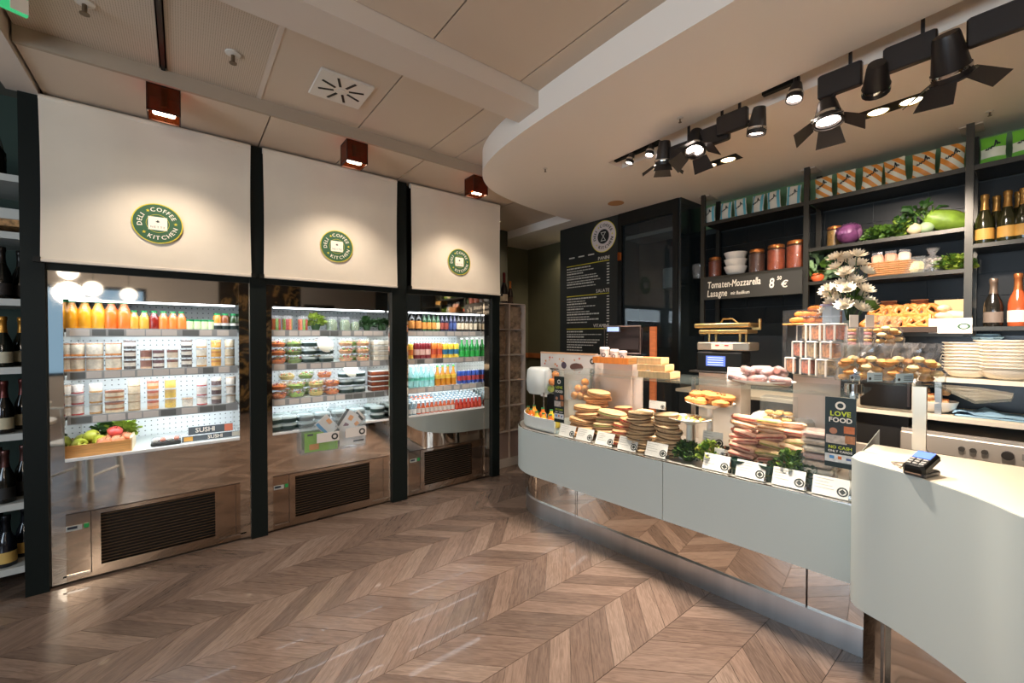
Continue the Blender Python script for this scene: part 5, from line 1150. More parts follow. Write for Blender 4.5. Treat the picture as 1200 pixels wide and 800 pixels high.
for k, (a,b,c) in enumerate(((-.06,0,0),(0,0,0),(.06,0,0),(-.03,.0,.035),(.035,0,.035),(.05,.0,.068))): glz.put('glazed golden bun behind snack tubs, %s of six' % ORD[k], (p.x+a*math.cos(ang),p.y+a*math.sin(ang),ZP+.292+c), k, 1.15, 'glazed buns')
# flowers
p = pf(1040,449,.33); t = thing('flower_vase', 'white blossom bouquet in a slim vase above the snacks', 'flowers', (p.x,p.y,ZP+.001)); obj('vase', MB().lathe([(0,0),(.045,0),(.05,.15),(.035,.28),(.04,.30)],18), mat('vase_glass','#a8b0a0',.2), t)
rf = random.Random(8); PET = mat('petal_white','#f3e8d2',.6); CEN = mat('flower_centre','#d8cfa0',.7)
fc_ = []
for k in range(30):
    for _ in range(40):
        a = rf.uniform(0,6.28); h = rf.uniform(.35,.645); q = rf.uniform(0,.125 if h < .50 else .075); c = Vector((q*math.cos(a),q*math.sin(a),h))
        if all((c-o_).length > .05 for o_ in fc_): break
    fc_.append(c)
    dirv = Vector((c.x,c.y,.10)).normalized() if k else Vector((0,0,1)); Q = Matrix.Translation(c) @ dirv.to_track_quat('Z','Y').to_matrix().to_4x4(); m = MB()
    for ring, (n_, L, tilt) in enumerate(((12,.052,.25),(10,.045,.7),(7,.032,1.15))):
        for i in range(n_):
            M2 = Q @ Matrix.Rotation(i*2*math.pi/n_+ring*.3,4,'Z') @ Matrix.Rotation(-tilt,4,'Y'); w_ = .011
            m.add([(.004,-w_*.4,0),(L*.6,-w_,.004),(L,0,.012),(L*.6,w_,.004),(.004,w_*.4,0)],[(0,1,2,3,4)],0,M2)
    fl = obj('blossom', m, PET, t); obj('blossom_centre', MB().ball(tuple(c+dirv*.012),.009,8,0,None,4), CEN, fl)
    obj('stem', MB().tube([(0,0,.28),tuple(c*.6+Vector((0,0,.1))),tuple(c)],.003,5), LEAF2, t)
obj('foliage', MB().leaves((0,0,.36),(.07,.07,.06),10,.06,random.Random(3)), LEAF, t)
# white sign card on a stick
p = at(1113,390,'x',3.775); t = thing('sign_card', 'white sign card with oval green mark on the bread shelf edge', 'sign', (p.x,p.y,p.z), -math.pi/2)
obj('card', MB().box((0,0,.045),(.19,.004,.095)), PAPER, t); obj('clip', MB().box((0,.008,.02),(.03,.014,.03)), CHROME, t); m = MB(); disc(m, facing((.06,-.0026,.04),(1,0,0)) @ Matrix.Diagonal((1.25,.85,1,1)),.014,.022,0,20); obj('oval_mark', m, LG, t)
# card terminal
p = at(1080,556,'z',.98); t = thing('card_terminal', 'black card payment terminal with blue screen on service counter', 'card terminal', (p.x,p.y,.9805), math.radians(-105)); t.scale = (.78,.78,.78)
obj('stand_foot', MB().rbox((0,0,.012),(.085,.14,.024),.006), mat('terminal_grey','#3a3836',.35), t); T_ = Matrix.Translation((0,0,.045)) @ Matrix.Rotation(.35,4,'X')
obj('body', MB().rbox((0,0,.012),(.088,.16,.045),.012,0,T_), BLACK, t); obj('screen', MB().box((0,.035,.036),(.066,.06,.003),0,0,T_), mat('terminal_screen','#5a78d8',.15,emit='#4a68d0',es=.7), t)
for r_ in range(3):
    for c_ in range(3): obj('key', MB().box((-.024+.024*c_,-.012-.02*r_,.037),(.017,.012,.005),0,0,T_), mat('key_grey','#8a8780',.5), t)
obj('card_slot', MB().box((0,-.081,.0),(.06,.004,.008),0,0,T_), CHROME, t)
pts = [Vector((p.x+.03,p.y+.06,.99)),Vector((p.x+.10,p.y+.10,.985)),Vector((p.x+.14,p.y+.04,.985)),Vector((p.x+.20,p.y+.02,.986)),Vector((2.60,.31,.99)),Vector((2.63,.30,.97))]
tag(obj('terminal_cable', MB().tube(pts,.0035,6), mat('cable_grey','#8c8478',.5)), 'thin grey cable from the card terminal to the post', 'cable')
# ================================================================== WALL BEHIND THE COUNTER
# ---- menu block with glass door
MBX = 3.69
t = struct('wall_menu', MB().bb((MBX,2.82,0),(X1,3.69,ZS)).bb((4.08,2.13,0),(X1,2.82,ZS)), mat('menu_black','#181a18',.5), 'black menu wall block reaching the soffit')
mn = thing('menu_board', 'black wall menu with round white logo and yellow rules', 'menu board', (MBX-.007,3.26,0), -math.pi/2)
F_ = facing((0,-.0035,0),(1,0,0))          # local x -> towards -y (right in view)
obj('board', MB().box((0,0,2.0),(.87,.006,1.595)), mat('menu_face','#1c1e1a',.55), mn)
yl = lambda y: 3.26-y
logo(mn, F_ @ Matrix.Translation((yl(3.02),2.60,.001)), .175, mat('menu_ring','#cfc2bd',.6), INK, mat('menu_dark','#10120f',.5), LY, 2)
def rule(nm, x0, x1, z, h, m_, dz=.0008):
    m = MB(); m.add([(x0,z,dz),(x1,z,dz),(x1,z+h,dz),(x0,z+h,dz)],[(0,1,2,3)],0,F_); obj(nm, m, m_, mn)
CHALK = mat('menu_chalk','#c9c4b8',.7); rm = random.Random(9)
def lines(z0, n, pitch, big_every=2):
    m = MB()
    for k in range(n):
        z = z0-k*pitch; x = -.315; L = rm.uniform(.22,.5)
        while x < -.315+L:
            w_ = rm.uniform(.012,.05); h = .015 if k % big_every == 0 else .010
            m.add([(x,z,.001),(x+w_,z,.001),(x+w_,z+h,.001),(x,z+h,.001)],[(0,1,2,3)],0,F_); x += w_+.007
        m.add([(.29,z,.001),(.325,z,.001),(.325,z+.012,.001),(.29,z+.012,.001)],[(0,1,2,3)],0,F_)
    return m
for head, zt, n in (('PANINI',2.325,8),('SALATE',1.965,10),('VITAMINE',1.575,8)):
    m = MB(); text(m, head, .052, F_ @ Matrix.Translation((.325,zt+.02,.001)), 'R', bold=.03); obj('heading', m, CHALK, mn)
    rule('yellow_rule', -.32,.325,zt,.008,LY); tag(obj('menu_lines', lines(zt-.035,n,.031), CHALK, mn), kind='stuff')
for x in (-.28,-.13,.02): rule('small_heading', x, x+.09, 2.42,.014, CHALK)
# glass door and dark niche
dr = struct('door_1', MB().bb((MBX-.01,2.13,ZS-.13),(MBX+.05,2.82,ZS)).bb((MBX-.01,2.13,0),(MBX+.05,2.185,ZS-.13)).bb((MBX-.01,2.775,0),(MBX+.05,2.82,ZS-.13)), BLACK, 'black framed glass door beside the menu')
obj('glass', MB().bb((MBX+.015,2.185,0.02),(MBX+.023,2.775,ZS-.13)), clear('door_glass',(.62,.68,.70),.02,(.5,.6,.65),1.0), dr)
obj('copper_hinge', MB().rbox((MBX-.012,2.80,2.345),(.02,.05,.09),.006), COPPER, dr)
struct('wall_niche', MB().bb((4.06,2.13,0),(4.10,2.82,ZS)), mat('niche_dark','#12171a',.35), 'dark back of the niche behind the glass door')
tag(obj('steel_duct', MB().lathe([(0,0),(.10,0),(.105,.01),(.105,.19),(.10,.20),(0,.20)],24,(0,0,0)), mat('duct_white','#c9c4bc',.4), None, (3.93,2.32,1.98)), 'pale round ventilation duct seen through the glass door', 'duct')
struct('trim_3', MB().bb((3.75,2.19,2.52),(4.06,2.77,2.56)), mat('niche_ceiling','#8f8a84',.7), 'pale ceiling of the niche behind the glass door')
struct('wall_side', MB().bb((MBX,2.105,0),(X1,2.13,ZS)), mat('dark_gloss','#1c2427',.15), 'glossy dark side wall next to the shelf')
tag(obj('glass_jug', MB().lathe([(0,0),(.05,0),(.06,.1),(.055,.13)],18), PLASTIC, None, (3.86,2.02,2.047)), 'clear glass jug on the upper shelf end', 'jug')
# ---- steel shelf unit
SX0, SX1 = 3.80, 4.12; SHY_ = [1.955,1.135,.28,-.57]
GUN = mat('gunmetal','#3c3a34',.35,.6)
su = thing('shelf_unit', 'tall black steel shelf unit hanging from the soffit', 'shelf', (SX0,.7,0)); R1 = (SX0,.7,0)
for y in SHY_:
    obj('upright', rel(MB().box((SX0+.015,y,(1.50+ZS)/2),(.03,.035,ZS-1.50)), R1), GUN, su); obj('upright', rel(MB().box((SX1-.015,y,(1.50+ZS)/2),(.03,.035,ZS-1.50)), R1), GUN, su)
bays = [(1.135,1.955,[2.54,2.04]),(.28,1.135,[2.54,2.172,1.915,1.52]),(-.57,.28,[2.54,2.06,1.555])]
for y0, y1, zs in bays:
    for z in zs:
        obj('shelf_board', rel(MB().bb((SX0+.002,y0+.018,z-.025),(SX1,y1-.018,z)), R1), GUN, su)
        if z == 2.54: obj('top_rail', rel(MB().bb((SX0,y0+.018,z-.03),(SX0+.02,y1-.018,z+.0)), R1), GUN, su)
for y in SHY_[:3]: obj('ceiling_plate', rel(MB().box((SX0+.10,y,ZS-.006),(.16,.10,.008)), R1), CREAM, su)
obj('back_light_strip', rel(MB().bb((SX1-.02,-.55,2.60),(SX1-.005,1.93,2.61)), R1), GUN, su)
# crisp bags
def crisps(c1, c2, diag, dark='#1c2a2a'):
    def make():
        t = thing('crisp_bag', '', 'bag'); W, H = .100, .155
        def sheet(x0,x1,z0,z1,dy): 
            m = MB(); nx, nz = 6, 8; vs_ = []
            for side in (-1,1):
                for j in range(nz+1):
                    for i in range(nx+1):
                        u = (x0+(x1-x0)*i/nx); v = (z0+(z1-z0)*j/nz); uu = u/(W/2); vv = v/H*2-1
                        vs_.append((u*(1-.07*math.cos(vv*1.5)+.015*math.sin(v*90)), side*(.026*max(0,(1-uu*uu*.9))*max(0,(1-abs(vv)**3))+.0015+dy), v))
            n1 = (nx+1)*(nz+1); m.add(vs_, [(b+j*(nx+1)+i,b+j*(nx+1)+i+1,b+(j+1)*(nx+1)+i+1,b+(j+1)*(nx+1)+i) for b in (0,n1) for j in range(nz) for i in range(nx)], 0, None, True); return m
        obj('bag', sheet(-W/2,W/2,0,H,0), diag, t)
        obj('product_name', MB().tube([(-.028+.0035*q_,-.0285,H*.48+.002*q_+.007*math.sin(q_*1.9)+(.022 if q_ in (11,12) else 0)) for q_ in range(17)],.0032,5), mat('crisp'+dark,dark,.5), t); return t
    return Proto(make)
def stripes(name, ca, cb_, ang_, scale, thr=.5):
    def fn(nt, p):
        tc = N(nt,'ShaderNodeTexCoord'); mp = N(nt,'ShaderNodeMapping'); mp.inputs['Rotation'].default_value = (0,ang_,0); wv = N(nt,'ShaderNodeTexWave'); wv.inputs['Scale'].default_value = scale; wv.bands_direction = 'X'
        g = N(nt,'ShaderNodeMath', operation='GREATER_THAN'); g.inputs[1].default_value = thr; mx = N(nt,'ShaderNodeMix', data_type='RGBA'); mx.inputs[6].default_value = (*lin(ca),1); mx.inputs[7].default_value = (*lin(cb_),1)
        nt.links.new(tc.outputs['Object'], mp.inputs[0]); nt.links.new(mp.outputs[0], wv.inputs['Vector']); nt.links.new(wv.outputs['Fac'], g.inputs[0]); nt.links.new(g.outputs[0], mx.inputs[0]); nt.links.new(mx.outputs[2], p.inputs['Base Color'])
    return nodes_mat(name, fn, .45)
teal = crisps('a','b',stripes('bag_teal','#cfcaba','#58a5b5',0,4.5,.86)); orng = crisps('a','b',stripes('bag_orange','#dcdcc8','#e0913a',.8,7,.5)); lime = crisps('a','b',stripes('bag_lime','#6fbe3a','#dfe6d0',1.57,2.6,.60))
RZB = -math.pi/2
def ysh(px, x=3.86): return at(px,300,'x',x).y
for i, px in enumerate((832,850,868,887,907,929)): teal.put('teal striped crisp bag, %s from left on the top shelf' % ORD[i], (3.86,ysh(px),2.5405), (.06*((i%3)-1),.05*((i%2)*2-1),RZB+.12*((i%3)-1)), 1, 'teal crisp bags')
for i, px in enumerate((965,991,1020,1049,1081,1113)): orng.put('orange striped crisp bag, %s from left on the top shelf' % ORD[i], (3.86,ysh(px),2.5405), (.05*((i%2)*2-1),.05*((i%3)-1),RZB+.12*((i%3)-1)), 1.12, 'orange crisp bags')
for i, px in enumerate((1162,1200)): lime.put('lime green crisp bag on the top shelf, %s one' % ('left','right')[i], (3.86,ysh(px),2.5405), RZB, 1.05, 'lime crisp bags')
# preserving jars and bowls
def pjar(col):
    def make():
        t = thing('preserving_jar', '', 'jar'); r, h = .062, .20
        obj('preserve', MB().lathe([(0,.004),(r*.93,.004),(r*.96,.012),(r*.96,h*.80),(0,h*.80)],20), mat('preserve'+col,col,.35,noise=.3,nscale=30), t); obj('glass_wall', MB().lathe([(r*.97,0),(r,.01),(r,h*.80),(r*.86,h*.88)],20), clear('jar_glass',(.98,.97,.95),.015,(1,1,1),.8), t)
        obj('copper_lid', MB().lathe([(r*.92,h*.87),(r*.92,h*.96),(r*.85,h),(0,h)],20), mat('lid_copper','#b4713c',.35,.7), t); return t
    return Proto(make)
ja = pjar('#6a2c10'); jb = pjar('#40200e'); jc = pjar('#7d3514')
for lab, px, pr, sc in (('amber preserving jar at left end of shelf above chalkboard',838,ja,.92),('dark preserving jar right of the white bowls',887,jb,1.0),('reddish preserving jar, second from right above chalkboard',909.5,jc,1.07),('reddish preserving jar at right end above chalkboard',933,jc,1.12)): pr.put(lab, (3.90,ysh(px,3.9),2.0405), 0, sc, 'preserving jars')
def wbowl():
    t = thing('white_bowl', '', 'bowl'); po = mat('porcelain','#ece6dc',.25)
    obj('bowl', MB().lathe([(0,.0),(.05,0),(.075,.02),(.095,.075),(.090,.075),(.07,.024),(0,.014)],24), po, t); obj('foot', MB().lathe([(.05,-.001),(.05,.006)],24), po, t); return t
wbp = Proto(wbowl)
for k in range(3): wbp.put('cream bowl beside the preserving jars, %s of three stacked' % ('bottom','middle','top')[k], (3.90,ysh(862,3.9),2.042+k*.062), 0, 1, 'stacked cream bowls')
# chalkboard
cbw = 1.93-1.15; cbd = thing('chalkboard', 'long black chalkboard with handwritten lasagne price', 'chalkboard', (3.785,(1.93+1.15)/2,1.825), -math.pi/2)
obj('slate', MB().box((0,0,.095),(cbw,.012,.185)), mat('slate','#2a2a26',.7,noise=.1,nscale=6), cbd)
F_ = facing((0,-.0065,0),(1,0,0)); WR = mat('chalk_white','#ddd8cc',.8)
m = MB(); text(m,'Tomaten-Mozzarella',.084,F_ @ Matrix.Translation((-cbw*.455,.104,0)),'L',bold=.03,shear=.12,track=.09,sx=.62); text(m,'Lasagne',.084,F_ @ Matrix.Translation((-cbw*.455,.026,0)),'L',bold=.03,shear=.12,track=.09,sx=.64); obj('chalk_dish_name', m, WR, cbd)
m = MB(); text(m,'mit Basilikum',.040,F_ @ Matrix.Translation((-cbw*.19,.034,0)),'L',bold=.03,shear=.12,track=.09,sx=.72); obj('chalk_note', m, WR, cbd)
m = MB(); text(m,'8',.11,F_ @ Matrix.Translation((cbw*.20,.065,0)),'L',bold=.03,shear=.12,sx=.7); obj('chalk_price', m, WR, cbd)
m = MB(); text(m,'50',.042,F_ @ Matrix.Translation((cbw*.275,.125,0)),'L',bold=.03,shear=.12,sx=.8); obj('chalk_cents', m, WR, cbd)
m = MB(); text(m,'€',.075,F_ @ Matrix.Translation((cbw*.31,.062,0)),'L',bold=.03,shear=.12); obj('chalk_euro', m, WR, cbd)
# vegetables on the middle bay
def jarv(lab, px, z, sc): ja2 = pjar('#7a5a24'); ja2.put(lab, (3.93,ysh(px,3.93),z), 0, sc)
jarv('spice jar with gold lid beside the red cabbage', 978, 2.173, .80)
t = thing('red_cabbage', 'purple red cabbage on the vegetable shelf', 'cabbage', (3.89,ysh(997,3.89),2.173+.02), (0,-.75,0)); r = .078; PUR = mat('cabbage','#7d4a72',.45,noise=.35,nscale=14)
obj('heart', MB().ball((0,0,r*.95),(r*.86,r*.86,r*.86),16,0,None,9), mat('cabbage_heart','#6a3a60',.45,noise=.5,nscale=26), t)
for k in range(11):
    a = k*2.4; lay = k/11; m = MB(); vs_ = []
    for j in range(9):
        for i in range(9):
            u = (i/8-.5)*(1.5-.5*lay); th = .35+j/8*(2.15-.5*(1-lay)); fl = max(0, th-1.3); rr = r*(.98-.06*lay+.16*(1-lay)*fl*fl+.05*fl*math.sin(i*2.1+k))
            vs_.append((rr*math.sin(th)*math.cos(a+u), rr*math.sin(th)*math.sin(a+u), r*.95-rr*math.cos(th)))
    m.add(vs_, [(j*9+i,j*9+i+1,(j+1)*9+i+1,(j+1)*9+i) for j in range(8) for i in range(8)], 0, None, True); obj('outer_leaf', m, mat('cabbage_leaf'+str(k%3),('#7d4c74','#5c2f54','#96688c')[k%3],.5,noise=.4,nscale=24), t)
def greens(lab, px, z, rad, n, size, mats, name='kale_bunch', x=3.90):
    t = thing(name, lab, 'greens', (x,ysh(px,x),z), 0, 'green vegetables on shelf'); obj('leaves', MB().leaves((0,0,rad[2]*.45),rad,n,size,random.Random(int(px)),0,.4,len(mats)), mats, t); obj('core', MB().ball((0,0,rad[2]*.4),(rad[0]*.6,rad[1]*.6,rad[2]*.4),10), mats[0], t)
greens('curly green kale right of the red cabbage', 1030, 2.173, (.07,.09,.065), 200, .032, [LEAF,LEAF2,LEAF])
greens('curly green kale left of the onion', 1056, 2.173, (.07,.07,.085), 170, .032, [LEAF,LEAF3,LEAF2])
t = thing('onion', 'pale round onion between kale and the green squash', 'onion', (3.85,ysh(1072,3.85),2.173)); obj('bulb', MB().lathe([(0,0),(.02,.002),(.04,.025),(.042,.04),(.03,.062),(.008,.075),(0,.082)],18), mat('onion','#d8c49a',.5), t); obj('root', MB().ball((0,0,.002),(.008,.008,.004),8), mat('root','#8a7040',.8), t)
t = thing('green_squash', 'large pale green squash leaning at right of vegetable shelf', 'squash', (3.90,ysh(1108,3.9),2.173), (0,0,.3)); SQ = mat('squash','#74912f',.45,noise=.35,nscale=16,bump=.6)
m = MB()
pr_ = [(0,-.11),(.045,-.10),(.065,-.05),(.07,.02),(.06,.08),(.03,.115),(0,.12)]
m.lathe(pr_,18,(0,0,0),0,Matrix.Translation((0,0,.075)) @ Matrix.Rotation(.35,4,'X') @ Matrix.Rotation(math.pi/2,4,'X')); m.v = [(a_+random.uniform(-.006,.006),b_+random.uniform(-.006,.006),c_+random.uniform(-.005,.005)) for a_,b_,c_ in m.v]; obj('squash_body', m, SQ, t); obj('stalk', MB().tube([(0,.10,.05),(0,.14,.07),(.0,.15,.12)],.010,6), LEAF2, t)
t = thing('kohlrabi', 'pale green kohlrabi with upright leaf stalks', 'kohlrabi', (3.86,ysh(1085,3.86),2.173)); obj('bulb', MB().ball((0,0,.04),(.042,.042,.038),14,0,None,7), mat('kohlrabi','#9db489',.45), t)
for k in range(4): obj('leaf_stalk', MB().tube([(0,0,.07),(.01*(k-1.5),.02*(k-1.5),.12),(.02*(k-1.5),.035*(k-1),.17)],.005,5), LEAF, t)
obj('leaves', MB().leaves((0,.02,.14),(.05,.06,.05),14,.06,random.Random(2)), LEAF2, t)
# second vegetable shelf
t = thing('tomato', 'orange red tomato at left of the lower vegetable shelf', 'tomato', (3.85,ysh(958,3.85),1.9155)); obj('skin', MB().lathe([(0,.0),(.025,.0),(.043,.025),(.043,.04),(.03,.062),(.01,.066),(0,.062)],18), mat('tomato','#d8643a',.25), t); obj('calyx', MB().leaves((0,0,.06),(.015,.015,.01),6,.02,random.Random(1)), LEAF2, t)
greens('leafy radish greens above the tomato', 962, 1.9155, (.08,.08,.13), 26, .09, [mat('leaf_pale','#8aa878',.5,noise=.2,nscale=20),LEAF], 'radish_greens', 3.95)
def weave(nm): return nodes_mat(nm, lambda nt,p: _wv(nt,p), .7)
t = thing('wicker_basket', 'wicker basket of paper packets behind the flowers', 'basket', (3.90,ysh(1044,3.9),1.9155)); WK = mat('wicker','#a9774a',.7)
for k in range(7): obj('wicker_band', MB().tube([((.075+.002*k)*math.copysign(abs(math.cos(a))**.6,math.cos(a)),(.115+.002*k)*math.copysign(abs(math.sin(a))**.6,math.sin(a)),.008+k*.0135+.003*math.sin(a*20+k*math.pi)) for a in [i*2*math.pi/40 for i in range(40)]],.0065,5,close=True), WK, t)
obj('basket_base', MB().box((0,0,.006),(.14,.22,.008)), WK, t)
for i in range(14): a = i*2*math.pi/14; obj('wicker_stake', MB().tube([(.073*math.cos(a),.112*math.sin(a),.003),(.082*math.cos(a),.122*math.sin(a),.10)],.004,4), WK, t)
for k, (dy, c, lab) in enumerate(((.06,'#d9a58a','pink'),(-.0,'#c98f74','terracotta'),(-.06,'#d8c2ae','beige'))):
    o = thing('paper_packet', '%s paper packet sticking out of the wicker basket' % lab, 'packet', (3.90,ysh(1044,3.9)+dy,1.9275), (.1*(k-1),.1,.2*k), 'packets in basket'); obj('packet', MB().rbox((0,0,.075),(.05,.065,.145),.01), mat('packet'+c,c,.6), o); obj('clip_top', MB().rbox((0,0,.155),(.012,.06,.03),.004), BAG, o)
t = thing('noodle_box', 'open wooden box of egg noodles on the lower vegetable shelf', 'box', (3.90,ysh(1068,3.9),1.9155), -math.pi/2); obj('box', MB().box((0,-.07,.055),(.15,.006,.11)).box((0,.07,.055),(.15,.006,.11)).box((-.075,0,.055),(.006,.14,.11)).box((.075,0,.055),(.006,.14,.11)).box((0,0,.004),(.15,.14,.006)), ACRYL, t)
obj('noodles', MB().rbox((0,0,.045),(.135,.125,.075),.02), mat('noodles','#dcc68a',.6,noise=.3,nscale=40), t)
t = thing('nut_bag', 'clear twisted bag of grey nuts left of the lettuce', 'bag', (3.89,ysh(1093,3.89),1.9155)); m = MB(); r2 = random.Random(6)
for k in range(40): a = r2.uniform(0,6.28); q = .045*math.sqrt(r2.random()); m.ball((q*math.cos(a),q*math.sin(a),.012+r2.uniform(0,.075)),.011,6,0,None,4)
tag(obj('nuts', m, mat('nuts','#8f867c',.6), t), kind='stuff'); obj('cellophane', MB().lathe([(.05,0),(.058,.05),(.045,.095),(.014,.115),(.035,.16)],12), BAG, t)
greens('bright green lettuce at right end of lower vegetable shelf', 1118, 1.9155, (.08,.085,.06), 150, .035, [LEAF3,LEAF], 'lettuce')
# pretzel basket, bread box
t = thing('pretzel_basket', 'wire tray of pretzels below the vegetable shelves', 'tray', (3.88,ysh(1058,3.88),1.5205), -math.pi/2); obj('tray_base', MB().box((0,0,.004),(.36,.24,.006)), mat('tray_dark','#3a2a1c',.5), t)
for e in (-1,1): obj('tray_rim', MB().box((0,e*.12,.02),(.36,.006,.035)), mat('tray_dark','#3a2a1c',.5), t); obj('tray_side', MB().box((e*.18,0,.02),(.006,.24,.035)), mat('tray_dark','#3a2a1c',.5), t)
def pretzel():
    t = thing('pretzel', '', 'pretzel'); pts = []
    for i in range(33):
        a = i/32*2*math.pi; x = .055*math.sin(a)+.018*math.sin(2*a); y = .045*math.cos(a)-.020*math.cos(3*a)*.6; pts.append((x, y, .005*math.sin(3*a)))
    obj('dough', MB().tube(pts[:-1],[.0165]*32,7,close=True), mat('pretzel','#c9803c',.45,noise=.35,nscale=25), t); obj('cross', MB().tube([(-.025,-.04,.008),(.0,.0,.014),(.028,.035,.008)],.008,6).tube([(.025,-.04,.008),(.0,.0,.010),(-.028,.035,.008)],.008,6), mat('pretzel','#c9803c',.45,noise=.35,nscale=25), t); return t
pz = Proto(pretzel); yc = ysh(1058,3.88)
for k in range(11):
    r_, c_ = (0,k) if k < 6 else (1,k-6); pz.put('golden pretzel in wire tray, %s row, %s from left' % (('front','back')[r_], ORD[c_]), (3.86+.07*r_, yc+.145-.058*c_-.03*r_, 1.585+.085*r_), tuple((Matrix.Rotation(-1.1,4,'Y') @ Matrix.Rotation(rn.uniform(-.5,.5)+1.57,4,'Z')).to_euler()), .95, 'pretzels in tray')
for k in range(2):
    t = thing('dark_loaf', 'round dark bread loaf behind the pretzels, %s one' % ('left','right')[k], 'bread', (4.01,yc+.09-.16*k,1.5275), 0, 'dark loaves'); obj('crust', MB().lathe([(0,0),(.06,.005),(.085,.05),(.075,.16),(.04,.21),(0,.22)],16), mat('dark_crust','#5a2c14',.55,noise=.4,nscale=14), t); obj('score', MB().box((0,0,.219),(.02,.09,.006)), mat('score_dark','#8a5228',.7), t)
t = thing('bread_box', 'light wooden box of pale ciabatta rolls beside the pretzels', 'box', (3.90,ysh(1115,3.9),1.5205), -math.pi/2); BWD = mat('box_wood','#c9a676',.6)
obj('front', MB().box((0,-.09,.04),(.17,.008,.075)), BWD, t); obj('back', MB().box((0,.09,.11),(.17,.008,.215)), BWD, t)
for e in (-1,1): obj('side', MB().box((e*.085,0,.06),(.008,.18,.115)), BWD, t)
obj('base', MB().box((0,0,.004),(.17,.18,.006)), BWD, t)
def cia():
    t = thing('ciabatta_roll', '', 'bread'); obj('crust', MB().ball((0,0,0),(.034,.07,.028),14,0,None,7), mat('ciabatta','#e6cba0',.7,noise=.15,nscale=15,bump=.2), t); obj('score', MB().rbox((0,0,.026),(.008,.08,.006),.002), mat('score','#c9a06a',.8), t); return t
ci = Proto(cia)
for k, (a,b,c,rz) in enumerate(((-.03,.04,.04,.3),(-.03,-.03,.04,1.2),(.02,.0,.06,.8),(-.02,.02,.10,1.0),(.0,-.03,.11,.2),(.01,.03,.15,1.5))): ci.put('pale ciabatta roll in wooden box, %s from the bottom' % ORD[k], (3.90+a,ysh(1115,3.9)+b,1.5205+c), (.2,.3,rz), 1, 'ciabatta rolls')
# sparkling wine
def wine(body, foil, label, h=.30, r=.041, name='wine_bottle'):
    def make():
        t = thing(name, '', 'bottle')
        obj('glass_body', MB().lathe([(0,0),(r*.95,0),(r,.006),(r,h*.42),(r*.88,h*.52),(r*.45,h*.68),(r*.36,h*.78),(r*.36,h*.93),(0,h*.93)],20), glossy('wine'+body,body,.1), t)
        obj('foil', MB().lathe([(r*.48,h*.68),(r*.40,h*.78),(r*.40,h*.90),(r*.46,h*.91),(r*.46,h*.985),(r*.4,h),(0,h)],16), mat('foil'+foil,foil,.3,.6), t)
        obj('paper_label', MB().lathe([(r*1.012,h*.08),(r*1.012,h*.30)],20), mat('wl'+label,label,.6,noise=.05,nscale=20), t); return t
    return Proto(make)
cha = wine('#2a2a14','#b98a4a','#c99a4a'); 
for i, (px, x, z) in enumerate(((1153,3.86,2.0605),(1167,3.95,2.0605),(1180,3.86,2.0605),(1193,3.93,2.0605),(1199,3.86,2.0605))): cha.put('sparkling wine bottle with gold foil, %s from left on right bay' % ORD[i], (x,ysh(px,x),z), 0, 1.0, 'gold foil bottles')
wine('#1c1a16','#7a6a5c','#6f6257',.29).put('dark sparkling wine bottle with grey label on lower right shelf', (3.86,ysh(1165,3.86),1.5555)); wine('#a8502c','#b06a3c','#e6d2c2',.31).put('rose wine bottle with pale label at the right edge', (3.86,ysh(1194,3.86),1.5555))
# ---- back counter
bkc = thing('back_counter', 'cream back counter with riser shelf under the wall shelves', 'counter', (3.6,.5,0)); R2 = (3.6,.5,0)
obj('worktop', rel(MB().bb((3.60,-1.6,.985),(X1-.012,2.10,1.01)), R2), CTOP, bkc); obj('cabinet', rel(MB().bb((3.66,-1.6,.08),(X1-.012,-.12,.93)).bb((3.66,.52,.08),(X1-.012,2.10,.985)), R2), mat('cab_dark','#24221f',.5), bkc)
obj('riser_board', rel(MB().bb((3.68,-1.6,1.215),(X1-.012,.62,1.24)), R2), CTOP, bkc)
for y in (.375,-.6): obj('riser_leg', rel(MB().bb((3.68,y,1.01),(3.73,y+.03,1.215)), R2), STEEL, bkc)
obj('backsplash', rel(MB().bb((X1-.03,-1.6,1.01),(X1-.012,2.1,1.5)), R2), mat('dark_tile2','#20262a',.25), bkc)
ov = thing('oven', 'stainless steel oven with knobs under the back counter', 'oven', (3.62,.26,0), -math.pi/2)
OVS = mat('oven_steel','#c2b8aa',.38,.35); obj('body', MB().box((0,.25,.68),(.58,.46,.46)), OVS, ov); obj('door', MB().rbox((0,-.0,.60),(.58,.03,.28),.006), OVS, ov); obj('control_panel', MB().rbox((0,-.004,.835),(.58,.03,.115),.006), OVS, ov)
obj('window', MB().box((-.05,-.017,.66),(.40,.004,.10)), mat('oven_glass','#15110e',.1), ov); obj('plinth', MB().box((0,.2,.225),(.58,.4,.45)), BLACK, ov)
for k in range(3): obj('small_knob', MB().cyl((0,0,0),.014,.016,14,0,Matrix.Translation((-.02+.045*k,-.02,.835)) @ Matrix.Rotation(math.pi/2,4,'X')), mat('knob','#6a655e',.3,.6), ov)
obj('large_knob', MB().cyl((0,0,0),.024,.025,16,0,Matrix.Translation((.155,-.02,.835)) @ Matrix.Rotation(math.pi/2,4,'X')), mat('knob_dark','#4a4642',.3,.5), ov); obj('display', MB().box((.235,-.021,.835),(.06,.004,.035)), mat('disp','#8a857c',.3), ov); obj('handle', MB().tube([(-.22,-.045,.755),(.20,-.045,.755)],.010,8), CHROME, ov)
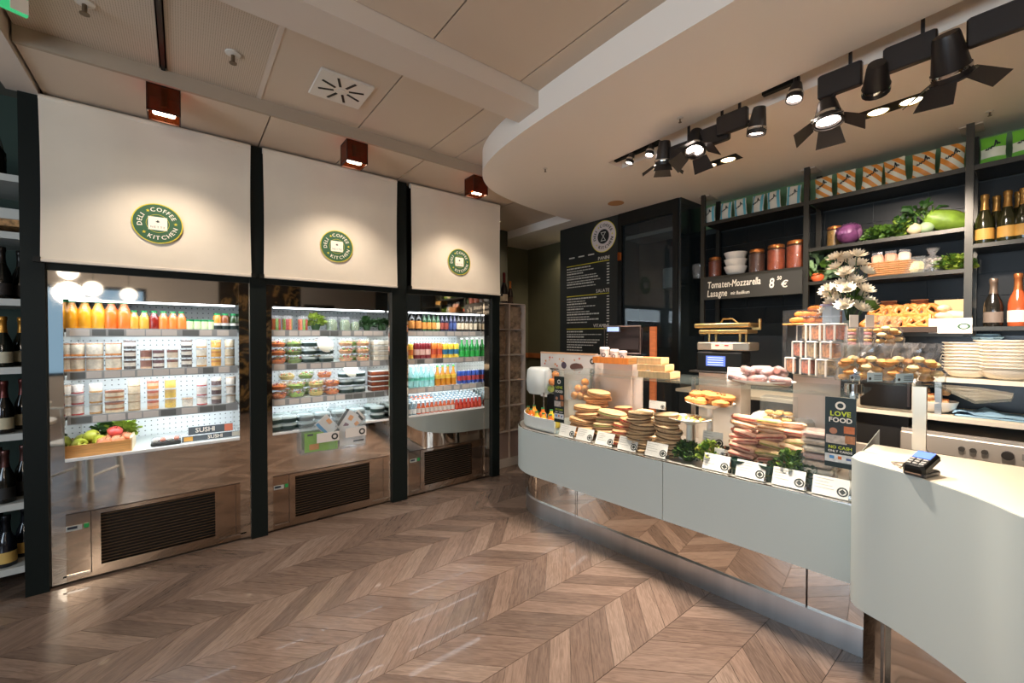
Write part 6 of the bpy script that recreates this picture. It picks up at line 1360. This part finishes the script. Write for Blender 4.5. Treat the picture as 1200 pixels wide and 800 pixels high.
mw = thing('microwave', 'dark fronted microwave beneath the snack platform', 'microwave', (3.60,(.744+.51)/2,.0), -math.pi/2); obj('case', MB().rbox((0,.14,1.135),(.28,.24,.25),.01), mat('mw_cream','#cfc4b2',.4), mw); obj('door', MB().rbox((0,.012,1.135),(.255,.02,.21),.006), mat('mw_black','#171513',.2), mw); obj('handle', MB().box((.115,-.002,1.135),(.012,.012,.17)), mat('till_dark','#2c2423',.3), mw)
def plate():
    t = thing('dinner_plate', '', 'plate'); po = mat('plate_cream','#efe6d4',.3)
    obj('dish', MB().lathe([(0,0),(.05,0),(.075,.012),(.096,.040),(.100,.054),(.109,.058),(.109,.062),(.100,.061),(.09,.040),(.07,.018),(0,.008)],28), po, t); obj('foot_ring', MB().lathe([(.058,-.001),(.06,.001),(.055,.001)],28), po, t); return t
plp = Proto(plate)
for st, px in enumerate((1133,1180)):
    for k in range(9): plp.put('cream plate in %s stack on riser, %s from bottom' % (('left','right')[st], ORD[k]), (3.80,at(px,420,'x',3.80).y,1.2415+k*.0195), 0, 1 if st == 0 else 1.25, 'stacked cream plates')
BLU = mat('blue_cloth','#8fb4cc',.8,noise=.15,nscale=12)
m = MB(); vs_ = []; r3 = random.Random(5)
for j in range(9):
    for i in range(15): vs_.append((i/14*.42-.21, j/8*.26-.13, .012+.028*max(0,math.sin(i*1.1+j*.4))*math.exp(-((i-3)/3)**2)+r3.uniform(0,.006)))
m.add(vs_, [(j*15+i,j*15+i+1,(j+1)*15+i+1,(j+1)*15+i) for j in range(8) for i in range(14)], 0, None, True)
t = thing('blue_cloth', 'folded light blue cloth on the back counter', 'cloth', (3.82,.12,1.0105), -math.pi/2); obj('top_fold', m, BLU, t); obj('lower_fold', MB().rbox((0,0,.007),(.40,.25,.012),.004), BLU, t)
t = thing('cloth_bundle', 'crumpled blue cloth standing between the plate stacks', 'cloth', (3.93,at(1157,420,'x',3.93).y,1.241)); obj('cloth', MB().lathe([(0,0),(.07,0),(.055,.06),(.02,.15),(.06,.24),(.05,.27),(0,.26)],9,(0,0,0),0,None,False), BLU, t); obj('fold', MB().lathe([(.03,.2),(.07,.25),(.04,.27)],7,(0,0,0),0,None,False), BLU, t)
t = thing('bread_bowl', 'white bowl of bread pieces on the back counter', 'bowl', (3.78,at(1096,470,'x',3.78).y,1.0105)); obj('bowl', MB().lathe([(0,0),(.05,0),(.09,.03),(.105,.075),(.10,.075),(.08,.03),(0,.012)],24), mat('porcelain','#ece6dc',.25), t)
bp = Proto(lambda: _bp())
def _bp():
    t = thing('bread_piece', '', 'bread'); obj('crumb', MB().rbox((0,0,0),(.045,.05,.032),.010), mat('bread_piece','#dcae7c',.75,noise=.3,nscale=30), t); obj('crust', MB().rbox((0,0,.014),(.043,.048,.008),.003), mat('bread_crust','#a8602c',.7), t); return t
for k in range(12):
    a = k*2.4; q = .065*math.sqrt((k%7)/7); bp.put('bread piece in white bowl, %s of twelve' % ORD[k], (3.78+q*math.cos(a),at(1096,470,'x',3.78).y+q*math.sin(a),1.0105+.065+.032*(k//7)+.03*(k//10)), (.3*math.sin(k),.3*math.cos(k),k), 1, 'bread pieces')
# ================================================================== CEILING SPOTLIGHTS OVER THE COUNTER
SPB = mat('spot_black','#241f1d',.4,.2); LENS = mat('spot_lens','#fff4ea',.3,emit='#ffe9dc',es=14)
PINK = (1.0,.86,.75)
def spotlight(lab, px, py, x, aim, L, r, barn=False, ballast=None, energy=60, ang_=46, zs=None):
    c = at(px, py, 'x', x); A = Vector(aim); d = (A-c).normalized()
    t = thing('spotlight', lab, 'spotlight', tuple(c), 0, 'spotlights over the counter')
    Q = d.to_track_quat('Z','Y').to_matrix().to_4x4()        # local +z = beam
    obj('housing', MB().lathe([(0,-L/2),(r*.62,-L/2),(r*.68,-L/2+.01),(r,L/2-.02),(r,L/2),(r*.86,L/2),(r*.80,L/2-.01)],16,(0,0,0),0,Q), SPB, t)
    obj('trim_ring', MB().lathe([(r*1.02,L/2-.035),(r*1.03,L/2-.028),(r*1.02,L/2-.022)],16,(0,0,0),0,Q), CHROME, t)
    obj('lens', MB().lathe([(0,L/2-.012),(r*.80,L/2-.012)],16,(0,0,0),0,Q), LENS, t)
    if barn:
        for k in range(4):
            a = k*math.pi/2+.3; w0, w1, Hh = r*.75, r*1.05, r*1.55; T_a = .95
            e_ = Vector((math.cos(a),math.sin(a),0)); tt = Vector((-math.sin(a),math.cos(a),0)); dd = e_*math.sin(T_a)+Vector((0,0,math.cos(T_a))); nn = dd.cross(tt)*.0015; h0 = e_*r*1.05+Vector((0,0,L/2))
            m = MB(); P4_ = [h0-tt*w0, h0+tt*w0, h0+dd*Hh+tt*w1, h0+dd*Hh-tt*w1]
            m.add([p_+nn for p_ in P4_]+[p_-nn for p_ in P4_],[(0,1,2,3),(7,6,5,4),(0,4,5,1),(1,5,6,2),(2,6,7,3),(3,7,4,0)],0,Q); obj('barn_door', m, SPB, t)
        obj('barn_frame', MB().tube([(r*1.05*math.cos(i*.393),r*1.05*math.sin(i*.393),L/2+.003) for i in range(16)],.005,5,0,Q,True), SPB, t)
    # yoke, stem and ballast box up to the slot
    top = ZS+.10; bx = ballast
    if bx:
        b = at(bx[0], bx[1], 'x', x)-c; obj('ballast_box', MB().rbox(tuple(b),(.035,.17,.11),.006), SPB, t); obj('stem', MB().box((b.x,b.y-.04,(b.z+.05+top-c.z)/2),(.012,.012,top-c.z-b.z-.05)), SPB, t)
        obj('arm', MB().tube([tuple(b),(0,0,0)],.009,6), SPB, t)
    else: obj('stem', MB().tube([(0,0,0),(-.0,0,.06),(0,0,top-c.z)],.009,6), SPB, t)
    spot('spotlight_light', c+d*(L/2+.012), A, energy, PINK, ang_, .55, r*.6)
XL = 2.47
tk = lambda y0, y1, lab: tag(obj('spotlight_track', MB().box((0,0,0),(.03,y1-y0,.03)), BLACK, None, (xg((y0+y1)/2)+.05,(y0+y1)/2,ZS+.015)), lab, 'light track')
tk(1.62,1.99,'short black light track at the left end of slot'); tk(.78,.95,'short black light track in middle of the slot')
spotlight('small black spotlight at the far left end of slot', 739,186,2.53,(1.7,2.4,.0),.075,.030,energy=80,ang_=80)
spotlight('small black spotlight second from left of slot', 762,177,2.52,(1.5,1.7,.0),.075,.030,energy=80,ang_=80)
spotlight('black barn door spotlight leaning away at left of slot', 778,180,2.50,(2.75,1.85,.8),.15,.055,True,(800,178),85,56)
spotlight('black barn door spotlight tilted towards viewer at left', 815,166,2.50,(1.5,1.0,.0),.15,.058,True,(838,158),170,75)
spotlight('black cylinder spotlight beside a ballast box in middle', 888,142,2.48,(2.62,1.25,.8),.14,.048,False,(858,143),80,50)
spotlight('short bright spotlight on the middle track', 932,108,2.46,(1.7,.9,.0),.09,.038,False,None,150,80)
spotlight('black barn door spotlight pointing down, large white lens', 970,131,2.46,(2.1,.45,.3),.11,.058,True,(984,95),100,66)
spotlight('black cylinder spotlight facing the back wall at right', 1027,92,2.45,(3.75,.75,1.8),.14,.052,False,(1066,62),110,64)
spotlight('largest black barn door spotlight at upper right', 1112,66,2.42,(3.5,.15,1.3),.17,.062,True,(1172,26),95,62)
for k, (px, py) in enumerate(((842,190),(1048,124))):
    c = at(px,py,'z',ZS); t = thing('recessed_downlight', 'black recessed double downlight in the soffit, %s one' % ('left','right')[k], 'downlight', (c.x,c.y,ZS), 0, 'double downlights'); obj('plate', MB().box((0,0,.001),(.12,.30,.006)), BLACK, t)
    for e in (-1,1): 
        obj('lamp', MB().lathe([(0,-.006),(.042,-.006),(.046,-.003)],18,(0,e*.07,0)), mat('downlight_lens','#efe0c8',.3,emit='#ffe6c4',es=5), t); obj('lamp_ring', MB().lathe([(.046,-.003),(.052,-.010),(.052,-.002)],18,(0,e*.07,0)), mat('ring_gold','#8a7a4a',.3,.7), t)
    for e in (-1,1): spot('recessed_downlight_light', (c.x,c.y+e*.07,ZS-.02), (c.x+.3,c.y+e*.1,.9), 22, WARM, 95, .8, .04)
struct('glow_strip', MB().bb((4.13,-1.0,2.56),(4.149,2.10,ZS-.002)), mat('green_glow_paint','#6f9468',.7), 'green glow above the shelf unit, painted on an added strip')  # green glow above the shelves put into the colour of this strip
# ================================================================== LEFT WINE SHELF, PACKET RACK, CEILING BITS, SEATING BEHIND
ws_ = thing('wine_shelf', 'white wall shelves with wine bottles at the left edge', 'shelf', (-1.5,4.0,0)); R3 = (-1.5,4.0,0)
WSH = mat('shelf_white','#c9c8c0',.5)
LZ = [2.446,2.11,1.717,1.314,.92,.505,.124]
for z in LZ: obj('shelf_board', rel(MB().bb((-2.3,3.76,z-.04),(-.735,4.28,z)), R3), WSH, ws_)
obj('back_panel', rel(MB().bb((-2.3,4.28,.08),(-.72,4.298,3.0)), R3), GREENW, ws_)
obj('box_file', rel(MB().bb((-2.2,3.80,2.15),(-.74,4.1,2.19)), R3), mat('kraft_pattern','#b88a58',.7,noise=.6,nscale=40), ws_); obj('white_upstand', rel(MB().bb((-2.2,3.78,2.19),(-.74,4.1,2.25)), R3), WSH, ws_)
wd = [wine('#15140f','#26221e','#2c2420',.31,.04), wine('#14180f','#b07a2c','#d8cdb0',.30,.04), wine('#17120e','#5a2a24','#d0c2a0',.31,.04), wine('#15140f','#5a3a34','#1f1c18',.31,.042), wine('#12141c','#1a1c22','#d8b060',.30,.043)]
lbl = ['dark wine bottle with dark label, upper shelf','wine bottle with gold foil and cream label','wine bottle with red foil and cream label','dark wine bottle with brown foil','squat dark bottle with pale label, lowest shelf']
for j, z in enumerate((1.717,1.314,.92,.505,.124)):
    for k in range(4):
        x = -.835-.105*k; wd[j].put('%s, %s from the black post' % (lbl[j], ORD[k]), (x,3.83+.0*k,z+.0005), 0, 1, 'wines on the left shelf')
        wd[j].put('%s, back row, %s from the black post' % (lbl[j], ORD[k]), (x+.05,3.95,z+.0005), 0, 1, 'wines on the left shelf')
t = thing('black_bag', 'black handbag on the top wine shelf', 'bag', (-.90,3.85,2.4465)); obj('body', MB().rbox((0,0,.09),(.16,.12,.18),.03), BLACK, t); obj('handle', MB().tube([(-.06,0,.17),(-.05,0,.27),(.05,0,.27),(.08,0,.10)],.008,6), mat('strap','#3a3d38',.6), t)
# packet rack
rk = thing('packet_rack', 'tall grey rack of brown packets in two columns', 'rack', (2.96,3.78,0)); RK = mat('rack_grey','#c4b5a8',.5)
rx0, rx1 = -.24,.225; ZR0, ZR1 = .40, 1.865
for x in (rx0,-.005,rx1): obj('upright', MB().bb((x-.008,0,.09),(x+.008,.20,ZR1)), RK, rk)
obj('base', MB().bb((rx0-.01,-.01,0),(rx1+.01,.22,.09)), mat('rack_base','#b0a598',.5), rk); obj('back', MB().bb((rx0,.19,.09),(rx1,.20,ZR1)), RK, rk); obj('lower_door', MB().bb((rx0,.02,.09),(rx1,.03,ZR0)), mat('rack_door','#8f7a70',.35), rk)
cell = (ZR1-ZR0)/5
for k in range(6): obj('rack_shelf', MB().bb((rx0,0,ZR0+k*cell-.006),(rx1,.20,ZR0+k*cell+.006)), RK, rk)
BP = mat('brown_packet','#9c8670',.75,noise=.55,nscale=22,bump=.9)
def packet():
    t = thing('brown_packet', '', 'packet'); m = MB(); r_ = random.Random(3); vs_ = []; nx, nz = 8, 10
    for j in range(nz+1):
        for i in range(nx+1):
            u = i/nx*2-1; v = j/nz; vs_.append((u*.098, -.035*(1-u*u*.5)*(1-(2*v-1)**4*.6)+r_.uniform(-.014,.014), v*.25))
    m.add(vs_, [(j*(nx+1)+i,j*(nx+1)+i+1,(j+1)*(nx+1)+i+1,(j+1)*(nx+1)+i) for j in range(nz) for i in range(nx)], 0, None, True)
    obj('bag_front', m, BP, t); obj('bag_body', MB().rbox((0,.045,.125),(.19,.09,.25),.02), BP, t); obj('label_patch', MB().box((.0,-.042,.11),(.06,.004,.05),.1), mat('pkt_label','#a08a70',.7), t); return t
pk_ = Proto(packet)
for r_ in range(5):
    for c_ in range(2): pk_.put('crumpled brown packet in rack, %s column, %s row from top' % (('left','right')[c_], ORD[r_]), (2.96+(-.122 if c_ == 0 else .11),3.85,ZR0+(4-r_)*cell+.008), rn.uniform(-.1,.1), (1,1,1.05), 'brown packets in rack')
for lab, x, pr in (('wine bottle with red cap at left on packet rack',2.83,wine('#161410','#b03020','#c8c0a0',.33,.038)),('tall wine bottle with white label on packet rack',2.95,wine('#1c1410','#6a1c18','#d8ccb4',.36,.042)),('short amber topped bottle at right on packet rack',3.04,wine('#2a1a10','#c06a2a','#3a2a1c',.27,.034))): pr.put(lab, (x,3.88,1.8715))
struct('wall_corner', MB().bb((X1-.012,3.70,0),(X1-.007,Y1,ZS)), OLIVE, 'olive painted wall between the rack and menu')
struct('trim_4', MB().bb((3.44,Y1-.03,1.17),(X1-.014,Y1-.001,1.24)).bb((X1-.035,3.70,1.17),(X1-.013,Y1-.03,1.24)), mat('rail_wood','#9a5a2c',.5,noise=.2,nscale=8,stretch=(8,1,1)), 'orange brown wooden rail on the olive wall')
for k, (x, y) in enumerate(((3.05,4.15),(4.07,3.93))):  # two lights added to brighten the dark olive corner
    z = 2.90 if k == 0 else ZS; t = thing('added_corner_light', 'small round fill light added in the far corner, %s one' % ('left','right')[k], 'downlight', (x,y,z), 0, 'added corner lights'); obj('rim', MB().lathe([(.035,0),(.05,-.004),(.05,0)],18), CREAM, t); obj('lens', MB().lathe([(0,-.001),(.036,-.001)],18), mat('downlight_lens','#efe0c8',.3,emit='#ffe6c4',es=5), t)
    spot('added_corner_spot', (x,y,z-.02), (x-.05,y+.1,0), 22, WARM2, 130, .9, .04)
for k, (x, y) in enumerate([(0.9,-1.2),(-0.9,-0.9),(0.2,-2.6),(1.1,0.3),(-0.4,1.3)]):
    z = ZC if x > -.6 else 3.1; t = thing('added_fill_fixture', 'round fill light added to the ceiling out of view, %s one' % ('marble pier','left window','rear','soffit edge','first lantern track')[k], 'downlight', (x,y,z), 0, 'added fill lights'); obj('rim', MB().lathe([(.05,0),(.07,-.005),(.07,0)],20), CREAM, t); obj('lens', MB().lathe([(0,-.001),(.052,-.001)],20), mat('downlight_lens','#efe0c8',.3,emit='#ffe6c4',es=5), t)  # unseen fixtures added to go with the fill spots
# ---- ceiling diffuser, sprinklers, exit sign
c = at(400,104,'z',ZC); t = thing('air_diffuser', 'square white ceiling air diffuser with radial slots', 'air vent', (c.x,c.y,ZC), 0)
obj('plate', MB().rbox((0,0,-.006),(.30,.30,.014),.004), mat('vent_white','#d6cfc4',.5), t)
for k in range(8): a = k*math.pi/4+.39; obj('slot', MB().box((.085*math.cos(a),.085*math.sin(a),-.0135),(.085,.014,.004),a), BLACK, t)
obj('hub', MB().cyl((0,0,-.018),.022,.008,14), mat('vent_white','#d6cfc4',.5), t)
def sprk():
    t = thing('sprinkler', '', 'sprinkler'); obj('rose', MB().lathe([(0,0),(.035,0),(.035,-.006),(.012,-.012),(0,-.012)],16), mat('vent_white','#d6cfc4',.5), t); obj('nozzle', MB().cyl((0,0,-.05),.009,.04,8).cyl((0,0,-.055),.018,.004,12), mat('nozzle','#6a5a48',.4,.6), t); return t
sk = Proto(sprk)
for lab, px, py, z in (('ceiling sprinkler head left of the air diffuser',273,62,ZC),('ceiling sprinkler head near the top left edge',99,2,ZC),('sprinkler head under the soffit left of spotlights',639,197,ZS),('sprinkler head under the soffit above shelf right',1160,130,ZS),('sprinkler head under soffit near the spotlight slot',797,138,ZS)):
    c = at(px,py,'z',z); sk.put(lab, (c.x,c.y,z-.001), 0, 1 if z == ZC else .5, 'sprinkler heads')
c = at(708,227,'z',ZS); tag(obj('access_cover', MB().lathe([(0,0),(.075,0),(.078,-.004),(0,-.006)],28), mat('cover_tan','#c08a5a',.6), None, (c.x+.3,c.y+.1,ZS-.0005)), 'round tan cover plate in the soffit above the menu', 'cover')
c = at(4,-2,'y',2.6); t = thing('exit_sign', 'small green exit sign hanging at the top left corner', 'sign', tuple(c), .4); obj('panel', MB().box((0,0,0),(.13,.02,.07)), mat('exit_green','#2f8a58',.4,emit='#2f9a60',es=.8), t); obj('white_figure', MB().box((.04,-.012,0),(.05,.003,.06)).box((-.04,-.012,0),(.06,.003,.012)), LW, t); obj('hanger', MB().cyl((0,0,.05),.004,.3,6), BLACK, t)
# ---- seating behind the camera: seen only in the mirror steel
def chair():
    t = thing('cafe_chair', '', 'chair'); CH = mat('chair_white','#d9d9d2',.4)
    obj('seat', MB().rbox((0,0,.46),(.42,.42,.03),.012), CH, t); obj('backrest', MB().tube([(-.18,.2,.46),(-.18,.24,.82),(.18,.24,.82),(.18,.2,.46)],.014,8).tube([(0,.2,.46),(0,.24,.82)],.01,6), CH, t)
    for sx in (-1,1):
        for sy in (-1,1): obj('leg', MB().tube([(sx*.17,sy*.17,.45),(sx*.20,sy*.20,0)],.026,8), CH, t)
        obj('stretcher', MB().tube([(sx*.19,-.19,.14),(sx*.19,.19,.14)],.010,6), CH, t)
    return t
chp = Proto(chair); chp.put('white metal cafe chair nearest the first refrigerator', (-.78,1.32,0), .5, 1, 'white cafe chairs'); chp.put('white metal cafe chair left of the camera', (-1.35,1.05,0), -1.2, 1, 'white cafe chairs')
t = thing('cafe_table', 'round white cafe table left of the camera', 'table', (-1.25,1.75,0)); obj('top', MB().cyl((0,0,.72),.36,.025,28), WHITE, t); obj('pedestal', MB().cyl((0,0,.02),.03,.70,12), BLACK, t); obj('foot', MB().cyl((0,0,0),.22,.02,24), BLACK, t)
GLB = mat('globe_glow','#fff2e0',.4,emit='#fff0dc',es=1.8)
for i, (px, py, y) in enumerate(((80,318,-1.2),(109,338,-1.6),(151,345,-2.4))):
    P = at(px,py,'y',YF); d = P-_C; k = (YF-y)/d.y; q = Vector((P.x+d.x*k, y, P.z+d.z*k))
    t = thing('globe_pendant', 'white globe pendant lamp behind the camera, %s' % ORD[i], 'lamp', tuple(q), 0, 'globe pendants'); obj('globe', MB().ball((0,0,0),.11,20,0,None,12), GLB, t); obj('cord', MB().cyl((0,0,.12),.004,max(.05,ZC-q.z-.12),6), BLACK, t)
    l = bpy.data.lights.new('globe_pendant_light','POINT'); l.energy = 14; l.color = WARM2; l.shadow_soft_size = .14; lo = bpy.data.objects.new('globe_pendant_light', l); COL.objects.link(lo); lo.location = (q.x,q.y,q.z-.30)
t = thing('menu_screen', 'black menu screen with yellow rule behind the camera', 'screen', (2.3,-2.28,1.75), math.pi); obj('frame', MB().box((0,0,0),(.60,.05,.80)), BLACK, t); obj('yellow_rule', MB().box((0,-.03,.28),(.5,.01,.015)), LY, t)
for k in range(6): obj('text_row', MB().box((.05,-.03,.2-.08*k),(.38,.01,.018)), CHALK, t)
obj('stand', MB().box((0,0,-1.07),(.08,.05,1.35)), BLACK, t)
